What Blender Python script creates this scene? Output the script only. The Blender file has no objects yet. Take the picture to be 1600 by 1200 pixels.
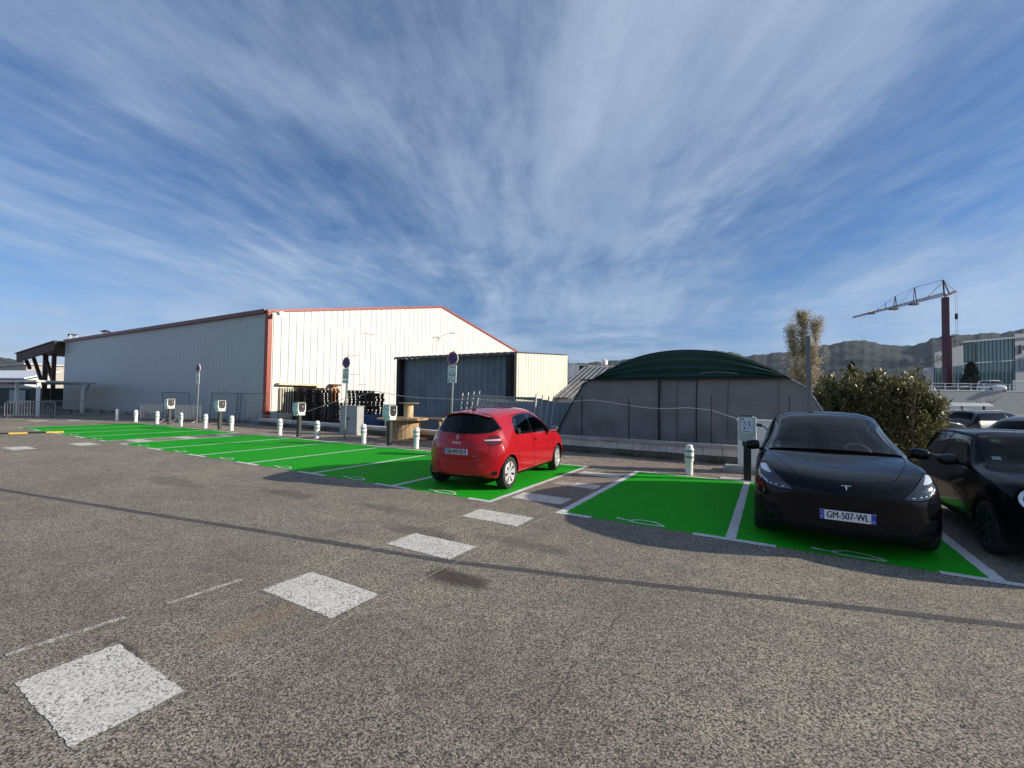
import bpy, bmesh, math, random
import numpy as np
from mathutils import Vector, Matrix
random.seed(7)
R = math.radians
S = bpy.context.scene
COL = S.collection

# ------------------------------------------------------------------ camera
cam_d = bpy.data.cameras.new('camera')
cam = bpy.data.objects.new('camera', cam_d)
COL.objects.link(cam)
cam_d.sensor_width = 36.0
cam_d.lens = 36.0 * 690.116 / 1600.0
cam_d.clip_start = 0.05
cam_d.clip_end = 20000.0
YAW, PITCH, ROLL = R(-30.391), R(1.677), R(0.786)
fw = Vector((math.sin(YAW) * math.cos(PITCH), math.cos(YAW) * math.cos(PITCH), math.sin(PITCH)))
rt = Vector((math.cos(YAW), -math.sin(YAW), 0.0))
up = rt.cross(fw)
rt2 = rt * math.cos(ROLL) + up * math.sin(ROLL)
up2 = up * math.cos(ROLL) - rt * math.sin(ROLL)
M = Matrix((rt2, up2, -fw)).transposed().to_4x4()
M.translation = Vector((4.073, -6.345, 1.783))
cam.matrix_world = M
S.camera = cam

# ------------------------------------------------------------------ sun, sky, exposure
SUN_EL = R(19.5)
SUN_AZ = math.atan2(0.915, 0.40)          # clockwise from +Y
SUN_DIR = Vector((math.sin(SUN_AZ) * math.cos(SUN_EL), math.cos(SUN_AZ) * math.cos(SUN_EL), math.sin(SUN_EL)))
sun_d = bpy.data.lights.new('sun', 'SUN')
sun_d.energy = 5.0
sun_d.angle = R(0.5)
sun_d.color = (1.0, 0.895, 0.74)
sun = bpy.data.objects.new('sun', sun_d)
COL.objects.link(sun)
sun.rotation_euler = SUN_DIR.to_track_quat('Z', 'Y').to_euler()
S.view_settings.view_transform = 'Standard'
S.view_settings.look = 'None'
S.view_settings.exposure = 0.40
S.view_settings.gamma = 1.0

W = bpy.data.worlds.new('World')
S.world = W
W.use_nodes = True
nt = W.node_tree
nt.nodes.clear()


class NT:
    """small helper for building node trees"""
    def __init__(self, tree):
        self.t = tree

    def n(self, typ, ins=None, **kw):
        nd = self.t.nodes.new(typ)
        for k, v in kw.items():
            setattr(nd, k, v)
        for k, v in (ins or {}).items():
            if hasattr(v, 'is_output') or isinstance(v, bpy.types.NodeSocket):
                self.t.links.new(v, nd.inputs[k])
            else:
                nd.inputs[k].default_value = v
        return nd

    def math(self, op, a, b=None, clamp=False):
        nd = self.t.nodes.new('ShaderNodeMath')
        nd.operation = op
        nd.use_clamp = clamp
        for i, v in enumerate((a, b)):
            if v is None:
                continue
            if isinstance(v, bpy.types.NodeSocket):
                self.t.links.new(v, nd.inputs[i])
            else:
                nd.inputs[i].default_value = v
        return nd.outputs[0]

    def ramp(self, fac, stops, interp='LINEAR'):
        nd = self.t.nodes.new('ShaderNodeValToRGB')
        nd.color_ramp.interpolation = interp
        el = nd.color_ramp.elements
        while len(el) < len(stops):
            el.new(0.5)
        for e, (p, c) in zip(el, stops):
            e.position = p
            e.color = c if len(c) == 4 else (*c, 1.0)
        self.t.links.new(fac, nd.inputs[0])
        return nd.outputs[0]

    def mix(self, fac, a, b, blend='MIX'):
        nd = self.t.nodes.new('ShaderNodeMix')
        nd.data_type = 'RGBA'
        nd.blend_type = blend
        for i, v in ((0, fac), (6, a), (7, b)):
            if isinstance(v, bpy.types.NodeSocket):
                self.t.links.new(v, nd.inputs[i])
            else:
                nd.inputs[i].default_value = v if i == 0 else (v if len(v) == 4 else (*v, 1.0))
        return nd.outputs[2]

    def noise(self, vec, scale, detail=4.0, rough=0.55, dist=0.0):
        nd = self.n('ShaderNodeTexNoise', {'Vector': vec, 'Scale': scale, 'Detail': detail, 'Roughness': rough, 'Distortion': dist})
        return nd.outputs[0]


def g(v):
    return (v, v, v, 1.0)


w = NT(nt)
sky = w.n('ShaderNodeTexSky')
sky.sky_type = 'NISHITA'
sky.sun_disc = False
sky.sun_elevation = SUN_EL
sky.sun_rotation = SUN_AZ
sky.air_density = 1.0
sky.dust_density = 0.3
sky.ozone_density = 2.2
tc = w.n('ShaderNodeTexCoord')
sep = w.n('ShaderNodeSeparateXYZ', {0: tc.outputs['Generated']})
# the cirrus sheet fans out from a point a little above the horizon
zo = w.math('ADD', sep.outputs[2], -0.13)
zz = w.math('ADD', w.math('SQRT', w.math('ADD', w.math('MULTIPLY', zo, zo), 0.012)), 0.06)
px = w.math('DIVIDE', sep.outputs[0], zz)
py = w.math('DIVIDE', sep.outputs[1], zz)
pl = w.n('ShaderNodeCombineXYZ', {0: px, 1: py, 2: 0.0})
rot = w.n('ShaderNodeVectorRotate', {'Vector': pl.outputs[0], 'Angle': R(-26.0)}, rotation_type='Z_AXIS')
# after rotation +Y runs along the streaks, +X across them; a gentle low-frequency bend keeps them from being ruler straight
warp = w.n('ShaderNodeTexNoise', {'Vector': rot.outputs[0], 'Scale': 0.35, 'Detail': 1.0})
wsub = w.n('ShaderNodeVectorMath', {0: warp.outputs['Color'], 1: (0.5, 0.5, 0.5)}, operation='SUBTRACT')
wsc = w.n('ShaderNodeVectorMath', {0: wsub.outputs[0]}, operation='SCALE')
wsc.inputs['Scale'].default_value = 0.7
warped = w.n('ShaderNodeVectorMath', {0: rot.outputs[0], 1: wsc.outputs[0]}, operation='ADD')


def mapped(scale, loc=(0, 0, 0), src=None, turn=0.0):
    m = w.n('ShaderNodeMapping', {'Vector': src or warped.outputs[0], 'Location': loc, 'Scale': scale, 'Rotation': (0, 0, turn)})
    return m.outputs[0]


big = w.noise(mapped((0.50, 0.30, 1), (3.1, 1.7, 0)), 1.0, 5.0, 0.55)
streak = w.noise(mapped((1.9, 0.34, 1), (0.4, 5.2, 0)), 1.0, 10.0, 0.62)
fine = w.noise(mapped((5.0, 1.3, 1), (2.0, 0.3, 0), None, R(14)), 1.0, 9.0, 0.66)
rip = w.noise(mapped((3.0, 2.2, 1), (7.0, 2.0, 0)), 1.0, 9.0, 0.68)
dens = w.math('ADD', w.math('MULTIPLY', big, 0.92), w.math('MULTIPLY', streak, 0.42))
dens = w.math('ADD', dens, w.math('MULTIPLY', fine, 0.40))
dens = w.math('ADD', dens, w.math('MULTIPLY', rip, 0.36))
# a broad band of thicker cirrus along the streaks
sx = w.n('ShaderNodeSeparateXYZ', {0: warped.outputs[0]}).outputs[0]
bd2 = w.math('MULTIPLY', w.math('ABSOLUTE', w.math('ADD', sx, -0.35)), 0.62)
dens = w.math('ADD', dens, w.math('MULTIPLY', w.math('SUBTRACT', 1.0, bd2, True), 0.14))
# low over the horizon the layer is seen edge-on: flat, stretched wisps
lowv = w.n('ShaderNodeMapping', {'Vector': tc.outputs['Generated'], 'Scale': (2.6, 2.6, 17.0), 'Location': (0.7, 0.2, 0.4), 'Rotation': (R(2.5), R(-2.0), 0)}).outputs[0]
low = w.math('ADD', w.math('MULTIPLY', w.noise(lowv, 1.0, 9.0, 0.6, 0.25), 1.19), w.math('MULTIPLY', w.noise(lowv, 2.7, 8.0, 0.65), 1.05))
lf = w.n('ShaderNodeMapRange', {'Value': sep.outputs[2], 'From Min': 0.10, 'From Max': 0.24}, interpolation_type='SMOOTHSTEP').outputs[0]
dens = w.math('ADD', w.math('MULTIPLY', dens, lf), w.math('MULTIPLY', low, w.math('SUBTRACT', 1.0, lf)))
cover = w.ramp(w.math('DIVIDE', dens, 2.10), [(0.42, g(0.0)), (0.50, g(0.36)), (0.57, g(0.76)), (0.68, g(1.0))])
thick = w.noise(mapped((0.8, 0.40, 1), (11.0, 4.0, 0)), 1.0, 6.0, 0.6)
thick = w.math('ADD', w.math('MULTIPLY', thick, 0.6), w.math('MULTIPLY', streak, 0.4))
# cirrus thins out a little towards the horizon haze
tint = w.ramp(sep.outputs[2], [(0.0, (0.74, 0.80, 1.26)), (0.22, (0.66, 0.90, 1.22))])
skycol = w.mix(1.0, sky.outputs[0], tint, 'MULTIPLY')
cloudcol = w.mix(1.0, sky.outputs[0], (0.15, 0.15, 0.15), 'MULTIPLY')
cloudcol = w.mix(1.0, cloudcol, w.ramp(thick, [(0.40, (2.9, 4.0, 5.9)), (0.64, (5.0, 6.0, 7.6))]), 'ADD')
cov = w.math('MULTIPLY', cover, 0.88)
mixed = w.mix(cov, skycol, cloudcol)
bg = w.n('ShaderNodeBackground', {'Color': mixed, 'Strength': 0.072})
out = w.n('ShaderNodeOutputWorld', {'Surface': bg.outputs[0]})

# ------------------------------------------------------------------ materials
MATS = {}


def newmat(name):
    m = bpy.data.materials.new(name)
    m.use_nodes = True
    m.node_tree.nodes.clear()
    t = NT(m.node_tree)
    o = t.n('ShaderNodeOutputMaterial')
    MATS[name] = m
    return m, t, o


def pbr(name, col, rough=0.6, metal=0.0, var=0.12, vscale=3.0, bump=0.0, bscale=40.0, coat=0.0, emit=None, spec=0.5, dirt=None):
    """principled material whose colour varies with object-space noise"""
    m, t, o = newmat(name)
    c = t.n('ShaderNodeTexCoord')
    vec = c.outputs['Object']
    no = t.noise(vec, vscale, 5.0, 0.6)
    lo = tuple(max(0, x * (1 - var)) for x in col)
    hi = tuple(min(1, x * (1 + var)) for x in col)
    colr = t.ramp(no, [(0.3, lo), (0.7, hi)])
    if dirt:
        dn = t.noise(vec, dirt[1], 6.0, 0.7, 0.6)
        f = t.ramp(dn, [(dirt[2], g(0)), (min(1, dirt[2] + 0.22), g(1))])
        colr = t.mix(t.math('MULTIPLY', f, dirt[3]), colr, dirt[0])
    b = t.n('ShaderNodeBsdfPrincipled', {'Base Color': colr, 'Metallic': metal, 'Coat Weight': coat, 'Coat Roughness': 0.02, 'Coat IOR': 1.38, 'Specular IOR Level': spec})
    rn = t.math('ADD', t.math('MULTIPLY', no, 0.18), rough - 0.09)
    t.t.links.new(rn, b.inputs['Roughness'])
    if bump:
        bn = t.noise(vec, bscale, 4.0, 0.6)
        bp = t.n('ShaderNodeBump', {'Height': bn, 'Strength': bump, 'Distance': 0.01})
        t.t.links.new(bp.outputs[0], b.inputs['Normal'])
    if emit:
        b.inputs['Emission Color'].default_value = (*emit[0], 1)
        b.inputs['Emission Strength'].default_value = emit[1]
    t.t.links.new(b.outputs[0], o.inputs[0])
    return m


def glassmat(name, tint, refl=1.0):
    m, t, o = newmat(name)
    tr = t.n('ShaderNodeBsdfTransparent', {'Color': (*tint, 1)})
    gl = t.n('ShaderNodeBsdfGlossy', {'Color': g(refl), 'Roughness': 0.02})
    fr = t.n('ShaderNodeFresnel', {'IOR': 1.36})
    mx = t.n('ShaderNodeMixShader', {0: fr.outputs[0], 1: tr.outputs[0], 2: gl.outputs[0]})
    t.t.links.new(mx.outputs[0], o.inputs[0])
    return m


def asphalt(name, lo, hi, stains=True):
    m, t, o = newmat(name)
    c = t.n('ShaderNodeTexCoord')
    vec = c.outputs['Object']
    vor = t.n('ShaderNodeTexVoronoi', {'Vector': vec, 'Scale': 125.0})
    grain = t.noise(vec, 100.0, 3.0, 0.7)
    gmix = t.math('ADD', t.math('MULTIPLY', t.n('ShaderNodeSeparateColor', {0: vor.outputs['Color']}).outputs[0], 0.55), t.math('MULTIPLY', grain, 0.45))
    col = t.ramp(gmix, [(0.30, lo), (0.47, tuple(x * 0.68 + y * 0.32 for x, y in zip(lo, hi))), (0.56, tuple(x * 0.5 + y * 0.5 for x, y in zip(lo, hi))), (0.74, hi)])
    med = t.noise(vec, 3.2, 8.0, 0.7)
    col = t.mix(t.math('MULTIPLY', t.ramp(med, [(0.36, g(1)), (0.58, g(0))]), 0.28), col, (0.05, 0.047, 0.043))
    large = t.noise(vec, 0.35, 5.0, 0.6, 0.4)
    col = t.mix(t.math('MULTIPLY', t.ramp(large, [(0.38, g(1)), (0.62, g(0))]), 0.30), col, (0.085, 0.078, 0.07))
    lane = t.n('ShaderNodeMapping', {'Vector': vec, 'Scale': (0.10, 0.85, 1.0), 'Rotation': (0, 0, R(-6))}).outputs[0]
    lane = t.noise(lane, 1.0, 5.0, 0.6, 0.3)
    col = t.mix(t.math('MULTIPLY', t.ramp(lane, [(0.46, g(0)), (0.62, g(1))]), 0.15), col, (0.075, 0.068, 0.058))
    light = t.noise(vec, 0.9, 6.0, 0.65, 0.6)
    col = t.mix(t.math('MULTIPLY', t.ramp(light, [(0.55, g(0)), (0.75, g(1))]), 0.22), col, (0.27, 0.24, 0.20))
    if stains:
        # worn patches with shapes of their own: oil spots and a sandy smear on the ground
        nz = t.n('ShaderNodeTexNoise', {'Vector': vec, 'Scale': 4.0, 'Detail': 5.0})
        off = t.n('ShaderNodeVectorMath', {0: nz.outputs['Color'], 1: (0.5, 0.5, 0.5)}, operation='SUBTRACT')
        for (sx, sy, rx, ry, cc, st) in ((1.42, -2.82, 0.44, 0.20, (0.035, 0.028, 0.022), 0.78), (0.20, -5.02, 0.30, 0.09, (0.05, 0.04, 0.032), 0.6),
                                         (0.62, -4.15, 0.15, 0.70, (0.34, 0.225, 0.12), 0.22), (0.90, -3.60, 0.10, 0.16, (0.38, 0.20, 0.09), 0.4),
                                         (0.10, -1.9, 0.7, 0.22, (0.06, 0.05, 0.045), 0.5), (1.5, -1.6, 0.8, 0.18, (0.06, 0.05, 0.045), 0.45),
                                         (-3.4, -1.5, 0.9, 0.22, (0.06, 0.052, 0.047), 0.45), (-6.2, -2.1, 1.2, 0.3, (0.07, 0.06, 0.05), 0.4), (-1.2, -1.3, 0.9, 0.2, (0.06, 0.052, 0.047), 0.4)):
            d = t.n('ShaderNodeVectorMath', {0: vec, 1: (sx, sy, 0)}, operation='SUBTRACT')
            d = t.n('ShaderNodeVectorMath', {0: off.outputs[0], 1: (0.55 * rx * 2, 0.55 * ry * 2, 0), 2: d.outputs[0]}, operation='MULTIPLY_ADD')
            d = t.n('ShaderNodeVectorMath', {0: d.outputs[0], 1: (1 / rx, 1 / ry, 0)}, operation='MULTIPLY')
            ln = t.n('ShaderNodeVectorMath', {0: d.outputs[0]}, operation='LENGTH')
            f = t.ramp(ln.outputs['Value'], [(0.55, g(1)), (1.0, g(0))])
            col = t.mix(t.math('MULTIPLY', f, st), col, cc)
    b = t.n('ShaderNodeBsdfPrincipled', {'Base Color': col, 'Roughness': 0.85, 'Specular IOR Level': 0.3})
    bp = t.n('ShaderNodeBump', {'Height': gmix, 'Strength': 0.75, 'Distance': 0.010})
    t.t.links.new(bp.outputs[0], b.inputs['Normal'])
    t.t.links.new(b.outputs[0], o.inputs[0])
    return m


def paintmark(name, col, under, wear=0.35, grainy=1.0):
    """road paint over coarse asphalt: pores show through and the paint is worn in places"""
    m, t, o = newmat(name)
    c = t.n('ShaderNodeTexCoord')
    vec = c.outputs['Object']
    vor = t.n('ShaderNodeTexVoronoi', {'Vector': vec, 'Scale': 90.0})
    grain = t.noise(vec, 80.0, 3.0, 0.7)
    vs = t.n('ShaderNodeSeparateColor', {0: vor.outputs['Color']}).outputs[0]
    gm = t.math('ADD', t.math('MULTIPLY', vs, 0.5), t.math('MULTIPLY', grain, 0.5))
    cl = t.ramp(gm, [(0.28, tuple(x * 0.50 for x in col)), (0.66, col)])
    lg = t.noise(vec, 1.3, 6.0, 0.65, 0.5)
    cl = t.mix(t.math('MULTIPLY', t.ramp(lg, [(0.4, g(1)), (0.65, g(0))]), 0.34), cl, tuple(x * 0.6 for x in col))
    wn = t.noise(vec, 7.0, 7.0, 0.75)
    pore = t.math('ADD', t.math('MULTIPLY', wn, 0.5), t.math('MULTIPLY', gm, 0.5 * grainy))
    f = t.ramp(pore, [(wear - 0.07, g(1)), (wear + 0.03, g(0))])
    cl = t.mix(f, cl, under)
    b = t.n('ShaderNodeBsdfPrincipled', {'Base Color': cl, 'Roughness': 0.8, 'Specular IOR Level': 0.15})
    bp = t.n('ShaderNodeBump', {'Height': gm, 'Strength': 0.6, 'Distance': 0.007})
    t.t.links.new(bp.outputs[0], b.inputs['Normal'])
    t.t.links.new(b.outputs[0], o.inputs[0])
    return m


def leafmat(name, c1, c2, c3, rough=0.4, trans=0.25, spec=0.5):
    m, t, o = newmat(name)
    gi = t.n('ShaderNodeNewGeometry')
    rnd = gi.outputs['Random Per Island']
    col = t.ramp(rnd, [(0.0, c1), (0.6, c2), (1.0, c3)])
    b = t.n('ShaderNodeBsdfPrincipled', {'Base Color': col, 'Roughness': rough, 'Specular IOR Level': spec})
    tr = t.n('ShaderNodeBsdfTranslucent', {'Color': col})
    mx = t.n('ShaderNodeMixShader', {0: trans, 1: b.outputs[0], 2: tr.outputs[0]})
    t.t.links.new(mx.outputs[0], o.inputs[0])
    return m


m_asphalt = asphalt('aged_asphalt', (0.036, 0.031, 0.025), (0.60, 0.525, 0.415))
m_gravel = asphalt('gravel', (0.07, 0.056, 0.045), (0.66, 0.55, 0.45), False)
m_tar = asphalt('tar_sealant', (0.030, 0.030, 0.030), (0.17, 0.165, 0.16), False)
ASPH = (0.12, 0.11, 0.10)
m_green = paintmark('green_paint', (0.014, 0.47, 0.012), (0.035, 0.13, 0.03), 0.385, 1.1)
m_white = paintmark('white_paint', (0.86, 0.86, 0.85), ASPH, 0.25)
m_zebra = paintmark('worn_white_paint', (0.82, 0.79, 0.71), ASPH, 0.435, 1.15)
m_faded = paintmark('faded_white_paint', (0.62, 0.59, 0.52), (0.19, 0.175, 0.15), 0.515)
m_yellow = pbr('yellow_rubber', (0.75, 0.48, 0.06), 0.6)
m_rubber = pbr('black_rubber', (0.018, 0.018, 0.018), 0.75, var=0.3)
m_clad = pbr('white_cladding', (0.57, 0.57, 0.545), 0.45, var=0.05, vscale=0.6, dirt=((0.42, 0.38, 0.32), 0.35, 0.62, 0.25))
m_clad_cream = pbr('cream_cladding', (0.72, 0.68, 0.55), 0.5, var=0.06, vscale=0.8, dirt=((0.35, 0.28, 0.2), 0.6, 0.6, 0.35))
m_clad_grey = pbr('grey_cladding', (0.30, 0.33, 0.35), 0.5, var=0.15, vscale=0.7, dirt=((0.14, 0.15, 0.17), 0.9, 0.5, 0.5))
m_red_trim = pbr('red_trim', (0.25, 0.030, 0.013), 0.45, var=0.12)
m_roof = pbr('roof_sheet', (0.45, 0.45, 0.45), 0.6)
m_dark_wood = pbr('dark_timber', (0.060, 0.028, 0.018), 0.7, var=0.3, vscale=6)
m_wood = pbr('pale_wood', (0.38, 0.25, 0.14), 0.75, var=0.22, vscale=8, bump=0.2, dirt=((0.2, 0.13, 0.08), 2.0, 0.5, 0.5))
m_pallet = pbr('dark_pallet', (0.055, 0.043, 0.037), 0.8, var=0.3, vscale=5)
m_pallet_wood = pbr('pallet_wood', (0.42, 0.25, 0.14), 0.8, var=0.25, vscale=6)
m_orange = pbr('orange_paint', (0.62, 0.24, 0.08), 0.5)
m_rust = pbr('rusty_lintel', (0.62, 0.50, 0.34), 0.7, var=0.2, vscale=4)
m_steel = pbr('galvanised_steel', (0.30, 0.315, 0.33), 0.38, metal=0.75, var=0.12, vscale=12)
m_grey = pbr('grey_paint', (0.34, 0.35, 0.36), 0.5, var=0.08, vscale=2)
m_pale_grey = pbr('pale_grey_paint', (0.62, 0.63, 0.62), 0.45, var=0.06)
m_white_plastic = pbr('white_plastic', (0.80, 0.80, 0.79), 0.35, var=0.05, vscale=6, dirt=((0.45, 0.43, 0.4), 5.0, 0.6, 0.35))
m_reflect = pbr('grey_reflective_band', (0.40, 0.43, 0.46), 0.3, metal=0.4)
m_charger_post = pbr('charger_post', (0.018, 0.024, 0.020), 0.45)
m_charger_green = pbr('charger_pale_green', (0.52, 0.62, 0.55), 0.35, var=0.05)
m_black_plastic = pbr('black_plastic', (0.012, 0.012, 0.013), 0.4)
m_blue_sign = pbr('sign_blue', (0.018, 0.035, 0.22), 0.4)
m_red_sign = pbr('sign_red', (0.50, 0.02, 0.03), 0.4)
m_sign_white = pbr('sign_white', (0.70, 0.72, 0.72), 0.4, var=0.05)
m_ink = pbr('ink', (0.012, 0.012, 0.014), 0.5)
m_blue_ink = pbr('blue_ink', (0.03, 0.09, 0.36), 0.5)
m_concrete = pbr('concrete', (0.36, 0.35, 0.33), 0.85, var=0.2, vscale=2.5, bump=0.3, bscale=30, dirt=((0.12, 0.11, 0.10), 1.6, 0.5, 0.6))
m_pale_block = pbr('pale_block', (0.60, 0.58, 0.54), 0.85, var=0.15, vscale=1.7, bump=0.2, bscale=30, dirt=((0.2, 0.19, 0.17), 1.4, 0.52, 0.6))
m_dark_concrete = pbr('dark_concrete', (0.12, 0.115, 0.10), 0.9, var=0.3, vscale=2.5, bump=0.3, bscale=30)  # footing tone, darker than the blocks above it
m_tarp_grey = pbr('grey_tarpaulin', (0.20, 0.195, 0.19), 0.55, var=0.14, vscale=1.1, bump=0.25, bscale=3.0)
m_tarp_light = pbr('pale_tarpaulin', (0.50, 0.50, 0.47), 0.5, var=0.1, vscale=1.1, bump=0.2, bscale=3.0)
m_tarp_green = pbr('green_tarpaulin', (0.008, 0.046, 0.033), 0.6, var=0.25, vscale=1.4, bump=0.3, bscale=5.0)
m_blue = pbr('blue_plastic', (0.02, 0.06, 0.20), 0.4)
m_bark = pbr('bark', (0.20, 0.15, 0.10), 0.9, var=0.3, vscale=5)
m_crane = pbr('crane_red_brown', (0.075, 0.022, 0.036), 0.5)
m_render = pbr('pale_render', (0.40, 0.42, 0.43), 0.7, var=0.05, vscale=0.1)
m_render_grey = pbr('grey_render', (0.33, 0.355, 0.37), 0.8, var=0.08, vscale=0.12, dirt=((0.3, 0.31, 0.32), 0.1, 0.5, 0.5))
m_curtain = pbr('curtain_glass', (0.13, 0.19, 0.19), 0.10, metal=0.35, var=0.12, vscale=0.1)
m_curtain_frame = pbr('curtain_frame', (0.35, 0.45, 0.44), 0.5)
m_dark = pbr('dark_void', (0.012, 0.012, 0.013), 0.9)
m_cable = pbr('pale_rope', (0.55, 0.55, 0.54), 0.6)
m_leaf = leafmat('oleander_leaf', (0.030, 0.038, 0.011), (0.105, 0.100, 0.032), (0.33, 0.28, 0.13), 0.42, 0.3, 0.5)
m_leaf_dark = leafmat('dark_leaf', (0.022, 0.032, 0.016), (0.04, 0.05, 0.022), (0.08, 0.075, 0.03), 0.5, 0.15)
m_leaf_poplar = leafmat('poplar_leaf', (0.26, 0.22, 0.12), (0.44, 0.38, 0.25), (0.68, 0.62, 0.47), 0.6, 0.35)
m_needle = leafmat('needle', (0.012, 0.022, 0.014), (0.02, 0.035, 0.02), (0.035, 0.05, 0.03), 0.6, 0.05)
m_weed = leafmat('weed', (0.05, 0.07, 0.02), (0.10, 0.11, 0.04), (0.2, 0.17, 0.08), 0.6, 0.2)

m_black_paint = pbr('black_car_paint', (0.004, 0.005, 0.007), 0.30, var=0.05, coat=0.75, spec=0.02)
m_red_paint = pbr('red_car_paint', (0.37, 0.0015, 0.006), 0.30, var=0.03, coat=1.0, metal=0.0, spec=0.3)
m_silver_paint = pbr('silver_car_paint', (0.07, 0.074, 0.082), 0.45, metal=0.1, var=0.03, coat=0.4)
m_dark_paint = pbr('dark_car_paint', (0.005, 0.005, 0.007), 0.3, var=0.05, coat=0.6, spec=0.03)
m_maroon_paint = pbr('maroon_car_paint', (0.09, 0.008, 0.012), 0.3, var=0.05, coat=1.0)
m_white_paint_car = pbr('white_car_paint', (0.72, 0.72, 0.72), 0.3, var=0.03, coat=1.0)
m_glass = glassmat('car_glass', (0.74, 0.82, 0.80))
m_glass_dark = glassmat('privacy_glass', (0.20, 0.23, 0.23))
m_gap = pbr('panel_gap', (0.003, 0.003, 0.003), 0.9, spec=0.0)
m_trim = pbr('black_trim', (0.009, 0.009, 0.010), 0.6, spec=0.15)
m_gloss_black = pbr('gloss_black', (0.006, 0.006, 0.007), 0.12, coat=1.0)
m_interior = pbr('car_interior', (0.040, 0.040, 0.043), 0.8, var=0.2)
m_interior_lt = pbr('car_headliner', (0.24, 0.245, 0.24), 0.85, var=0.1)
m_lamp = pbr('headlamp', (0.05, 0.056, 0.065), 0.10, metal=0.5, var=0.2, vscale=30, coat=1.0)
m_lamp_hi = pbr('headlamp_bright', (0.80, 0.84, 0.88), 0.18, metal=0.3, coat=1.0)
m_tail = pbr('tail_lamp', (0.075, 0.012, 0.018), 0.12, var=0.3, vscale=10, coat=1.0)
m_tail_hi = pbr('tail_lamp_bar', (0.70, 0.42, 0.44), 0.2, coat=1.0)
m_tail_red = pbr('red_reflector', (0.45, 0.01, 0.01), 0.2, coat=1.0)
m_tyre = pbr('tyre', (0.018, 0.018, 0.019), 0.8, var=0.2, vscale=10)
m_rim = pbr('alloy_rim', (0.60, 0.60, 0.61), 0.35, metal=0.4, var=0.05)
m_rim_dark = pbr('dark_rim', (0.05, 0.05, 0.055), 0.4, metal=0.5)
m_chrome = pbr('chrome', (0.80, 0.80, 0.82), 0.12, metal=1.0, var=0.02)
m_plate = pbr('plate_white', (0.80, 0.81, 0.84), 0.4, var=0.02)
m_plate_shaded = pbr('shaded_plate_white', (0.42, 0.43, 0.45), 0.5, var=0.05)  # copy of the plate white, darkened for the shade on the rear plate
m_plate_blue = pbr('plate_blue', (0.02, 0.06, 0.42), 0.4, var=0.02)
m_mirror = pbr('mirror_glass', (0.7, 0.72, 0.75), 0.03, metal=1.0, var=0.01)
m_sticker = pbr('sticker', (0.55, 0.72, 0.62), 0.5, var=0.3, vscale=60)


def hillmat():
    m, t, o = newmat('scrub_hillside')
    c = t.n('ShaderNodeTexCoord')
    vec = c.outputs['Object']
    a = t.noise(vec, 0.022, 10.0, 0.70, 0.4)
    col = t.ramp(a, [(0.34, (0.022, 0.033, 0.040)), (0.50, (0.036, 0.047, 0.053)), (0.60, (0.074, 0.080, 0.080)), (0.72, (0.16, 0.16, 0.155))])  # scrub tones with the blue of the distant haze mixed into the colour
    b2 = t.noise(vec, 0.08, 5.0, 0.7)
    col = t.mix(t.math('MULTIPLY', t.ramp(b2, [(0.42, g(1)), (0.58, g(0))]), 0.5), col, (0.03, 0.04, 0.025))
    b = t.n('ShaderNodeBsdfPrincipled', {'Base Color': col, 'Roughness': 0.95, 'Specular IOR Level': 0.1})
    t.t.links.new(b.outputs[0], o.inputs[0])
    return m


m_hill = hillmat()


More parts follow.
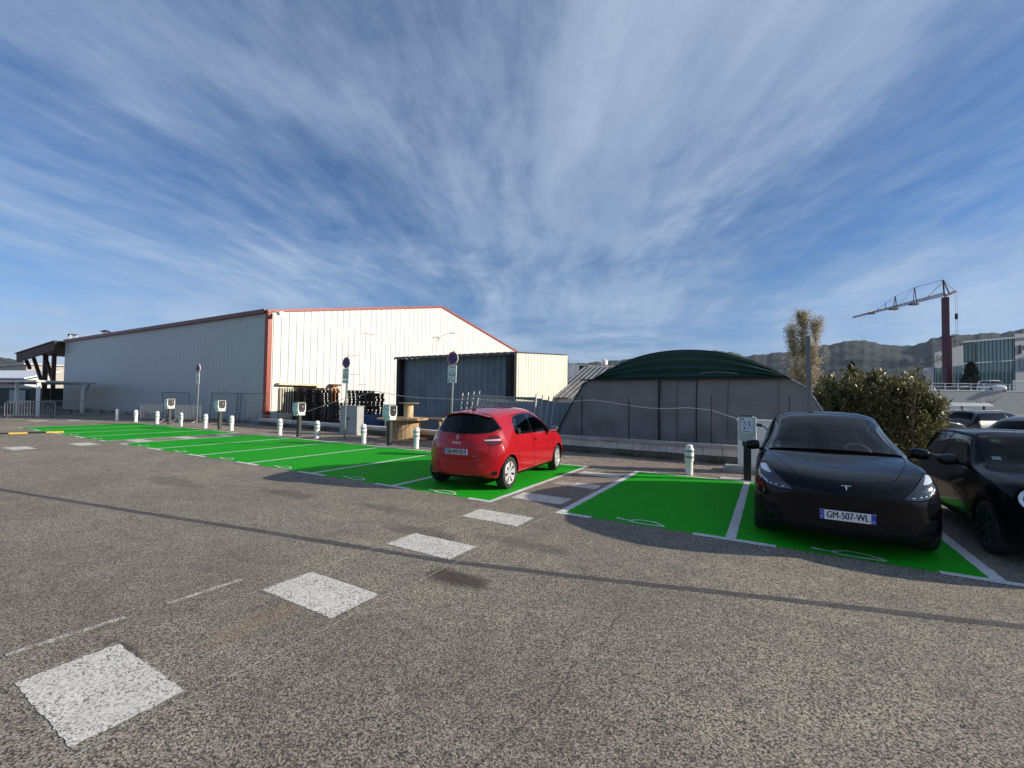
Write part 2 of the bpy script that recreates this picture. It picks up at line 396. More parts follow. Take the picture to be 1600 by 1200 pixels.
# ------------------------------------------------------------------ mesh helpers
class MB:
    def __init__(self):
        self.v, self.f, self.m = [], [], []

    def add(self, vs, fs, mi=0):
        o = len(self.v)
        self.v += [tuple(p) for p in vs]
        self.f += [tuple(i + o for i in f) for f in fs]
        self.m += [mi] * len(fs)
        return self

    def box(self, c, s, rz=0.0, mi=0, rx=0.0, ry=0.0):
        hx, hy, hz = s[0] / 2, s[1] / 2, s[2] / 2
        pts = [(-hx, -hy, -hz), (hx, -hy, -hz), (hx, hy, -hz), (-hx, hy, -hz), (-hx, -hy, hz), (hx, -hy, hz), (hx, hy, hz), (-hx, hy, hz)]
        rot = Matrix.Rotation(rz, 3, 'Z') @ Matrix.Rotation(ry, 3, 'Y') @ Matrix.Rotation(rx, 3, 'X')
        pts = [rot @ Vector(p) + Vector(c) for p in pts]
        return self.add(pts, [(0, 3, 2, 1), (4, 5, 6, 7), (0, 1, 5, 4), (1, 2, 6, 5), (2, 3, 7, 6), (3, 0, 4, 7)], mi)

    def span(self, a, b, mi=0):
        return self.box([(a[i] + b[i]) / 2 for i in range(3)], [abs(b[i] - a[i]) for i in range(3)], mi=mi)

    def beam(self, p, q, w, h=None, mi=0):
        h = h or w
        p, q = Vector(p), Vector(q)
        d = (q - p).normalized()
        u = Vector((0, 0, 1)) if abs(d.z) < 0.95 else Vector((1, 0, 0))
        s = d.cross(u).normalized()
        n = s.cross(d).normalized()
        pts = []
        for e in (p, q):
            for a, b in ((-1, -1), (1, -1), (1, 1), (-1, 1)):
                pts.append(e + s * a * w / 2 + n * b * h / 2)
        return self.add(pts, [(0, 1, 2, 3), (7, 6, 5, 4), (0, 4, 5, 1), (1, 5, 6, 2), (2, 6, 7, 3), (3, 7, 4, 0)], mi)

    def tube(self, path, r, n=8, mi=0, cap=True):
        path = [Vector(p) for p in path]
        rs = r if isinstance(r, (list, tuple)) else [r] * len(path)
        vs, fs = [], []
        ref = None
        for i, p in enumerate(path):
            a = path[max(0, i - 1)]
            b = path[min(len(path) - 1, i + 1)]
            d = (b - a).normalized()
            if ref is None or abs(ref.dot(d)) > 0.95:
                ref = Vector((0, 0, 1)) if abs(d.z) < 0.9 else Vector((1, 0, 0))
            s = d.cross(ref).normalized()
            t = s.cross(d).normalized()
            ref = t
            for k in range(n):
                an = 2 * math.pi * k / n
                vs.append(p + (s * math.cos(an) + t * math.sin(an)) * rs[i])
        for i in range(len(path) - 1):
            for k in range(n):
                k2 = (k + 1) % n
                fs.append((i * n + k, i * n + k2, (i + 1) * n + k2, (i + 1) * n + k))
        if cap:
            fs.append(tuple(range(n - 1, -1, -1)))
            fs.append(tuple((len(path) - 1) * n + k for k in range(n)))
        return self.add(vs, fs, mi)

    def lathe(self, prof, n=24, c=(0, 0, 0), axis='Z', mi=0, cap=True):
        vs, fs = [], []
        for (r, h) in prof:
            for k in range(n):
                a = 2 * math.pi * k / n
                x, y = r * math.cos(a), r * math.sin(a)
                p = (x, y, h) if axis == 'Z' else ((h, x, y) if axis == 'X' else (y, h, x))
                vs.append((p[0] + c[0], p[1] + c[1], p[2] + c[2]))
        for i in range(len(prof) - 1):
            for k in range(n):
                k2 = (k + 1) % n
                fs.append((i * n + k, i * n + k2, (i + 1) * n + k2, (i + 1) * n + k))
        if cap and prof[0][0] > 1e-6:
            fs.append(tuple(range(n - 1, -1, -1)))
        if cap and prof[-1][0] > 1e-6:
            fs.append(tuple((len(prof) - 1) * n + k for k in range(n)))
        return self.add(vs, fs, mi)

    def prism(self, poly, fn, t0, t1, mi=0):
        """poly: 2D points; fn(a, b, t) -> 3D; extruded from t0 to t1"""
        n = len(poly)
        vs = [fn(a, b, t0) for a, b in poly] + [fn(a, b, t1) for a, b in poly]
        fs = [tuple(range(n - 1, -1, -1)), tuple(range(n, 2 * n))]
        fs += [(i, (i + 1) % n, n + (i + 1) % n, n + i) for i in range(n)]
        return self.add(vs, fs, mi)

    def build(self, name, mats, parent=None, smooth=False, bevel=0.0, loc=None, autos=False):
        me = bpy.data.meshes.new(name)
        me.from_pydata(self.v, [], self.f)
        mats = mats if isinstance(mats, (list, tuple)) else [mats]
        for m in mats:
            me.materials.append(m)
        if len(mats) > 1:
            me.polygons.foreach_set('material_index', self.m)
        bm = bmesh.new()
        bm.from_mesh(me)
        bmesh.ops.recalc_face_normals(bm, faces=bm.faces)
        if bevel:
            eds = [e for e in bm.edges if len(e.link_faces) == 2 and e.calc_face_angle(0) > 0.6]
            bmesh.ops.bevel(bm, geom=eds, offset=bevel, segments=2, affect='EDGES', profile=0.6, clamp_overlap=True)
        if smooth:
            for fc in bm.faces:
                fc.smooth = True
            for e in bm.edges:
                if len(e.link_faces) == 2 and e.calc_face_angle(0) > 0.7:
                    e.smooth = False
        bm.to_mesh(me)
        bm.free()
        o = bpy.data.objects.new(name, me)
        COL.objects.link(o)
        if parent:
            o.parent = parent
        if loc:
            o.location = loc
        return o


def thing(name, label, cat, loc=(0, 0, 0), rz=0.0, group=None):
    o = bpy.data.objects.new(name, None)
    o.empty_display_size = 0.2
    COL.objects.link(o)
    o.location = loc
    o.rotation_euler = (0, 0, rz)
    o['label'], o['category'] = label, cat
    if group:
        o['group'] = group
    return o


def tag(o, label, cat, group=None):
    o['label'], o['category'] = label, cat
    if group:
        o['group'] = group
    return o


def struct(o):
    o['kind'] = 'structure'
    return o


KIDS = {}


def kids(o):
    return [c for c in bpy.data.objects if c.parent == o]


def dup(root, loc=None, rz=None, label=None, parent=None):
    c = root.copy()
    COL.objects.link(c)
    if parent:
        c.parent = parent
    for ch in kids(root):
        dup(ch, parent=c)
    if loc is not None:
        c.location = loc
    if rz is not None:
        c.rotation_euler = (0, 0, rz)
    if label:
        c['label'] = label
    return c


def text_mesh(name, body, size, mats, parent, loc, rot, extrude=0.001, align='CENTER', sx=1.0, bold=0.0):
    cu = bpy.data.curves.new(name, 'FONT')
    cu.body = body
    cu.size = size
    cu.extrude = extrude
    cu.align_x = align
    cu.align_y = 'CENTER'
    tmp = bpy.data.objects.new(name, cu)
    COL.objects.link(tmp)
    dg = bpy.context.evaluated_depsgraph_get()
    me = bpy.data.meshes.new_from_object(tmp.evaluated_get(dg))
    bpy.data.objects.remove(tmp)
    bpy.data.curves.remove(cu)
    if bold:      # a heavier weight: the same outlines once more, a hair to the side
        bm = bmesh.new()
        bm.from_mesh(me)
        vs = list(bm.verts)
        ret = bmesh.ops.duplicate(bm, geom=bm.verts[:] + bm.edges[:] + bm.faces[:])
        for v in ret['geom']:
            if isinstance(v, bmesh.types.BMVert):
                v.co.x += bold
                v.co.z += 0.0004
        bm.to_mesh(me)
        bm.free()
    me.materials.clear()
    me.materials.append(mats)
    me.name = name
    o = bpy.data.objects.new(name, me)
    COL.objects.link(o)
    o.parent = parent
    o.location = loc
    o.rotation_euler = rot
    o.scale = (sx, 1, 1)
    return o
# ================================================================== SETTING
DEP = 4.566      # bay depth


def sheet(name, polys, z, mat, sub=None):
    mb = MB()
    for p in polys:
        mb.add([(x, y, z) for x, y in p], [tuple(range(len(p)))])
    return struct(mb.build(name, mat))


def rect(x0, y0, x1, y1):
    return [(x0, y0), (x1, y0), (x1, y1), (x0, y1)]


def ragged(poly, amp, step=0.06):
    out = []
    for a, b in zip(poly, poly[1:] + poly[:1]):
        L_ = math.dist(a, b)
        n = max(1, int(L_ / step))
        nx, ny = -(b[1] - a[1]) / L_, (b[0] - a[0]) / L_
        for k in range(n):
            j = random.uniform(-amp, amp) if k else random.uniform(-amp, amp) * 0.5
            out.append((a[0] + (b[0] - a[0]) * k / n + nx * j, a[1] + (b[1] - a[1]) * k / n + ny * j))
    return out


def strip(p, q, wd):
    p, q = Vector(p), Vector(q)
    d = (q - p).normalized()
    n = Vector((-d.y, d.x)) * wd / 2
    return [tuple(p - n), tuple(q - n), tuple(q + n), tuple(p + n)]


sheet('ground', [rect(-2700, -900, 2700, 2600)], 0.0, m_asphalt)
# gravel margin between the bays and the low wall, with an uneven edge
gp = [(-34, 4.95)]
x = -34
while x < 14:
    gp.append((x, 5.02 + random.uniform(-0.10, 0.10)))
    x += random.uniform(0.25, 0.7)
gp += [(14, 5.0), (14, 9.2), (-34, 9.2)]
sheet('gravel_margin', [gp[1:]], 0.002, m_gravel)
# tar seam across the lane, slightly wavy
tar = [(-60, -14.9), (-30, -8.75), (-7.84, -4.1), (-4.2, -3.46), (-1.74, -3.02), (1.07, -2.53), (2.98, -1.99), (5.82, -1.16), (12, 0.3)]
tp, pts = [], []
for a, b in zip(tar[:-1], tar[1:]):
    n = max(1, int(math.dist(a, b) / 0.5))
    pts += [(a[0] + (b[0] - a[0]) * i / n, a[1] + (b[1] - a[1]) * i / n) for i in range(n)]
pts.append(tar[-1])
up_, dn_ = [], []
for (x, y) in pts:
    wv = random.uniform(-0.012, 0.012)
    up_.append((x, y + 0.052 + wv))
    dn_.append((x, y - 0.052 + random.uniform(-0.012, 0.012)))
mb = MB()
mb.add([(x, y, 0.002) for x, y in up_] + [(x, y, 0.002) for x, y in dn_], [(i, i + len(up_), i + 1 + len(up_), i + 1) for i in range(len(up_) - 1)])
struct(mb.build('tar_seam', m_tar))

SEP_R = [1.25, 3.62, 6.05]
SEP_B = [-0.05, -2.36, -4.87, -7.45, -10.0, -12.65, -15.13]
SEP_L = [-16.55, -19.05, -21.55, -24.3, -26.9]
sheet('green_parking_surface', [ragged(rect(SEP_R[0], 0, SEP_R[-1], DEP), 0.012), ragged(rect(SEP_B[-1], 0, SEP_B[0], DEP), 0.012), ragged(rect(SEP_L[-1], 0, SEP_L[0], DEP), 0.012)], 0.002, m_green)
lines, dashes = [], []
for seps in (SEP_R, SEP_B, SEP_L):
    lo, hi = min(seps), max(seps)
    for s in seps:
        wd = 0.12 if seps is SEP_R else 0.10
        lines.append(rect(s - wd / 2, 0.055, s + wd / 2, DEP))
        a, b = max(s - 0.45, lo - wd / 2), min(s + 0.5, hi + wd / 2)
        if seps is SEP_R and s == hi:
            b = s + 1.6
        lines.append(rect(a, -0.055, b, 0.051))
    lines.append(rect(lo - 0.06, DEP + 0.004, hi + 0.06, DEP + 0.09))
sheet('parking_bay_lines', [ragged(p, 0.005, 0.08) for p in lines], 0.004, m_white)

# car-with-plug pictograms at the mouth of each bay
ICON = [(-0.16, 0.03), (-0.13, 0.10), (-0.05, 0.155), (0.06, 0.16), (0.15, 0.14), (0.30, 0.03), (0.31, -0.02), (0.20, -0.03), (0.02, -0.035), (-0.12, -0.03)]


def icon_strips(cx, cy, k=1.0):
    out = []
    p = [(cx + k * a, cy + k * b) for a, b in ICON]
    for a, b in zip(p, p[1:] + p[:1]):
        out.append(strip(a, b, 0.036))
    cable = [(-0.16, 0.0), (-0.21, 0.05), (-0.26, 0.02), (-0.29, 0.06)]
    q = [(cx + k * a, cy + k * b) for a, b in cable]
    for a, b in zip(q, q[1:]):
        out.append(strip(a, b, 0.03))
    out.append(strip((cx - 0.30 * k, cy + 0.04), (cx - 0.38 * k, cy + 0.075), 0.06))
    return out


icons = []
for seps in (SEP_R, SEP_B, SEP_L):
    for a, b in zip(seps, seps[1:]):
        icons += icon_strips((a + b) / 2 + 0.03, 0.105)
mb = MB()
for k, p in enumerate(icons):
    z = 0.0052 + 0.0003 * (k % 15)
    mb.add([(x, y, z) for x, y in p], [(0, 1, 2, 3)])
struct(mb.build('parking_bay_pictograms', m_white))

zeb = []
for y0 in (-5.5, -3.98, -2.48, -1.0, 0.46):
    zeb.append(rect(0.09, y0, 1.05, y0 + 0.50))
zeb.append(rect(0.55, 1.98, 1.10, 2.42))
zeb.append(rect(0.15, 3.42, 1.12, 3.86))
for y0 in (-3.98, -2.48, -1.0, 0.50, 2.0):
    zeb.append(rect(-16.40, y0, -15.28, y0 + 0.5))
for (a, b) in ((-16.4, 3.45),):
    zeb.append(rect(a, b, -15.3, b + 0.4))
zeb += [rect(-33.6, 1.7, -32.6, 2.35), rect(-33.0, 3.15, -31.9, 3.65), rect(-33.9, -0.6, -32.9, 0.1)]
sheet('crossing_stripes', [ragged(p, 0.006, 0.03) for p in zeb], 0.0035, m_zebra)
m_crack = pbr('crack_dark', (0.06, 0.054, 0.046), 0.95)
fad = [strip((0.06, -6.2), (0.10, -0.06), 0.012), strip((1.13, -6.2), (1.17, -0.06), 0.012), rect(0.17, 2.0, 0.53, 2.40),
       strip((-0.32, -4.55), (-0.30, -3.95), 0.055), strip((-0.36, -5.45), (-0.33, -4.82), 0.06)]
# hairline cracks in the asphalt
CR = [[(3.05, -2.35), (2.98, -2.8), (3.02, -3.2), (2.93, -3.6), (2.95, -4.05), (2.86, -4.4), (2.84, -4.9)], [(-3.2, -3.0), (-2.4, -2.75), (-1.9, -2.9), (-1.2, -2.6)], [(-6.0, -1.0), (-4.9, -0.75), (-3.8, -0.85), (-2.6, -0.5)]]
rc_ = random.Random(3)
cp_ = []
for line in CR:
    q = []
    for a, b in zip(line, line[1:]):
        for k in range(8):
            t_ = k / 8
            q.append((a[0] + (b[0] - a[0]) * t_ + rc_.uniform(-.018, .018), a[1] + (b[1] - a[1]) * t_ + rc_.uniform(-.018, .018)))
    for a, b in zip(q, q[1:]):
        cp_.append(strip(a, b, rc_.uniform(0.002, 0.006)))
sheet('asphalt_cracks', cp_, 0.0015, m_crack)
sheet('faded_road_marks', fad, 0.0055, m_faded)

# hills behind everything: a ridge line on a real slope about 2.4 km away
sky_pts = [(-95, 1.2), (-87, 1.6), (-79.7, 2.9), (-78.2, 2.45), (-70, 2.2), (-55, 2.6), (-40, 3.2), (-25, 4.2), (-14, 5.1), (-6.2, 5.86), (-4.15, 5.64), (-2.5, 5.08), (-0.27, 5.29),
           (2.16, 5.47), (4.19, 5.86), (7.7, 6.37), (10.67, 5.53), (12.06, 5.56), (12.9, 5.75), (13.2, 6.14), (15.1, 6.27), (17.45, 6.2), (18.9, 6.34), (23, 6.1), (30, 5.2), (40, 3.5)]
saz = np.array([p[0] for p in sky_pts]); sel = np.array([p[1] for p in sky_pts])
NA, NR = 760, 120
az = np.linspace(-95, 40, NA)
ridge = np.interp(az, saz, sel)
ridge += 0.05 * np.sin(az * 3.1) + 0.035 * np.sin(az * 7.7 + 1) + 0.022 * np.sin(az * 17.3 + 2) + 0.014 * np.sin(az * 41.0)
r0, r1 = 900.0, 2400.0
rr = np.linspace(0, 1, NR)
rng = np.random.default_rng(3)
hv = np.zeros((NR, NA, 3))


def vnoise(u, v, seed):
    """smooth lattice noise, about -1..1"""
    r_ = np.random.default_rng(seed)
    tab = r_.uniform(-1, 1, (256, 256))
    iu, iv = np.floor(u).astype(int), np.floor(v).astype(int)
    fu, fv = u - iu, v - iv
    fu, fv = fu * fu * (3 - 2 * fu), fv * fv * (3 - 2 * fv)
    a, b = tab[iu % 256, iv % 256], tab[(iu + 1) % 256, iv % 256]
    c, d = tab[iu % 256, (iv + 1) % 256], tab[(iu + 1) % 256, (iv + 1) % 256]
    return (a * (1 - fu) + b * fu) * (1 - fv) + (c * (1 - fu) + d * fu) * fv


AZ, RR = np.meshgrid(np.radians(az), r0 + (r1 - r0) * rr)
HX, HY = 4.07 + RR * np.sin(AZ), -6.35 + RR * np.cos(AZ)
fb = np.zeros_like(HX)
for o_, (wl, am) in enumerate(((520, 1.0), (260, 0.55), (130, 0.32), (65, 0.18), (32, 0.10))):
    # ridged noise gives spurs and gullies that run down the slope
    fb += am * (1 - 2 * np.abs(vnoise(HX / wl + 40 * o_ + 500, HY / wl + 17 * o_ + 500, 40 + o_)))
Q = np.tile(rr[:, None], (1, NA))
TR = np.tan(np.radians(ridge))[None, :]
H = TR * r1 * Q ** 1.25 + fb * 16.0 * np.sin(np.pi * np.clip(Q, 0, 1)) ** 0.7
H = np.where(Q < 1, np.minimum(H, TR * RR * 0.992), H)
H[0] -= 2.0
hv[..., 0], hv[..., 1], hv[..., 2] = HX, HY, H
mb = MB()
mb.v = [tuple(p) for p in hv.reshape(-1, 3)]
mb.f = [(i * NA + j, i * NA + j + 1, (i + 1) * NA + j + 1, (i + 1) * NA + j) for i in range(NR - 1) for j in range(NA - 1)]
mb.m = [0] * len(mb.f)
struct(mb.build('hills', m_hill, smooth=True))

# ================================================================== WAREHOUSE
WX, WY0, WY1, WYP, WE, WP = -21.73, 8.93, 40.7, 24.81, 6.67, 9.85
WL = -56.4


def ribbed(mb, a, b, zfun, pitch, rib, depth, nrm, z0=0.0):
    """vertical trapezoidal ribs on a wall from a to b (plan points); zfun(t) gives the top"""
    a, b = Vector((a[0], a[1])), Vector((b[0], b[1]))
    ln = (b - a).length
    d = (b - a) / ln
    n = Vector(nrm)
    ts, offs = [0.0], [0.0]
    t = pitch * 0.5
    while t + rib < ln:
        ts += [t, t + rib * 0.2, t + rib * 0.8, t + rib]
        offs += [0, depth, depth, 0]
        t += pitch
    ts.append(ln)
    offs.append(0.0)
    # keep breakpoints of the roofline
    vs, fs = [], []
    for q, o in zip(ts, offs):
        p = a + d * q + n * o
        vs += [(p.x, p.y, z0), (p.x, p.y, zfun(q))]
    for i in range(len(ts) - 1):
        fs.append((2 * i, 2 * i + 2, 2 * i + 3, 2 * i + 1))
    return mb.add(vs, fs)


wh = thing('warehouse', 'large white metal clad warehouse with red trim and a shallow gable', 'warehouse', (WX, WY0, 0))


def wmat(o):
    b_ = Matrix.Translation(o.location) @ o.rotation_euler.to_matrix().to_4x4()
    return wmat(o.parent) @ o.matrix_parent_inverse @ b_ if o.parent else b_


def wpart(mb, name, mats, parent=wh, **k):
    return attach(mb.build(name, mats, **k), parent)


def attach(o, parent):
    """parent o (built in world coordinates) without moving it"""
    o.parent = parent
    o.matrix_parent_inverse = wmat(parent).inverted()
    return o


def gable(t):
    y = WY0 + t
    return WE + (WP - WE) * (1 - abs(y - WYP) / (WYP - WY0))


mb = MB()
ribbed(mb, (WX, WY0), (WX, WY1), lambda t: max(WE, gable(t)), 0.50, 0.044, -0.06, (1, 0))
ga = wpart(mb, 'gable_wall', m_clad)
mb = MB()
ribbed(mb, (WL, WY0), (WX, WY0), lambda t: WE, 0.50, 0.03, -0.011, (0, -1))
sw = wpart(mb, 'side_wall', pbr('side_cladding', (0.42, 0.44, 0.45), 0.45, var=0.06, vscale=0.4, dirt=((0.27, 0.28, 0.28), 0.3, 0.6, 0.3)))  # white cladding like the gable, greyed in colour for its shaded side
mb = MB()
mb.add([(WL, WY0, 0), (WL, WY1, 0), (WL, WY1, WE), (WL, WYP, WP), (WL, WY0, WE)], [(0, 1, 2, 3, 4)])
wpart(mb, 'end_wall', m_clad)
mb = MB()
for ya, za, yb, zb in ((WY0 - 0.12, WE + 0.02, WYP, WP + 0.04), (WYP, WP + 0.04, WY1 + 0.12, WE + 0.02)):
    mb.add([(WL - 0.1, ya, za), (WX + 0.02, ya, za), (WX + 0.02, yb, zb), (WL - 0.1, yb, zb)], [(0, 1, 2, 3)])
wpart(mb, 'roof', m_roof)
# red verge, eaves and corner trims, each proud of the cladding
mb = MB()
for (ya, za, yb, zb) in ((WY0 - 0.15, WE, WYP, WP), (WYP, WP, WY1 + 0.15, WE)):
    mb.add([(WX + 0.10, ya, za - 0.06), (WX + 0.10, yb, zb - 0.06), (WX + 0.10, yb, zb + 0.10), (WX + 0.10, ya, za + 0.10),
            (WX - 0.15, ya, za - 0.06), (WX - 0.15, yb, zb - 0.06), (WX - 0.15, yb, zb + 0.10), (WX - 0.15, ya, za + 0.10)],
           [(0, 1, 2, 3), (4, 7, 6, 5), (3, 2, 6, 7), (0, 4, 5, 1), (0, 3, 7, 4), (1, 5, 6, 2)])
wpart(mb, 'verge_trim', m_red_trim)
mb = MB().box(((WL + WX) / 2, WY0 - 0.12, WE + 0.04), (WX - WL - 0.4, 0.18, 0.24))
wpart(mb, 'eaves_gutter', pbr('dark_red_trim', (0.15, 0.03, 0.025), 0.45))
mb = MB()
mb.span((WX - 0.02, WY0 - 0.14, 0.0), (WX + 0.14, WY0 + 0.12, WE - 0.08))
mb.span((WX - 0.16, WY0 - 0.16, 0.0), (WX + 0.10, WY0 - 0.035, WE - 0.08))
wpart(mb, 'corner_trim', m_red_trim)
# window with bars, lintel
win = wpart(MB().span((WX + 0.036, 9.62, 0.55), (WX + 0.06, 10.55, 2.12)), 'window', pbr('window_dark', (0.10, 0.09, 0.07), 0.3))
mb = MB()
for k in range(6):
    yy = 9.70 + k * 0.16
    mb.span((WX + 0.07, yy, 0.60), (WX + 0.10, yy + 0.045, 2.10))
mb.span((WX + 0.065, 9.58, 0.5), (WX + 0.12, 10.58, 0.6))
b = wpart(mb, 'bars', pbr('cream_bars', (0.66, 0.60, 0.46), 0.6), win)
mb = MB().span((WX + 0.04, 9.62, 0.18), (WX + 0.10, 10.55, 0.50))
wpart(mb, 'vent_panel', pbr('graffiti_panel', (0.52, 0.44, 0.30), 0.6, var=0.5, vscale=9))
mb = MB().span((WX + 0.04, 9.45, 2.32), (WX + 0.34, 12.3, 2.44))
wpart(mb, 'lintel', m_rust)
mb = MB().span((WX + 0.036, 10.62, 0.05), (WX + 0.05, 12.2, 2.30))
wpart(mb, 'door', pbr('dark_opening', (0.03, 0.026, 0.022), 0.8))
# thin seams and repairs on the gable cladding
for (ya, yb, zz_) in ((15.9, 17.2, 6.33), (14.6, 15.6, 4.62), (14.7, 15.7, 3.25), (15.7, 16.4, 2.55)):
    wpart(MB().span((WX + 0.037, ya, zz_ - 0.02), (WX + 0.05, yb, zz_ + 0.02)), 'cladding_seam', m_grey)
# orange downpipe post with cap
mb = MB().span((WX + 0.05, 13.30, 0.0), (WX + 0.30, 13.62, 2.35))
op = tag(mb.build('downpipe_post', m_orange), 'orange painted post with a brown cap against the white warehouse gable', 'post')
op2 = MB().span((WX + 0.03, 13.12, 2.36), (WX + 0.46, 13.80, 2.48)).build('cap', m_dark_wood, op)
# wall lamp on a curved bracket
LS = 0.5
lp = thing('wall_lamp', 'street type lamp on a curved bracket fixed high on the white gable', 'lamp', (WX + 0.04, 24.4, 7.0))
mb = MB().tube([(0, 0, -0.75), (0.03, 0, 0.0), (0.10, 0.0, 0.1)], 0.045)
mb.tube([(0.03, 0, 0.0), (0.5, 0.25, 0.35), (1.3, 0.75, 0.72), (2.0, 1.1, 0.86)], 0.035)
mb.tube([(0.05, 0, 0.05), (0.3, -0.5, 0.1), (0.4, -0.9, 0.12)], 0.03)
mb.build('bracket', m_grey, lp, smooth=True)
MB().box((2.3, 1.25, 0.88), (0.75, 0.30, 0.14), rz=0.5).build('lamp_head', m_grey, lp, bevel=0.03)
MB().box((0.4, -1.0, 0.10), (0.2, 0.35, 0.14)).build('small_lamp', m_grey, lp, bevel=0.02)
lp.scale = (LS, LS, LS)
# floodlight at the corner
fl = thing('floodlight', 'small white floodlight at the top corner of the warehouse', 'floodlight', (WX + 0.15, WY0 + 0.1, WE - 0.05))
MB().tube([(0, 0, 0.05), (0.25, 0.05, 0.02), (0.4, 0.1, -0.05)], 0.035).build('bracket', m_pale_grey, fl)
MB().box((0.5, 0.15, -0.06), (0.34, 0.26, 0.2), rx=0.3).build('lamp_head', m_white_plastic, fl, bevel=0.03)
# two roof outlets on the eaves
for (xx, hh, lb) in ((-47.7, 0.42, 'small dark roof vent with a flat cowl on the long warehouse eaves'), (-56.0, 0.62, 'square metal flue at the far left end of the warehouse roof')):
    v = thing('roof_vent', lb, 'vent', (xx, WY0 + 0.4, WE + 0.05))
    if hh < 0.5:
        MB().lathe([(0.16, 0), (0.16, hh)], 12).build('pipe', m_grey, v)
        MB().lathe([(0.36, hh), (0.36, hh + 0.06), (0.0, hh + 0.2)], 14).build('cowl', m_rubber, v)
    else:
        for sx, sy in ((-1, -1), (1, -1), (1, 1), (-1, 1)):
            MB().box((sx * 0.22, sy * 0.22, hh / 2), (0.12, 0.12, hh)).build('upright', m_grey, v)
        MB().box((0, 0, hh + 0.05), (0.62, 0.62, 0.08)).build('cap', m_rubber, v)

# timber canopy beyond the far end
cn = thing('timber_canopy', 'dark brown timber canopy roof with diagonal struts at the far warehouse end', 'canopy', (-57, 8.6, 0))
mb = MB().prism([(-56.5, 6.66), (-69.2, 5.94), (-69.0, 4.95), (-68.6, 4.92), (-60.0, 5.5), (-56.5, 5.75)], lambda a, b, t: (a, t, b), 8.2, 8.35)
attach(mb.build('fascia', m_dark_wood), cn)
mb = MB().add([(-56.5, 8.1, 6.70), (-69.3, 8.1, 5.97), (-69.3, 18, 5.97), (-56.5, 18, 6.70), (-56.5, 8.1, 6.60), (-69.3, 8.1, 5.87), (-69.3, 18, 5.87), (-56.5, 18, 6.60)],
              [(0, 1, 2, 3), (7, 6, 5, 4), (0, 4, 5, 1), (1, 5, 6, 2), (2, 6, 7, 3), (3, 7, 4, 0)])
attach(mb.build('roof', m_dark_wood), cn)
attach(MB().span((-58.9, 8.6, 0), (-58.6, 8.9, 5.6)).build('post', m_dark_wood), cn)
attach(MB().span((-61.65, 8.6, 0), (-61.3, 8.95, 5.5)).build('post', m_dark_wood), cn)
attach(MB().span((-68.5, 13.0, 0), (-56.5, 13.2, 5.9)).build('back_wall', m_clad), cn)
for (xa, za, xb, zb) in ((-59.1, 2.8, -62.0, 5.55), (-62.4, 2.6, -65.6, 5.3), (-66.8, 4.2, -68.2, 5.1)):
    attach(MB().beam((xa, 8.8, za), (xb, 8.8, zb), 0.26).build('strut', m_dark_wood), cn)

# white-roofed low shelter with posts, far left
cp = thing('flat_roof_shelter', 'pale flat roofed walkway shelter on white posts at the far left', 'shelter', (-40, 4, 0))
mb = MB().add([(-38.6, 3.1, 2.36), (-45.2, 8.1, 2.36), (-58, 8.4, 2.36), (-60, 1.8, 2.36), (-38.6, 3.1, 2.49), (-45.2, 8.1, 2.49), (-58, 8.4, 2.49), (-60, 1.8, 2.49)],
              [(0, 1, 2, 3), (7, 6, 5, 4), (0, 4, 5, 1), (1, 5, 6, 2), (2, 6, 7, 3), (3, 7, 4, 0)])
attach(mb.build('roof', m_pale_grey), cp)
for (xx, yy) in ((-39.2, 3.35), (-43.9, 3.3), (-43.9, 6.9), (-50, 3.2)):
    attach(MB().box((xx, yy, 1.18), (0.17, 0.17, 2.36)).build('post', m_white_plastic), cp)
attach(MB().beam((-43.9, 6.9, 1.3), (-44.9, 7.6, 2.34), 0.08).build('brace', m_grey), cp)

# white gabled tent roof and pale building further left
wt = thing('white_roof_kiosk', 'low kiosk with a bright white sloping roof behind the walkway shelter', 'kiosk', (-85, 9, 0))
mb = MB().add([(-77.3, 10.6, 3.35), (-100, 2.0, 3.35), (-102, 8.0, 4.6), (-79.2, 14.5, 4.55), (-77.3, 10.6, 3.2), (-100, 2.0, 3.2), (-102, 8.0, 4.45), (-79.2, 14.5, 4.4)],
              [(0, 1, 2, 3), (7, 6, 5, 4), (0, 4, 5, 1), (1, 5, 6, 2), (2, 6, 7, 3), (3, 7, 4, 0)])
attach(mb.build('roof', m_white_plastic), wt)
attach(MB().add([(-78.5, 10.9, 0), (-98, 3.5, 0), (-100, 7.5, 0), (-80, 14, 0), (-78.5, 10.9, 3.2), (-98, 3.5, 3.2), (-100, 7.5, 4.2), (-80, 14, 4.2)],
                [(0, 3, 2, 1), (4, 5, 6, 7), (0, 1, 5, 4), (1, 2, 6, 5), (2, 3, 7, 6), (3, 0, 4, 7)]).build('wall', m_pale_grey), wt)
attach(MB().beam((-80.2, 10.2, 2.75), (-97, 3.75, 2.75), 0.08, 0.75).build('fascia_board', m_tail_red), wt)
dk = thing('dark_shed', 'dark green clad shed under the flat roofed walkway shelter', 'shed', (-72, 8, 0))
attach(MB().add([(-67.5, 9.8, 0), (-90, 0.2, 0), (-92, 4.0, 0), (-69, 13.5, 0), (-67.5, 9.8, 2.0), (-90, 0.2, 2.0), (-92, 4.0, 2.1), (-69, 13.5, 2.1)],
                [(0, 3, 2, 1), (4, 5, 6, 7), (0, 1, 5, 4), (1, 2, 6, 5), (2, 3, 7, 6), (3, 0, 4, 7)]).build('wall', pbr('dark_green_cladding', (0.035, 0.045, 0.042), 0.6)), dk)
attach(MB().beam((-69, 9.05, 1.0), (-71, 8.2, 1.0), 0.08, 1.6).build('door', m_grey), dk)
pb = thing('pale_building', 'long pale beige building far behind the brown canopy', 'building', (-160, 30, 0))
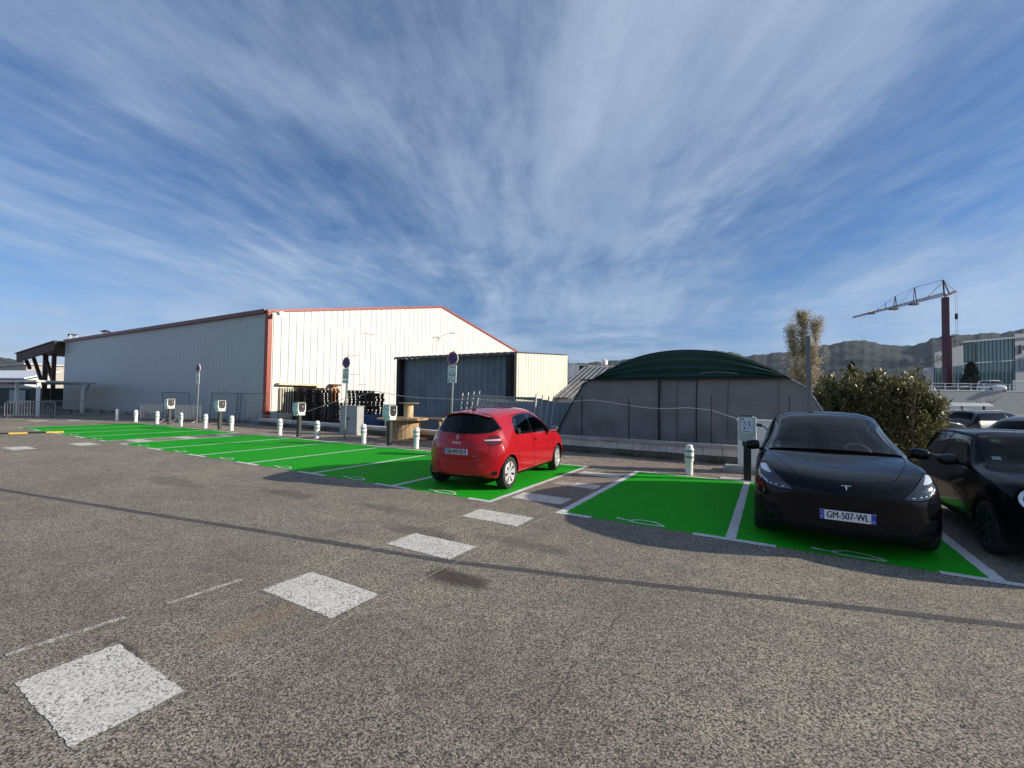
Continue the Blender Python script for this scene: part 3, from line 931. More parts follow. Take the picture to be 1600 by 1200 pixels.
attach(MB().span((-190, 22, 0), (-131, 44, 7.2)).build('wall', pbr('beige_render', (0.40, 0.37, 0.33), 0.8)), pb)
attach(MB().span((-191, 21.5, 7.2), (-130.5, 44.5, 7.5)).build('roof', m_roof), pb)
for k in range(5):
    attach(MB().span((-182 + k * 9.5, 21.9, 4.4), (-178.5 + k * 9.5, 21.97, 6.2)).build('window', m_curtain), pb)

# ================================================================== SHED beside the warehouse
sh = thing('metal_shed', 'cream corrugated shed with a dark grey sliding front beside the warehouse', 'shed', (-9.6, 11, 0))
SX0, SX1, SY0, SY1 = -13.32, -6.0, 11.0, 17.2


def corr(a, b, z0, z1a, z1b, nrm, pitch=0.20, depth=0.035):
    mb = MB()
    ln = math.dist(a, b)
    ribbed(mb, a, b, lambda t: z1a + (z1b - z1a) * t / ln, pitch, pitch * 0.62, depth, nrm, z0)
    return mb


attach(corr((SX1, SY0 + 0.2), (SX1, SY1), 1.58, 3.84, 4.22, (1, 0), 0.32).build('side_cladding', m_clad_cream), sh)
attach(MB().span((SX1 - 0.05, SY0 + 0.1, 0), (SX1 - 0.02, SY1, 1.6)).build('lower_wall', m_clad_grey), sh)
attach(corr((SX0 + 0.25, SY0 + 0.35), (SX1 - 0.2, SY0 + 0.35), 0.0, 3.76, 3.76, (0, -1), 0.36, 0.04).build('sliding_front', pbr('blue_grey_sheet', (0.155, 0.20, 0.235), 0.5, var=0.16, vscale=0.8, dirt=((0.08, 0.10, 0.12), 1.1, 0.48, 0.6))), sh)
attach(MB().span((SX0, SY0, 0), (SX0 + 0.24, SY0 + 0.5, 3.75)).build('post', m_rubber), sh)
attach(MB().span((SX1 - 0.42, SY0 - 0.02, 0), (SX1 - 0.14, SY0 + 0.33, 3.75)).build('post', m_rubber), sh)
attach(MB().span((SX1 - 0.12, SY0 - 0.02, 0), (SX1 + 0.03, SY0 + 0.19, 3.78)).build('post', m_dark), sh)
mb = MB()
n = 40
vs = []
for i in range(n + 1):
    xx = SX0 - 0.1 + (SX1 - SX0 + 0.2) * i / n
    dz = 0.05 if i % 2 else 0.0
    vs += [(xx, SY0 - 0.12, 3.80 + dz), (xx, SY1 + 0.1, 4.24 + dz), (xx, SY0 - 0.12, 3.68 + dz)]
for i in range(n):
    a = 3 * i
    mb.add([], [])
    mb.f += [(a, a + 3, a + 4, a + 1), (a + 2, a + 5, a + 3, a)]
    mb.m += [0, 0]
mb.v = vs
attach(mb.build('roof', pbr('dark_roof_sheet', (0.12, 0.115, 0.11), 0.6)), sh)
attach(MB().span((SX0, SY1 - 0.1, 0), (SX1, SY1, 4.15)).build('back_wall', m_clad_grey), sh)

# lower grey corrugated fence sheets right of the shed
cf = tag(corr((-6.0, 10.2), (-2.4, 10.2), 0.0, 1.62, 1.58, (0, -1), 0.22, 0.03).build('corrugated_fence', pbr('blue_grey_fence_sheet', (0.17, 0.21, 0.24), 0.5, var=0.2, vscale=1.0)),
         'low blue grey corrugated sheet fence between the cream shed and the tunnel tent', 'fence')
# grey fibre-cement lean-to roof and white building behind
lt = thing('lean_to', 'grey corrugated lean-to roof rising between the cream shed and the tunnel tent', 'lean-to', (-5, 17, 0))
mb = MB()
vs = []
n = 30
for i in range(n + 1):
    xx = -6.4 + 4.6 * i / n
    dz = 0.07 if i % 2 else 0.0
    vs += [(xx, 15.2, 1.75 + dz), (xx, 20.5, 3.75 + dz)]
mb.v = vs
mb.f = [(2 * i, 2 * i + 2, 2 * i + 3, 2 * i + 1) for i in range(n)]
mb.m = [0] * n
attach(mb.build('roof', pbr('fibre_cement', (0.20, 0.20, 0.205), 0.8, var=0.2)), lt)
attach(MB().span((-6.3, 15.4, 0), (-1.9, 15.5, 1.7)).build('wall', m_clad_grey), lt)
wb = thing('white_hall', 'white clad hall seen over the lean-to roof beside the cream shed', 'building', (-9, 28, 0))
attach(corr((-18, 28), (-3.5, 28), 0, 5.1, 4.15, (0, -1), 0.5, 0.05).build('wall', pbr('white_hall_wall', (0.82, 0.82, 0.79), 0.5, var=0.04)), wb)
attach(MB().add([(-18, 27.9, 5.15), (-3.4, 27.9, 4.2), (-3.4, 40, 4.2), (-18, 40, 5.15)], [(0, 1, 2, 3)]).build('roof', m_roof), wb)
attach(MB().span((-8.6, 25.4, 0), (-8.0, 26.0, 4.25)).build('chimney', m_rubber), wb)
sp = thing('pole_lamp', 'white pole lamp rising behind the lean-to roof', 'lamp', (-6.3, 24.5, 0))
MB().lathe([(0.07, 0), (0.07, 4.1)], 10).build('pole', m_pale_grey, sp)
MB().lathe([(0.10, 4.1), (0.24, 4.2), (0.24, 4.5), (0.05, 4.62)], 12).build('lamp_head', m_white_plastic, sp)
MB().tube([(0, 0, 3.55), (-0.5, -0.1, 3.62), (-0.9, -0.2, 3.6)], 0.06).build('arm', m_rubber, sp)

# ================================================================== TUNNEL TENT
tt = thing('tunnel_tent', 'grey tarpaulin tunnel tent with a dark green arched top behind the low wall', 'tent', (1.3, 9.0, 0))
TY0, TY1 = 9.0, 24.0
KX0, KX1, KZ = -1.55, 4.52, 2.46        # knee points
prof_arc = []
for i in range(25):
    a = i / 24
    s_ = 2 * a - 1
    prof_arc.append((KX0 + (KX1 - KX0) * a, KZ + 0.95 * (1 - abs(s_) ** 2.15)))
lside = [(-3.05, 0.0), (-2.72, 0.85), (-2.20, 1.75), (-1.88, 2.28), (KX0, KZ)]
rside = [(KX1, KZ), (4.95, 2.18), (5.40, 1.42), (5.75, 0.70), (5.98, 0.0)]
# front sheet with slight billow
mb = MB()
poly = lside[:-1] + [(KX0, KZ), (KX1, KZ)] + rside[1:]
NXg, NZg = 72, 20
xs = np.linspace(-3.05, 5.98, NXg)
def xl(z):
    return float(np.interp(z, [p[1] for p in lside], [p[0] for p in lside]))
def xr(z):
    r_ = rside[::-1]
    return float(np.interp(z, [p[1] for p in r_], [p[0] for p in r_]))
vs = []
for j in range(NZg + 1):
    z = KZ * j / NZg
    for i in range(NXg + 1):
        x = xl(z) + (xr(z) - xl(z)) * i / NXg
        bil = 0.045 * math.sin(x * 3.1 + 0.9 * math.sin(z * 2.3 + x)) + 0.022 * math.sin(x * 8.3 + z * 3.7) + 0.02 * math.sin(z * 6 + 2.1 * math.sin(x * 1.7)) + 0.010 * math.sin(x * 21 - z * 9)
        vs.append((x, TY0 + bil * math.sin(math.pi * min(1, z / KZ + 0.12)), z))
mb.v = vs
mb.f = [(j * (NXg + 1) + i, j * (NXg + 1) + i + 1, (j + 1) * (NXg + 1) + i + 1, (j + 1) * (NXg + 1) + i) for j in range(NZg) for i in range(NXg)]
mb.m = [0] * len(mb.f)
attach(mb.build('front_sheet', m_tarp_grey, smooth=True), tt)
# green top: front lunette with sagging folds plus the roof barrel
mb = MB()
vs = []
NG = 14
for j in range(NG + 1):
    for i in range(49):
        a = i / 48
        s_ = 2 * a - 1
        top = 0.95 * (1 - abs(s_) ** 2.15)
        h_ = top * j / NG
        x = KX0 + (KX1 - KX0) * a
        y = TY0 - 0.10 - 0.05 * math.sin(j * 1.57) * (1 if 0 < j < NG else 0) + 0.25 * (j / NG) ** 2
        vs.append((x, y, KZ + 0.005 + h_))
mb.v = vs
mb.f = [(j * 49 + i, j * 49 + i + 1, (j + 1) * 49 + i + 1, (j + 1) * 49 + i) for j in range(NG) for i in range(48)]
mb.m = [0] * len(mb.f)
attach(mb.build('front_lunette', m_tarp_green, smooth=True), tt)
mb = MB()
for (x, z) in prof_arc:
    mb.v += [(x, TY0 + 0.12, z + 0.02), (x, TY1, z + 0.02)]
mb.f = [(2 * i, 2 * i + 2, 2 * i + 3, 2 * i + 1) for i in range(24)]
mb.m = [0] * 24
attach(mb.build('roof_cover', m_tarp_green, smooth=True), tt)
for nm, sd in (('side_cover', lside), ('side_cover', rside)):
    mb = MB()
    for (x, z) in sd:
        mb.v += [(x, TY0 + 0.01, z), (x, TY1, z)]
    mb.f = [(2 * i, 2 * i + 2, 2 * i + 3, 2 * i + 1) for i in range(len(sd) - 1)]
    mb.m = [0] * (len(sd) - 1)
    attach(mb.build(nm, m_tarp_light, smooth=True), tt)
mb = MB()
mb.beam((-1.95, TY0 - 0.13, KZ - 0.02), (KX1 + 0.06, TY0 - 0.13, KZ - 0.02), 0.05)
attach(mb.build('eaves_bar', m_rubber), tt)
attach(MB().tube([(KX1, TY0 - 0.04, KZ)] + [(x, TY0 - 0.04, z) for x, z in rside[1:]], 0.03).build('edge_pipe', m_steel), tt)
attach(MB().tube([(x, TY0 - 0.04, z) for x, z in lside], 0.025).build('edge_pipe', m_rubber), tt)
for xp, rp in ((0.84, 0.034), (2.01, 0.018), (1.41, 0.007), (2.92, 0.007), (4.27, 0.005)):
    attach(MB().tube([(xp + 0.01, TY0 - 0.07, 0.05), (xp - 0.012, TY0 - 0.075, 1.2), (xp + 0.008, TY0 - 0.07, 2.43)], rp).build('seam_pole', m_rubber), tt)
mb = MB().tube([(1.45, TY0 - 0.08, 2.36), (2.0, TY0 - 0.08, 2.39)], 0.016)
mb.tube([(2.1, TY0 - 0.15, 2.62), (2.6, TY0 - 0.16, 2.66), (3.2, TY0 - 0.15, 2.60)], 0.012)
attach(mb.build('zip_track', m_steel), tt)

# ================================================================== LOW WALL
def wall_run(x0, x1, y0, y1, top, base_mat, nm, lab):
    t = thing(nm, lab, 'wall', ((x0 + x1) / 2, (y0 + y1) / 2, 0))
    d = Vector((x1 - x0, y1 - y0, 0)); L_ = d.length; ang = math.atan2(d.y, d.x)
    c = ((x0 + x1) / 2, (y0 + y1) / 2)
    attach(MB().box((c[0], c[1] + 0.06, 0.10), (L_, 0.30, 0.20), rz=ang).build('footing', m_dark_concrete), t)
    mb = MB()
    n = int(L_ / 0.50)
    for i in range(n):
        q = (i + 0.5) / n
        dz = random.uniform(-0.006, 0.006)
        mb.box((x0 + d.x * q, y0 + d.y * q + random.uniform(-0.006, 0.006), (0.203 + top - 0.10) / 2 + dz), (L_ / n - 0.012, 0.22, top - 0.10 - 0.203), rz=ang)
    attach(mb.build('block_course', m_pale_block, bevel=0.006), t)
    mb = MB()
    n = int(L_ / 1.0)
    for i in range(n):
        q = (i + 0.5) / n
        mb.box((x0 + d.x * q, y0 + d.y * q - 0.01, top - 0.047), (L_ / n - 0.008, 0.32, 0.095), rz=ang)
    attach(mb.build('coping', base_mat, bevel=0.008), t)
    return t


wall_run(-3.6, 3.9, 7.50, 7.42, 0.52, m_concrete, 'low_wall', 'low pale block wall with grey coping in front of the tunnel tent')
wall_run(-21.0, -4.4, 8.2, 7.55, 0.38, m_pale_block, 'low_wall', 'long low pale kerb wall in front of the pallets and the sliding shed front')

# weeds along the foot of the walls and the warehouse
def leaf_mesh(name, pts, nrm, size, aspect, mat, parent=None, jitter=1.0, seed=1):
    rg = np.random.default_rng(seed)
    n = len(pts)
    a = rg.normal(size=(n, 3)) * jitter + nrm
    a /= np.linalg.norm(a, axis=1)[:, None] + 1e-9
    b = rg.normal(size=(n, 3))
    b -= a * (a * b).sum(1)[:, None]
    b /= np.linalg.norm(b, axis=1)[:, None] + 1e-9
    sz = size * rg.uniform(0.6, 1.4, n)
    L1 = a * (sz)[:, None]
    W1 = b * (sz / aspect)[:, None]
    v = np.empty((n, 4, 3))
    v[:, 0] = pts
    v[:, 1] = pts + L1 * 0.45 + W1 * 0.5
    v[:, 2] = pts + L1
    v[:, 3] = pts + L1 * 0.45 - W1 * 0.5
    me = bpy.data.meshes.new(name)
    me.vertices.add(n * 4)
    me.vertices.foreach_set('co', v.reshape(-1))
    me.loops.add(n * 4)
    me.loops.foreach_set('vertex_index', np.arange(n * 4, dtype=np.int32))
    me.polygons.add(n)
    me.polygons.foreach_set('loop_start', np.arange(0, n * 4, 4, dtype=np.int32))
    me.polygons.foreach_set('loop_total', np.full(n, 4, dtype=np.int32))
    me.update(calc_edges=True)
    me.materials.append(mat)
    o = bpy.data.objects.new(name, me)
    COL.objects.link(o)
    if parent:
        attach(o, parent)
    return o


rg = np.random.default_rng(5)
P_ = []
for (xa, xb, yy, n, hh) in ((-3.4, 3.4, 7.24, 900, 0.10), (-20.5, -4.5, 7.75, 1500, 0.13), (-50, -22.5, 8.7, 2200, 0.28)):
    xx = rg.uniform(xa, xb, n)
    keep = (np.sin(xx * 2.3) + np.sin(xx * 5.1 + 1) + rg.normal(size=n) * 0.5) > 0.2
    xx = xx[keep]
    yv = np.interp(xx, [-20.5, -4.5], [8.0, 7.38]) - rg.uniform(0, 0.12, len(xx)) if xa == -20.5 else yy + rg.uniform(-0.12, 0.06, len(xx))
    P_.append(np.stack([xx, yv, rg.uniform(0, hh, len(xx)) * rg.uniform(0.2, 1, len(xx))], 1))
P_ = np.concatenate(P_)
wd = leaf_mesh('weeds', P_, np.array([0, -0.2, 1.0]), 0.11, 3.5, m_weed, seed=9)
wd['kind'] = 'stuff'
wd['label'], wd['category'] = 'straggly weeds along the foot of the low wall and the warehouse', 'weeds'
# pebbles and debris scattered on the gravel and the asphalt edge
mb = MB()
for k in range(1600):
    x, y = random.uniform(-24, 4.2), random.uniform(4.75, 7.1)
    s_ = random.uniform(0.008, 0.03)
    a = random.uniform(0, 6.28)
    q = [(x + s_ * math.cos(a + i * 1.257) * random.uniform(0.7, 1.2), y + s_ * math.sin(a + i * 1.257), 0.004) for i in range(5)]
    mb.add(q + [(x, y, 0.004 + s_ * 0.7)], [(0, 1, 5), (1, 2, 5), (2, 3, 5), (3, 4, 5), (4, 0, 5)])
for k in range(520):     # grit and bits of dry leaf on the lane
    x, y = random.uniform(-9, 8), random.uniform(-5.9, -0.1)
    s_ = random.uniform(0.003, 0.010)
    a = random.uniform(0, 6.28)
    q = [(x + s_ * math.cos(a + i * 1.257) * random.uniform(0.6, 1.4), y + s_ * math.sin(a + i * 1.257), 0.001) for i in range(5)]
    mb.add(q + [(x, y, 0.001 + s_ * 0.6)], [(0, 1, 5), (1, 2, 5), (2, 3, 5), (3, 4, 5), (4, 0, 5)])
pbb = mb.build('pebbles', m_gravel)
pbb['kind'] = 'stuff'
pbb['label'], pbb['category'] = 'loose pebbles and grit scattered over the gravel margin and the lane', 'pebbles'
# ================================================================== BOLLARDS
def make_bollard(loc, label):
    t = thing('bollard', label, 'bollard', loc, group='white plastic bollards along the bays')
    MB().lathe([(0.085, 0), (0.085, 0.30), (0.10, 0.34), (0.105, 0.36), (0.105, 0.60), (0.098, 0.63), (0.085, 0.64), (0.085, 0.67), (0.075, 0.70), (0.04, 0.715), (0.0, 0.72)], 22).build('post', m_white_plastic, t, smooth=True)
    MB().lathe([(0.1065, 0.54), (0.1085, 0.545), (0.1085, 0.595), (0.1065, 0.60)], 22).build('reflective_band', m_reflect, t, smooth=True)
    MB().lathe([(0.1065, 0.40), (0.1085, 0.405), (0.1085, 0.455), (0.1065, 0.46)], 22).build('reflective_band', m_reflect, t, smooth=True)
    return t


BOLL = [(2.40, 4.84, 'white bollard between the empty green bay and the low wall, nearest the camera'),
        (-6.24, 4.92, 'white bollard just left of the red hatchback'),
        (-8.83, 4.95, 'white bollard left of the wooden cable drum and nearest charger to it'),
        (-11.73, 5.10, 'white bollard beside the middle parking sign pole and grey cabinet'),
        (-14.15, 5.05, 'white bollard left of the charger in front of the tall pallet stack'),
        (-17.99, 5.05, 'white bollard right of the charger that stands before the warehouse corner'),
        (-20.48, 5.08, 'white bollard right of the farthest parking sign pole'),
        (-22.80, 4.98, 'white bollard left of the farthest parking sign pole'),
        (-25.52, 4.98, 'white bollard in front of the crowd barrier at the grey warehouse wall'),
        (-28.20, 4.95, 'second white bollard from the far left end of the row'),
        (-30.70, 4.90, 'white bollard at the far left end of the row')]
b0 = None
for (x, y, lb) in BOLL:
    if b0 is None:
        b0 = make_bollard((x, y, 0), lb)
    else:
        bb = dup(b0, (x, y, 0), random.uniform(0, 6), lb)
        bb.rotation_euler = (random.uniform(-0.02, 0.02), random.uniform(-0.02, 0.02), random.uniform(0, 6))


# ================================================================== CHARGING STATIONS
def make_charger(loc, label):
    t = thing('charging_station', label, 'charger', loc, group='charging stations on posts')
    MB().box((0, 0.03, 0.46), (0.15, 0.13, 0.92)).build('post', m_charger_post, t, bevel=0.008)
    MB().box((0, 0.03, 0.008), (0.26, 0.24, 0.016)).build('base_plate', m_steel, t)
    # head: rounded housing with a pale front panel
    mb = MB()
    fr = [(-0.135, 0.90), (-0.05, 0.875), (0.05, 0.875), (0.135, 0.90), (0.145, 1.05), (0.13, 1.40), (0.11, 1.43), (-0.11, 1.43), (-0.13, 1.40), (-0.145, 1.05)]
    mb.prism(fr, lambda a, b, q: (a, q, b), -0.15, 0.20)
    hd = mb.build('housing', m_charger_green, t, bevel=0.012)
    MB().box((0, 0.02, 1.441), (0.25, 0.38, 0.02)).build('cap', m_charger_post, t, bevel=0.006)
    fp = MB().prism([(-0.118, 1.06), (0.118, 1.06), (0.112, 1.40), (-0.112, 1.40)], lambda a, b, q: (a, q, b), -0.158, -0.152).build('front_panel', m_plate, t)
    mb = MB()
    rr_ = random.Random(4)
    for (xx, zz_, ww, hh) in ((-0.08, 1.365, 0.035, 0.035), (-0.055, 1.31, 0.06, 0.016), (0.045, 1.30, 0.05, 0.03), (-0.05, 1.24, 0.08, 0.012), (0.05, 1.245, 0.04, 0.03), (-0.05, 1.17, 0.035, 0.035), (0.02, 1.17, 0.02, 0.02), (0.07, 1.19, 0.04, 0.012), (-0.01, 1.10, 0.15, 0.012), (-0.03, 1.275, 0.05, 0.01)):
        mb.box((xx, -0.1605, zz_), (ww, 0.003, hh))
    mb.build('printed_icons', m_blue_ink, fp)
    for sx in (1, -1):
        sd = 'socket_panel'
        mb = MB().prism([(-0.135, 1.03), (0.165, 1.03), (0.175, 1.415), (-0.13, 1.415)], lambda a, b, q: (q, a, b), sx * 0.143, sx * 0.152)
        spn = mb.build(sd, m_black_plastic, t, bevel=0.004)
        mb = MB()
        mb.lathe([(0.05, 0), (0.05, 0.012), (0.035, 0.014), (0.035, 0.004)], 16, (sx * 0.152 if sx > 0 else -0.166, 0.05, 1.24), 'X')
        mb.box((sx * 0.156, -0.055, 1.25), (0.01, 0.03, 0.05))
        mb.build('socket', m_trim, spn, smooth=True)
        MB().box((sx * 0.156, 0.08, 1.255), (0.008, 0.06, 0.035)).build('status_label', m_white_plastic, spn)
        # white bezel: a shallow U around the socket panel, wide at its foot
        mb = MB()
        U = [(-0.15, 1.41), (-0.17, 1.12), (-0.10, 0.91), (0.14, 0.91), (0.20, 1.12), (0.19, 1.41), (0.165, 1.41), (0.170, 1.13), (0.11, 1.035), (-0.07, 1.035), (-0.135, 1.13), (-0.13, 1.41)]
        mb.prism(U, lambda a, b, q: (q, a, b), sx * 0.140, sx * 0.175)
        mb.build('bezel', m_white_plastic, t, bevel=0.006)
    return t


CH = [(3.62, 4.76, 'charging station beside the black saloon, its pale front panel towards the camera'),
      (-7.66, 5.05, 'charging station in front of the wooden cable drum'),
      (-12.83, 5.02, 'charging station in front of the tall dark pallet stack'),
      (-18.84, 4.92, 'charging station before the red corner trim end of the grey warehouse wall'),
      (-24.01, 4.92, 'farthest charging station, beside the crowd barrier'),
      (-2.55, 5.0, 'charging station hidden behind the red hatchback')]
c0 = None
for (x, y, lb) in CH:
    if c0 is None:
        c0 = make_charger((x, y, 0), lb)
    else:
        dup(c0, (x, y, 0), random.uniform(-0.05, 0.05), lb)
mb = MB()
for (x, y) in [(c[0], c[1]) for c in CH]:
    mb.add([(x - 0.55, y - 0.14, 0.011), (x + 0.25, y - 0.14, 0.011), (x + 0.25, y + 0.22, 0.011), (x - 0.55, y + 0.22, 0.011)], [(0, 1, 2, 3)])
struct(mb.build('concrete_pads', pbr('pale_concrete_pad', (0.55, 0.53, 0.50), 0.85, var=0.15, vscale=6)))

# ================================================================== PARKING SIGNS
def make_sign(loc, label, lean=0.035):
    t = thing('parking_sign', label, 'sign', loc, group='no parking signs for charging bays')
    t.rotation_euler = (0, lean, 0)
    MB().lathe([(0.035, 0), (0.035, 3.30), (0.0, 3.31)], 12).build('pole', m_steel, t, smooth=True)
    d = MB().lathe([(0.0, 0), (0.225, 0), (0.225, 0.022), (0.0, 0.022)], 36, (0, -0.065, 3.05), 'Y')
    disc = d.build('sign_disc', m_sign_white, t)
    rg_ = MB()
    n = 40
    for r0_, r1_ in ((0.165, 0.212),):
        vs = []
        for k in range(n):
            a = 2 * math.pi * k / n
            vs += [(r0_ * math.cos(a), -0.0675, 3.05 + r0_ * math.sin(a)), (r1_ * math.cos(a), -0.0675, 3.05 + r1_ * math.sin(a))]
        rg_.add(vs, [(2 * k, 2 * k + 1, 2 * ((k + 1) % n) + 1, 2 * ((k + 1) % n)) for k in range(n)])
    rg_.beam((-0.125, -0.0685, 3.175), (0.125, -0.0685, 2.925), 0.045, 0.002)
    MB().lathe([(0.0, 0), (0.17, 0), (0.17, 0.001), (0.0, 0.001)], 36, (0, -0.0672, 3.05), 'Y').build('blue_field', m_blue_sign, disc)
    rg_.build('red_ring', m_red_sign, disc)
    p1 = MB().box((0, -0.055, 2.60), (0.36, 0.02, 0.44)).build('plate', m_sign_white, t, bevel=0.004)
    MB().box((0, -0.03, 2.60), (0.04, 0.03, 0.40)).build('clamp', m_steel, p1)
    mb = MB()
    car = [(-0.115, 2.50), (-0.09, 2.57), (-0.04, 2.625), (0.03, 2.63), (0.09, 2.58), (0.14, 2.53), (0.13, 2.49), (-0.10, 2.49)]
    for a, b in zip(car, car[1:] + car[:1]):
        mb.beam((a[0], -0.0665, a[1]), (b[0], -0.0665, b[1]), 0.02, 0.003)
    mb.beam((-0.115, -0.0665, 2.52), (-0.15, -0.0665, 2.55), 0.016, 0.003)
    mb.box((-0.05, -0.0665, 2.485), (0.05, 0.003, 0.045)).box((0.075, -0.0665, 2.485), (0.05, 0.003, 0.045))
    mb.build('car_symbol', m_ink, p1)
    text_mesh('lettering', 'SAUF', 0.085, m_ink, p1, (0, -0.0665, 2.755), (R(90), 0, 0), sx=1.3)
    p2 = MB().box((0, -0.055, 2.30), (0.36, 0.02, 0.14)).build('plate', m_sign_white, t, bevel=0.004)
    mb = MB().beam((-0.13, -0.0665, 2.30), (0.13, -0.0665, 2.30), 0.018, 0.003)
    for s_ in (-1, 1):
        mb.add([(s_ * 0.15, -0.068, 2.30), (s_ * 0.10, -0.068, 2.335), (s_ * 0.10, -0.068, 2.265)], [(0, 1, 2)])
    mb.build('arrow_symbol', m_ink, p2)
    return t


s0 = make_sign((-5.22, 5.45, 0), 'no parking sign with electric car plate rising behind the red hatchback', 0.03)
for (x, y, lb, ln) in ((-10.55, 5.48, 'no parking sign with electric car plate beside the grey cabinet and pallets', 0.03), (-21.85, 5.30, 'no parking sign with electric car plate against the grey warehouse side wall', 0.03)):
    c = dup(s0, (x, y, 0), None, lb)
    c.rotation_euler = (0, ln, 0)


# ================================================================== CROWD BARRIERS
def make_barrier(loc, rz, label, L_=2.4):
    t = thing('crowd_barrier', label, 'barrier', loc, rz, 'galvanised crowd barriers')
    h = L_ / 2
    MB().tube([(-h, 0, 0.18), (-h, 0, 1.0), (-h + 0.08, 0, 1.08), (h - 0.08, 0, 1.08), (h, 0, 1.0), (h, 0, 0.18)], 0.022).tube([(-h, 0, 0.22), (h, 0, 0.22)], 0.02).build('frame', m_steel, t, smooth=True)
    mb = MB()
    n = int(L_ / 0.13)
    for k in range(1, n):
        x = -h + L_ * k / n
        mb.tube([(x, 0, 0.22), (x, 0, 1.08)], 0.009, 6)
    mb.build('bars', m_steel, t)
    for s_ in (-1, 1):
        MB().tube([(s_ * (h - 0.25), -0.34, 0.02), (s_ * (h - 0.25), 0, 0.23), (s_ * (h - 0.25), 0.34, 0.02)], 0.018).build('foot', m_steel, t)
    return t


br = make_barrier((-36.15, 2.35, 0), 0.9, 'crowd barrier with splayed feet left of the white shelter post')
for (x, y, rz, lb) in ((-39.5, 2.7, 0.1, 'crowd barrier at the far left edge under the shelter roof'),
                       (-37.6, 5.4, 0.28, 'crowd barrier standing between the shelter and the grey warehouse wall'),
                       (-40.6, 4.6, 0.35, 'crowd barrier furthest back beneath the shelter roof'),
                       (-27.9, 5.75, 0.24, 'crowd barrier standing in the sun behind the farthest charger'),
                       (-25.6, 6.5, 0.12, 'crowd barrier at the grey wall right of the farthest charger')):
    dup(br, (x, y, 0), rz, lb)


def make_panel(loc, rz, label, w_=3.4, h=1.9, tilt=0.0):
    t = thing('mesh_fence_panel', label, 'fence panel', loc, rz, 'temporary wire mesh fence panels')
    t.rotation_euler = (tilt, 0, rz)
    MB().tube([(-w_ / 2, 0, 0.0), (-w_ / 2, 0, h), (w_ / 2, 0, h), (w_ / 2, 0, 0.0)], 0.021).tube([(-w_ / 2, 0, 0.12), (w_ / 2, 0, 0.12)], 0.02).build('frame', m_steel_dk, t)
    mb = MB()
    n = int(w_ / 0.24)
    for k in range(1, n):
        x = -w_ / 2 + w_ * k / n
        mb.beam((x, 0, 0.12), (x, 0, h), 0.008)
    for k in range(1, 8):
        mb.beam((-w_ / 2, 0, 0.12 + h * k / 8.2), (w_ / 2, 0, 0.12 + h * k / 8.2), 0.008)
    mb.build('mesh', m_steel_dk, t)
    return t


m_steel_dk = pbr('weathered_steel', (0.10, 0.11, 0.12), 0.55, metal=0.3)
pn = make_panel((-25.2, 8.3, 0), 0.02, 'wire mesh fence panel leaning along the grey warehouse wall, left of the red corner', 3.3, 1.78, -0.06)
for (x, y, rz, tl, lb) in ((-22.2, 8.25, -0.03, -0.05, 'wire mesh fence panel closest to the red warehouse corner trim'), (-30.4, 8.0, 0.06, 0.12, 'wire mesh fence panel sagging behind the farthest charger')):
    p = dup(pn, (x, y, 0), None, lb)
    p.rotation_euler = (tl, 0, rz)

# galvanised barriers leaning together behind the red car
def lean_panel(x, y, rz, tilt, label):
    t = thing('site_fence_panel', label, 'fence panel', (x, y, 0.0), rz, 'galvanised site panels leaning together')
    t.rotation_euler = (tilt, 0, rz)
    for s_ in (-1, 1):
        MB().tube([(s_ * 1.55, 0, 0.05), (s_ * 1.55, 0, 1.92)], 0.028).build('upright', m_steel, t)
    for z in (0.3, 1.78):
        MB().tube([(-1.55, 0, z), (1.55, 0, z)], 0.026).build('rail', m_steel, t)
    mb = MB()
    for k in range(1, 22):
        xx = -1.55 + 3.1 * k / 22
        mb.beam((xx, 0, 0.3), (xx, 0, 1.78), 0.011)
    mb.build('bars', m_steel, t)
    return t


LP = ['galvanised site panel at the front of the leaning set behind the red hatchback', 'galvanised site panel second in the leaning set behind the red hatchback',
      'galvanised site panel third in the leaning set behind the red hatchback', 'galvanised site panel at the back of the leaning set behind the red hatchback']
lp0 = lean_panel(-4.35, 6.75, 0.0, -0.14, LP[0])
for k in range(1, 4):
    c = dup(lp0, (-4.35 + 0.10 * k, 6.75 + 0.14 * k, 0), None, LP[k])
    c.rotation_euler = (-0.14 - 0.02 * k, 0.025 * k, 0.012 * k)

# ================================================================== PALLETS
def make_pallet(loc, rz, label, mat, group):
    t = thing('pallet', label, 'pallet', loc, rz, group)
    mb = MB()
    for k in range(6):
        mb.box((0, -0.36 + 0.144 * k, 0.133), (1.2, 0.10, 0.022))
    mb.build('deck', mat, t)
    for sy in (-0.35, 0, 0.35):      # three runners, each with its blocks as one outline
        pf = [(-0.60, 0), (0.60, 0), (0.60, 0.022), (0.595, 0.022), (0.595, 0.121), (0.465, 0.121), (0.465, 0.022), (0.065, 0.022), (0.065, 0.121), (-0.065, 0.121), (-0.065, 0.022), (-0.465, 0.022), (-0.465, 0.121), (-0.595, 0.121), (-0.595, 0.022), (-0.60, 0.022)]
        MB().prism(pf, lambda a, b, q: (a, q, b), sy - 0.05, sy + 0.05).build('runner', mat, t)
    return t


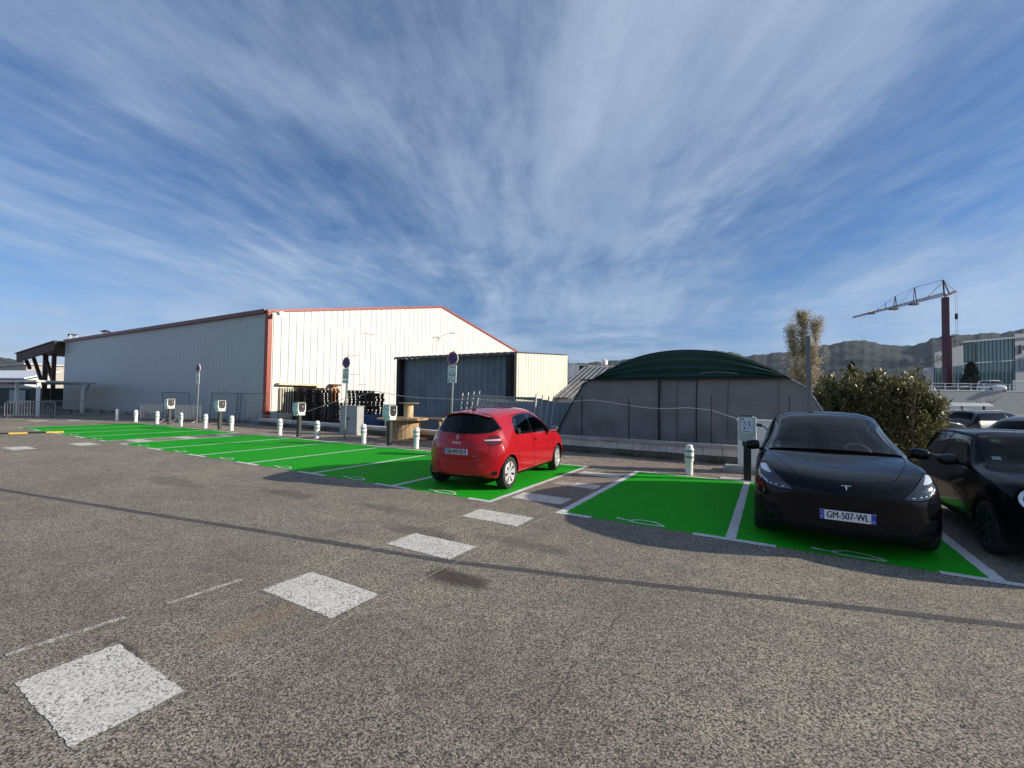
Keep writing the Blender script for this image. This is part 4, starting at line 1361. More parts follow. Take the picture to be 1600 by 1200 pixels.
ST = [(-20.6, 10.9, 0.5, 15, 'left stack of dark pallets under the rusty lintel by the barred window', True),
      (-19.45, 11.3, 0.3, 14, 'dark pallet in the stack right of the barred window, beneath the pale top pallet', True),
      (-17.2, 10.6, 0.2, 9, 'dark pallet in the low stack right of the orange post', False),
      (-15.9, 10.9, 0.25, 14, 'dark pallet in the tall stack left of the sliding shed front', False),
      (-14.85, 10.6, 0.15, 13, 'dark pallet in the stack beside the blue tub', False)]
pal0 = None
for (x, y, rz, n, lb, _) in ST:
    for k in range(n):
        mat = m_pallet
        lab = lb if 'pallet in' in lb else 'dark pallet in the ' + lb.replace('left stack of dark pallets ', 'stack ')
        loc = (x + random.uniform(-0.05, 0.05), y + random.uniform(-0.05, 0.05), 0.145 * k)
        if pal0 is None:
            pal0 = make_pallet(loc, rz, lab, mat, 'dark pallets stacked by the warehouse')
        else:
            dup(pal0, loc, rz + random.uniform(-0.06, 0.06), lab)
pw = make_pallet((-19.45, 11.3, 0.145 * 14), 0.32, 'pale brown wooden pallet topmost on the dark stack by the barred window', m_pallet_wood, None)

# ================================================================== GREY CABINET, CABLE DRUM, TUB, BENCH
gc = thing('grey_cabinet', 'grey metal electrical cabinet behind the middle parking sign pole', 'cabinet', (-12.15, 7.15, 0))
MB().box((0, 0, 0.05), (1.16, 0.42, 0.10)).build('plinth', m_concrete, gc)
MB().box((0, 0, 0.68), (1.12, 0.38, 1.16)).build('body', m_grey, gc, bevel=0.012)
MB().box((0, 0, 1.275), (1.18, 0.44, 0.03)).build('lid', m_grey, gc, bevel=0.006)
for s_ in (-1, 1):
    dr = MB().box((s_ * 0.27, -0.195, 0.68), (0.50, 0.014, 1.08)).build('door', m_grey, gc, bevel=0.004)
    MB().box((s_ * 0.07, -0.21, 0.72), (0.03, 0.025, 0.14)).build('handle', m_black_plastic, dr)

dm = thing('cable_drum', 'large wooden cable drum standing on end behind a charger', 'cable drum', (-8.65, 6.75, 0))
MB().lathe([(0.0, 0.82), (1.0, 0.82), (1.0, 0.89), (0.0, 0.89)], 32).build('flange', m_wood, dm)
MB().lathe([(0.0, 0.0), (1.0, 0.0), (1.0, 0.07), (0.0, 0.07)], 32).build('flange', m_wood, dm)
mb = MB()
for k in range(26):
    a = 2 * math.pi * k / 26
    mb.box((0.62 * math.cos(a), 0.62 * math.sin(a), 0.445), (0.03, 0.142, 0.75), rz=a)
mb.build('core_staves', m_wood, dm)
sd = thing('small_reel', 'small pale wooden reel standing on top of the big cable drum', 'reel', (-8.45, 6.85, 0.89))
MB().lathe([(0.0, 0), (0.42, 0), (0.42, 0.02), (0.0, 0.02)], 20).build('flange', m_wood, sd)
MB().lathe([(0.19, 0.02), (0.19, 0.58)], 20).build('core', pbr('cardboard', (0.55, 0.42, 0.24), 0.8), sd, smooth=True)
MB().lathe([(0.0, 0.58), (0.42, 0.58), (0.42, 0.60), (0.0, 0.60)], 20).build('flange', m_wood, sd)

tb = thing('blue_tub', 'dark blue plastic tub at the foot of the pallet stacks', 'tub', (-12.9, 9.2, 0))
MB().lathe([(0.40, 0), (0.52, 0.75), (0.56, 0.75), (0.56, 0.80), (0.50, 0.80), (0.47, 0.70), (0.0, 0.66)], 20).build('body', m_blue, tb, smooth=True)
bn = thing('trestle_bench', 'rough wooden trestle bench before the blue grey shed front', 'bench', (-9.4, 9.4, 0))
MB().box((0, 0, 0.74), (1.6, 0.5, 0.07)).build('top', m_wood, bn)
for s_ in (-1, 1):
    MB().beam((s_ * 0.65, -0.2, 0), (s_ * 0.55, -0.15, 0.72), 0.08).build('leg', m_wood, bn)
    MB().beam((s_ * 0.65, 0.2, 0), (s_ * 0.55, 0.15, 0.72), 0.08).build('leg', m_wood, bn)

# white cabinet behind the charger by the black car
wc = thing('white_cabinet', 'white electrical cabinet on a concrete pad beside the black saloon', 'cabinet', (3.72, 6.12, 0))
MB().box((0.0, 0, 0.06), (1.35, 0.75, 0.12)).build('plinth', m_concrete, wc, bevel=0.01)
MB().box((0, 0, 0.70), (0.72, 0.34, 1.16)).build('body', m_white_plastic, wc, bevel=0.012)
MB().box((0, 0, 1.292), (0.78, 0.40, 0.03)).build('lid', m_white_plastic, wc, bevel=0.006)
dr = MB().box((0, -0.176, 0.70), (0.66, 0.012, 1.08)).build('door', m_white_plastic, wc, bevel=0.004)
MB().box((-0.24, -0.19, 0.72), (0.03, 0.024, 0.12)).build('handle', m_black_plastic, dr)

# charging cable from the charger to the black car
ck = thing('charging_cable', 'black charging plug and cable running from the charger to the black saloon', 'cable', (3.8, 4.76, 1.2))
attach(MB().tube([(3.77, 4.80, 1.25), (3.90, 4.80, 1.23)], 0.035).build('plug', m_black_plastic, ck, bevel=0.0), ck)
attach(MB().tube([(3.90, 4.80, 1.23), (3.98, 4.80, 1.18), (4.05, 4.85, 1.02), (4.06, 4.92, 0.7), (4.05, 5.0, 0.25), (4.08, 5.05, 0.03), (4.25, 5.0, 0.03)], 0.014).build('cord', m_black_plastic, ck, smooth=True), ck)

# steel pole behind the black car
m_pole_grey = pbr('dull_pole_grey', (0.16, 0.165, 0.17), 0.5)
pl_ = thing('square_pole', 'tall grey square steel pole rising behind the black saloon', 'pole', (4.90, 6.55, 0))
pl_.rotation_euler = (0, -0.015, 0)
MB().box((0, 0, 1.68), (0.10, 0.10, 3.36)).build('post', m_pole_grey, pl_, bevel=0.006)
MB().box((0, 0, 0.01), (0.3, 0.3, 0.02)).build('base_plate', m_steel, pl_)

# fence posts on the low wall and the sagging rope
wf = thing('wire_fence', 'thin wire fence with dark posts standing on the low block walls', 'fence', (0, 7.6, 0))
for (x, tp_) in ((-1.37, 1.86), (0.2, 1.84), (2.59, 1.90), (4.5, 1.88)):
    attach(MB().tube([(x, 7.58, 0.30), (x, 7.58, tp_)], 0.018, 6).build('post', m_rubber, wf), wf)
for (x, tp_) in ((-9.4, 1.9), (-7.2, 1.98), (-13.6, 1.5), (-17.6, 1.55)):
    attach(MB().tube([(x, 7.9, 0.20), (x, 7.9, tp_)], 0.02, 6).build('post', m_rubber, wf), wf)
mb = MB()
for z in (0.75, 1.05, 1.35, 1.65):
    mb.tube([(-1.37, 7.58, z), (4.5, 7.58, z - 0.01)], 0.0013, 4)
attach(mb.build('wires', m_rubber, wf), wf)
rope = [(-20.5, 7.7, 0.55), (-17.6, 7.6, 0.62), (-16, 7.6, 0.91), (-13.15, 7.6, 1.62), (-12.2, 7.6, 1.75), (-11.16, 7.6, 1.96), (-10.3, 7.6, 1.84), (-9.49, 7.6, 1.75), (-8.2, 7.6, 1.69), (-7.06, 7.6, 1.675), (-4.93, 7.6, 1.585), (-3.05, 7.6, 1.60),
        (-1.9, 7.6, 1.66), (-0.97, 7.6, 1.72), (-0.27, 7.6, 1.63), (0.3, 7.6, 1.55), (0.93, 7.6, 1.49), (1.5, 7.6, 1.50), (1.86, 7.6, 1.535), (2.2, 7.6, 1.52), (2.6, 7.6, 1.478), (3.0, 7.55, 1.34), (3.45, 7.3, 1.22)]
rp = tag(MB().tube(rope[:13], 0.013, 6).tube(rope[12:], 0.014, 6).build('rope', m_cable, None, smooth=True), 'pale rope sagging along the fence from the pallets to the white cabinet', 'rope')

# speed bump segments at the left edge
sb = thing('speed_bump', 'yellow and black rubber speed bump on the asphalt at the left edge', 'speed bump', (-22.6, -1.6, 0))
for k in range(6):
    mb = MB().prism([(-0.18, 0), (-0.10, 0.05), (0.10, 0.05), (0.18, 0)], lambda a, b, q: (-22.15 - (0.32 - q) * 0.32 + a, q, b + 0.002), 0.32 - 0.5 * (k + 1) + 0.005, 0.32 - 0.5 * k)
    attach(mb.build('segment', m_yellow if k % 2 == 0 else m_rubber, sb), sb)

# ================================================================== VEGETATION
def crown_points(ells, n, rg_, shell=0.55):
    """points in a union of ellipsoids, denser towards their surfaces"""
    out = []
    w_ = np.array([e[3] * e[4] + e[4] * e[5] + e[3] * e[5] for e in ells]); w_ /= w_.sum()
    for e, q in zip(ells, w_):
        m = int(n * q)
        d = rg_.normal(size=(m, 3)); d /= np.linalg.norm(d, axis=1)[:, None]
        r_ = shell + (1 - shell) * rg_.uniform(0, 1, m) ** 0.6
        lump = 1 + 0.10 * np.sin(d[:, 0] * 7 + e[0]) * np.sin(d[:, 2] * 6 + e[1]) + 0.07 * np.sin(d[:, 1] * 11 + e[2] * 3)
        p = d * (r_ * lump)[:, None] * np.array(e[3:6]) + np.array(e[0:3])
        out.append(np.concatenate([p, d], 1))
    return np.concatenate(out)


def shrub(name, label, ells, n, size, mat, seed, loc, stems=10, up_=0.9, wood=m_bark, asp=3.6):
    rg_ = np.random.default_rng(seed)
    t = thing(name, label, name.replace('_', ' ').split()[-1], loc)
    A = crown_points(ells, n, rg_)
    A = A[A[:, 2] > 0.05]
    # gaps: carve pockets with a noise-like function
    f = np.sin(A[:, 0] * 5.3 + seed) * np.sin(A[:, 1] * 4.7) * np.sin(A[:, 2] * 6.1 + 2) + rg_.normal(size=len(A)) * 0.25
    A = A[f > -0.42]
    leaf_mesh('crown', A[:, :3], A[:, 3:] * 0.6 + np.array([0, 0, up_]), size, asp, mat, t, 0.75, seed)
    mb = MB()
    rr_ = random.Random(seed)
    base = ells[0]
    for k in range(stems):
        e = rr_.choice(ells)
        q = (e[0] + rr_.uniform(-.6, .6) * e[3], e[1] + rr_.uniform(-.6, .6) * e[4], e[2] + rr_.uniform(0.2, 0.8) * e[5])
        b_ = (e[0] + rr_.uniform(-.25, .25), e[1] + rr_.uniform(-.25, .25), 0)
        mid = ((q[0] + b_[0]) / 2 + rr_.uniform(-.1, .1), (q[1] + b_[1]) / 2, q[2] * 0.5)
        mb.tube([b_, mid, q], [0.035, 0.025, 0.010], 6)
    attach(mb.build('stems', wood), t)
    return t


HED = [(5.75, 10.7, 1.15, 0.6, 0.8, 1.38), (6.2, 10.3, 1.5, 0.75, 0.7, 1.02), (6.7, 9.9, 0.8, 0.9, 0.7, 1.1),
       (7.0, 10.2, 1.15, 1.05, 1.1, 1.45), (7.5, 10.0, 0.8, 0.75, 0.8, 1.0), (6.25, 10.6, 1.2, 0.85, 0.9, 1.25), (7.35, 10.5, 1.75, 0.45, 0.5, 0.75),
       (7.6, 10.2, 1.3, 0.55, 0.6, 0.8), (6.0, 10.4, 1.8, 0.4, 0.5, 0.6)]
rs_ = random.Random(77)
for k in range(34):      # upright shoots that break the outline
    q = rs_.uniform(0, 1)
    HED.append((5.3 + 2.9 * q, 10.2 + rs_.uniform(-0.7, 0.5), 1.95 + 0.42 * math.sin(q * 3.0) + rs_.uniform(-0.45, 0.12), rs_.uniform(0.07, 0.20), rs_.uniform(0.07, 0.20), rs_.uniform(0.22, 0.50)))
for k in range(14):      # and side shoots on the right
    HED.append((7.75 + rs_.uniform(-0.1, 0.25), 10.0 + rs_.uniform(-0.5, 0.5), rs_.uniform(0.4, 1.9), rs_.uniform(0.2, 0.38), 0.2, rs_.uniform(0.10, 0.2)))
shrub('oleander_shrub', 'large brownish green leafy shrub with glinting leaves behind the parked black cars', HED, 30000, 0.135, m_leaf, 11, (7.0, 10.2, 0), 14)
shrub('dark_hedge', 'dark green hedge between the tunnel tent and the large leafy shrub', [(5.75, 11.4, 1.1, 0.7, 1.2, 1.42), (6.3, 12.2, 1.0, 1.2, 1.3, 1.45), (7.4, 12.6, 0.9, 1.2, 1.0, 1.5)], 7500, 0.13, m_leaf_dark, 12, (5.9, 11.5, 0), 16)
# loose poplar
def poplar(loc, label):
    t = thing('poplar_tree', label, 'tree', loc)
    rr_ = random.Random(21)
    bx, by = loc[0], loc[1]
    ldr = [[(bx, by, 0), (bx - 0.15, by, 2.5), (bx - 0.2, by, 5), (bx - 0.3, by, 7.6), (bx - 0.3, by, 9.4), (bx - 0.25, by, 10.8)],
           [(bx, by, 0.4), (bx + 0.25, by, 2.5), (bx + 0.45, by, 5), (bx + 0.7, by, 7.0), (bx + 0.85, by, 8.4), (bx + 0.95, by, 9.5)],
           [(bx, by, 0.3), (bx - 0.5, by, 2.5), (bx - 0.8, by, 4.4), (bx - 1.0, by, 6.2), (bx - 1.05, by, 7.6), (bx - 1.05, by, 8.9)]]
    mb = MB()
    ends = []
    for li, ld in enumerate(ldr):
        mb.tube(ld, [0.16, 0.13, 0.10, 0.07, 0.04, 0.01], 8)
        for k in range((44, 34, 26)[li]):
            q = rr_.uniform(0.12, 0.97) * 5
            i0 = min(4, int(q))
            p0 = Vector(ld[i0]).lerp(Vector(ld[i0 + 1]), q - i0)
            a = rr_.uniform(0, 6.28)
            L_ = rr_.uniform(0.9, 2.5) * (1.18 - 0.075 * p0.z)
            sp_ = rr_.uniform(0.35, 0.75)
            path = [p0]
            for s_ in range(1, 6):
                u_ = s_ / 5
                path.append(p0 + Vector((math.cos(a) * sp_ * L_ * u_ + rr_.uniform(-.05, .05), math.sin(a) * sp_ * L_ * u_ + rr_.uniform(-.05, .05), L_ * u_ * (0.65 + 0.35 * u_))))
            mb.tube(path, [0.04, 0.03, 0.024, 0.018, 0.012, 0.005], 5)
            for s_ in range(1, 6):
                ends.append((path[s_], 0.10 + 0.07 * s_))
                for u in range(2):
                    d = Vector((rr_.uniform(-1, 1), rr_.uniform(-1, 1), rr_.uniform(0.2, 1.4))) * rr_.uniform(0.2, 0.5)
                    mb.tube([path[s_], path[s_] + d], [0.010, 0.004], 4)
                    ends.append((path[s_] + d, 0.22))
    attach(mb.build('trunk', m_bark, smooth=True), t)
    rg_ = np.random.default_rng(22)
    pts = []
    for p, r_ in ends:
        if p.z > 10.9:
            continue
        dens = 17 if p.z > 4.5 else 14
        c = rg_.normal(size=(dens, 3)) * np.array([r_, r_, r_ * 1.2]) * 0.55 + np.array(p)
        pts.append(c)
    pts = np.concatenate(pts)
    leaf_mesh('crown', pts, np.array([0, 0, -0.1]), 0.12, 1.7, m_leaf_poplar, t, 1.0, 23)
    return t


poplar((7.15, 47.4, 0), 'tall thin poplar with sparse pale brown leaves behind the tunnel tent')


def cypress(x, y, h, r_, label, seed, z0=0.0):
    t = thing('cypress_tree', label, 'tree', (x, y, z0))
    rg_ = np.random.default_rng(seed)
    n = 2600
    q = rg_.uniform(0, 1, n) ** 0.8
    a = rg_.uniform(0, 6.283, n)
    rad = r_ * (1 - q) ** 0.8 * (0.6 + 0.4 * rg_.uniform(0, 1, n)) * (1 + 0.15 * np.sin(a * 5 + q * 12))
    pts = np.stack([x + rad * np.cos(a), y + rad * np.sin(a), z0 + 0.3 + q * (h - 0.3)], 1)
    dr_ = np.stack([np.cos(a) * 0.5, np.sin(a) * 0.5, np.ones(n)], 1)
    leaf_mesh('crown', pts, dr_, h * 0.07, 3.0, m_needle, t, 0.5, seed)
    attach(MB().lathe([(0.18, z0), (0.14, z0 + 1.0), (0.03, z0 + h * 0.8)], 8, (x, y, 0)).build('trunk', m_bark), t)
    return t


cypress(18.3, 106.1, 9.3, 1.7, 'small dark cypress far off between the poplar and the crane', 31)
cypress(41.2, 125.4, 10.2, 2.9, 'dark conical conifer in front of the glass building', 32)
# bare young tree in front of the far grey wall
bt = thing('bare_tree', 'small leafless tree in front of the far grey retaining wall', 'tree', (33.3, 92, 0))
mb = MB()
rr_ = random.Random(5)
mb.tube([(0, 0, 0), (0, 0, 1.6)], [0.09, 0.07], 6)
for k in range(16):
    a = rr_.uniform(0, 6.28); L_ = rr_.uniform(1.2, 2.4)
    e = Vector((math.cos(a) * L_ * 0.9, math.sin(a) * L_ * 0.9, 1.4 + L_ * 0.75))
    m_ = Vector((math.cos(a) * L_ * 0.4, math.sin(a) * L_ * 0.4, 1.5 + L_ * 0.2))
    mb.tube([(0, 0, 1.3 + 0.03 * k), m_, e], [0.045, 0.03, 0.008], 5)
mb.build('trunk', m_bark, bt)

# ================================================================== FAR RIGHT: RETAINING WALL, GLASS BUILDING, CRANE
rw = thing('retaining_wall', 'long grey rendered retaining wall with a white railing at the far right', 'wall', (36, 99, 0))
ang = math.atan2(102.3 - 95.72, 41.15 - 29.9)
dx, dy = math.cos(ang), math.sin(ang)
def along(s_, off=0.0):
    return (29.9 + dx * s_ - dy * off, 95.72 + dy * s_ + dx * off)
def farbox(s0_, s1_, o0, o1, z0, z1):
    a, b, c, d = along(s0_, o0), along(s1_, o0), along(s1_, o1), along(s0_, o1)
    return MB().add([(*a, z0), (*b, z0), (*c, z0), (*d, z0), (*a, z1), (*b, z1), (*c, z1), (*d, z1)],
                    [(0, 3, 2, 1), (4, 5, 6, 7), (0, 1, 5, 4), (1, 2, 6, 5), (2, 3, 7, 6), (3, 0, 4, 7)])
attach(farbox(-22, 60, 0, 90, -0.5, 3.85).build('wall', m_render_grey), rw)
attach(farbox(-22, 60, -0.05, 0.35, 3.85, 4.02).build('coping', m_pale_grey), rw)
for k in range(26):
    p = along(-20 + k * 2.2, 0.15)
    attach(MB().span((p[0] - 0.05, p[1] - 0.05, 4.02), (p[0] + 0.05, p[1] + 0.05, 5.1)).build('rail_post', m_white_plastic), rw)
mb = MB()
for z in (4.55, 5.1):
    a, b = along(-20, 0.15), along(36, 0.15)
    mb.beam((*a, z), (*b, z), 0.06)
attach(mb.build('rail', m_white_plastic), rw)
# barred gate
gt = thing('barred_gate', 'white barred gate in the railing above the far grey wall', 'gate', (36, 99, 4.02))
mb = MB()
for k in range(12):
    p = along(11.2 + k * 0.22, -0.02)
    mb.span((p[0] - 0.04, p[1] - 0.04, 4.03), (p[0] + 0.04, p[1] + 0.04, 5.7))
a, b = along(11.1, -0.02), along(13.75, -0.02)
mb.beam((*a, 5.7), (*b, 5.7), 0.1)
attach(mb.build('bars', m_white_plastic), gt)
# white flat roof of a low bus shelter
ws = thing('white_canopy', 'low white flat canopy in front of the far grey wall', 'canopy', (27, 76, 0))
attach(MB().add([(23.6, 74.5, 1.40), (30.2, 78.3, 1.40), (29, 81, 1.40), (22.4, 77.2, 1.40), (23.6, 74.5, 1.85), (29.6, 78.0, 1.85), (28.4, 80.7, 1.85), (22.4, 77.2, 1.85)],
                [(0, 3, 2, 1), (4, 5, 6, 7), (0, 1, 5, 4), (1, 2, 6, 5), (2, 3, 7, 6), (3, 0, 4, 7)]).build('roof', m_white_plastic), ws)
for (x, y) in ((24, 75.5), (29.2, 78.6), (26.6, 77)):
    attach(MB().span((x - 0.07, y - 0.07, 0), (x + 0.07, y + 0.07, 1.4)).build('post', m_rubber), ws)

# glass and white building on the terrace (wedge roof rising to the right)
gb = thing('glass_building', 'modern white and green glass building with a sloping roofline behind the crane', 'building', (48, 146, 3.9))
B0 = Vector((37.9, 140.6)); bd = (Vector((58.5, 152.6)) - Vector((39.4, 141.5))).normalized(); bn_ = Vector((-bd.y, bd.x))
VD = Vector((0.30, 0.954))
def bp_(s_, o=0.0):
    v = B0 + bd * s_ + bn_ * o
    return (v.x, v.y)
def bwall(s0_, s1_, o, z0, z1a, z1b, th=0.3):
    a, b = bp_(s0_, o), bp_(s1_, o)
    c, d = (b[0] + VD.x * th, b[1] + VD.y * th), (a[0] + VD.x * th, a[1] + VD.y * th)
    return MB().add([(*a, z0), (*b, z0), (*c, z0), (*d, z0), (*a, z1a), (*b, z1b), (*c, z1b), (*d, z1a)],
                    [(0, 3, 2, 1), (4, 5, 6, 7), (0, 1, 5, 4), (1, 2, 6, 5), (2, 3, 7, 6), (3, 0, 4, 7)])
attach(bwall(-1.2, 1.4, 0, 3.8, 10.3, 10.8, 12).build('low_wing', m_render), gb)
attach(bwall(1.4, 8.4, -0.2, 3.8, 14.2, 16.2, 18).build('white_block', m_render), gb)
attach(bwall(1.6, 8.2, -0.32, 4.2, 10.2, 11.2, 0.1).build('window_band', m_curtain), gb)
attach(bwall(8.4, 12.2, 0.6, 3.8, 16.6, 17.6, 17).build('curtain_wall', pbr('dark_curtain_glass', (0.05, 0.10, 0.10), 0.12, metal=0.4, var=0.1, vscale=0.1)), gb)
attach(bwall(12.2, 21.5, 0.3, 3.8, 17.4, 19.2, 17).build('curtain_wall', m_curtain), gb)
attach(bwall(21.5, 45, 0.0, 3.8, 19.2, 20.2, 18).build('white_block', m_render), gb)
mb = MB()
for k in range(14):
    s_ = 8.6 + k * 0.98
    zt = 16.4 + (s_ - 8.4) * 0.2
    a = bp_(s_, 0.18)
    mb.span((a[0] - 0.06, a[1] - 0.06, 3.9), (a[0] + 0.06, a[1] + 0.06, zt))
a, b = bp_(8.5, 0.15), bp_(21.4, 0.15)
mb.beam((*a, 11.6), (*b, 12.6), 0.25)
attach(mb.build('mullions', m_curtain_frame), gb)
mb = MB()
for k in range(7):
    a = bp_(2.0 + k * 1.0, -0.36)
    mb.span((a[0] - 0.05, a[1] - 0.05, 4.2), (a[0] + 0.05, a[1] + 0.05, 10.9))
attach(mb.build('mullions', m_curtain_frame), gb)
a, b = bp_(8.2, -0.1), bp_(45, -0.1)
attach(MB().beam((*a, 16.95), (*b, 20.6), 0.5, 0.4).build('roof_edge', m_render), gb)
for (s0_, s1_, z0, z1) in ((22.3, 23.0, 14.2, 16.4), (23.6, 26.0, 15.4, 16.4), (27.2, 40, 15.6, 16.7)):
    attach(bwall(s0_, s1_, -0.12, z0, z1, z1, 0.1).build('window', m_dark), gb)
a, b = bp_(23.0, -1.0), bp_(40, -1.0)
attach(MB().beam((*a, 13.6), (*b, 14.4), 0.8, 0.35).build('balcony', m_render), gb)
attach(MB().beam((*bp_(25.8, -1.0), 14), (*bp_(25.8, -1.0), 18.9), 0.2).build('mast', m_white_plastic), gb)
attach(bwall(22.5, 42, -0.14, 10.2, 13.2, 13.6, 0.1).build('window_band', m_curtain), gb)
tl = bp_(3.1, -0.30)
ob = text_mesh('lettering', 'SIC', 2.3, m_ink, None, (0, 0, 0), (0, 0, 0))
ob.location = (tl[0] - bn_.x * 0.1, tl[1] - bn_.y * 0.1, 12.65)
ob.rotation_euler = (R(90), 0, math.atan2(bd.y, bd.x))
attach(ob, gb)
# lower white building to the right, in front
lb_ = thing('white_annex', 'low white rendered annex with one small dark window in front of the glass building', 'building', (50, 125, 3.9))
def bx2(s0_, s1_, o0, o1, z0, z1a, z1b):
    return bwall(s0_, s1_, o0, z0, z1a, z1b, o1 - o0)
attach(bx2(16.0, 50, -16, -4, 3.8, 10.0, 12.1).build('wall', m_render), lb_)
w_ = bx2(23.2, 24.4, -16.1, -15.9, 5.8, 7.6, 7.6).build('window', m_dark)
attach(w_, lb_)

# tower crane
cr = thing('tower_crane', 'dark red folding tower crane with a drooping jib above the far buildings', 'crane', (37.99, 127.68, 0))
cx, cy = 37.99, 127.68  # crane position and heights here and below were scaled about the camera, nearer
attach(MB().box((cx + 0.08, cy, 8.3), (1.28, 1.28, 16.6), rz=0.4).build('lower_mast', pbr('crane_dark_red', (0.075, 0.018, 0.03), 0.5), bevel=0.15), cr)
attach(MB().box((cx - 0.08, cy, 20.9), (1.0, 1.0, 9.2), rz=0.4).build('upper_mast', m_crane, bevel=0.1), cr)
attach(MB().box((cx, cy, 16.5), (1.5, 1.5, 0.35), rz=0.4).build('collar', m_crane), cr)
jr, jt = Vector((37.76, 127.22, 25.74)), Vector((19.98, 116.96, 20.49))
ct = Vector((39.74, 128.36, 26.72))
def lattice(a, b, w0, w1, n):
    mb = MB()
    a, b = Vector(a), Vector(b)
    d = (b - a).normalized(); s_ = d.cross(Vector((0, 0, 1))).normalized(); u = s_.cross(d)
    def pts(q):
        c = a.lerp(b, q); w = w0 + (w1 - w0) * q
        return c + s_ * w / 2, c - s_ * w / 2, c + u * w
    for k in range(n):
        p, q = pts(k / n), pts((k + 1) / n)
        for i in range(3):
            mb.beam(p[i], q[i], 0.11)
            mb.beam(p[i], q[(i + 1) % 3], 0.07)
            mb.beam(p[i], p[(i + 1) % 3], 0.07)
    return mb
attach(lattice(jr, jt, 0.75, 0.25, 30).build('jib', m_crane), cr)
attach(MB().beam(jr, ct, 0.5, 0.4).build('counter_jib', m_crane), cr)
top = Vector((37.38, 126.92, 29.31))
mb = MB().beam((37.61, 127.15, 25.74), top, 0.24).beam((38.67, 127.6, 25.89), top, 0.18)
attach(mb.build('tower_head', m_crane), cr)
def jp(q, h=0.0):
    v = jr.lerp(jt, q); return Vector((v.x, v.y, v.z + h))
k1, k2 = jp(0.33, 3.5), jp(0.54, 2.6)
mb = MB().beam(jp(0.31), k1, 0.14).beam(jp(0.35), k1, 0.10).beam(jp(0.525), k2, 0.14).beam(jp(0.56), k2, 0.14).beam(jp(0.645), jp(0.65, 1.7), 0.09).beam(jp(0.73), jp(0.73, 0.9), 0.09)
attach(mb.build('king_post', m_crane), cr)
mb = MB().tube([top, k1], 0.06, 5).tube([k1, k2], 0.03, 5).tube([top + Vector((-.4, -.2, -1)), jp(0.24)], 0.035, 5).tube([k2, jp(0.78)], 0.035, 5).tube([top, ct], 0.05, 5).tube([k1, jp(0.52)], 0.025, 5).tube([top + Vector((-.2, 0, -.4)), jp(0.22)], 0.03, 5)
attach(mb.build('stay_ropes', m_crane), cr)
attach(MB().box(jp(0.34, -0.2), (1.4, 0.9, 0.4), rz=0.5).box(jp(0.56, -0.2), (1.6, 0.8, 0.35), rz=0.5).box(jp(0.8, 0), (1.1, 0.6, 0.3), rz=0.5).build('jib_joint', m_crane), cr)
mb = MB().tube([ct, (ct.x, ct.y, 16)], 0.035, 4).tube([ct + Vector((.3, 0, 0)), (ct.x + .3, ct.y, 16)], 0.03, 4)
attach(mb.build('hoist_rope', m_crane), cr)
attach(MB().box((ct.x + .1, ct.y, ct.z - 5.6), (0.45, 0.45, 1.3)).build('hook_block', m_rubber, bevel=0.1), cr)
# ================================================================== CARS
# local frame: nose towards -Y, the driver's left is +X, origin on the ground under the middle
def pchip(x, y, xi):
    x = np.asarray(x, float); y = np.asarray(y, float)
    h = np.diff(x)[:, None] if y.ndim == 2 else np.diff(x)
    d = np.diff(y, axis=0) / h
    m = np.zeros_like(y)
    w1 = 2 * h[1:] + h[:-1]; w2 = h[1:] + 2 * h[:-1]
    with np.errstate(divide='ignore', invalid='ignore'):
        hm = (w1 + w2) / (w1 / d[:-1] + w2 / d[1:])
    m[1:-1] = np.where(d[:-1] * d[1:] > 0, hm, 0.0)
    m[0] = d[0]; m[-1] = d[-1]
    k = np.clip(np.searchsorted(x, xi) - 1, 0, len(x) - 2)
    hh = (x[k + 1] - x[k]); t = (xi - x[k]) / hh
    sh = (slice(None),) + (None,) * (y.ndim - 1)
    t = t[sh]; hh = hh[sh]
    return (2 * t**3 - 3 * t**2 + 1) * y[k] + (t**3 - 2 * t**2 + t) * hh * m[k] + (-2 * t**3 + 3 * t**2) * y[k + 1] + (t**3 - t**2) * hh * m[k + 1]


def sd_poly(px_, py_, poly):
    """signed distance to a polygon, negative inside"""
    P = np.asarray(poly, float)
    d = np.full(px_.shape, 1e9); ins = np.zeros(px_.shape, bool)
    for a, b in zip(P, np.roll(P, -1, 0)):
        e = b - a
        wx, wy = px_ - a[0], py_ - a[1]
        t = np.clip((wx * e[0] + wy * e[1]) / (e @ e + 1e-12), 0, 1)
        d = np.minimum(d, (wx - t * e[0])**2 + (wy - t * e[1])**2)
        c = ((a[1] <= py_) != (b[1] <= py_)) & (px_ < e[0] * (py_ - a[1]) / (e[1] if abs(e[1]) > 1e-9 else 1e-9) + a[0])
        ins ^= c
    d = np.sqrt(d)
    return np.where(ins, -d, d)


def round_poly(poly, r):
    """returns an sdf with rounded corners"""
    def f(a, b):
        return sd_poly(a, b, poly) - r
    return f


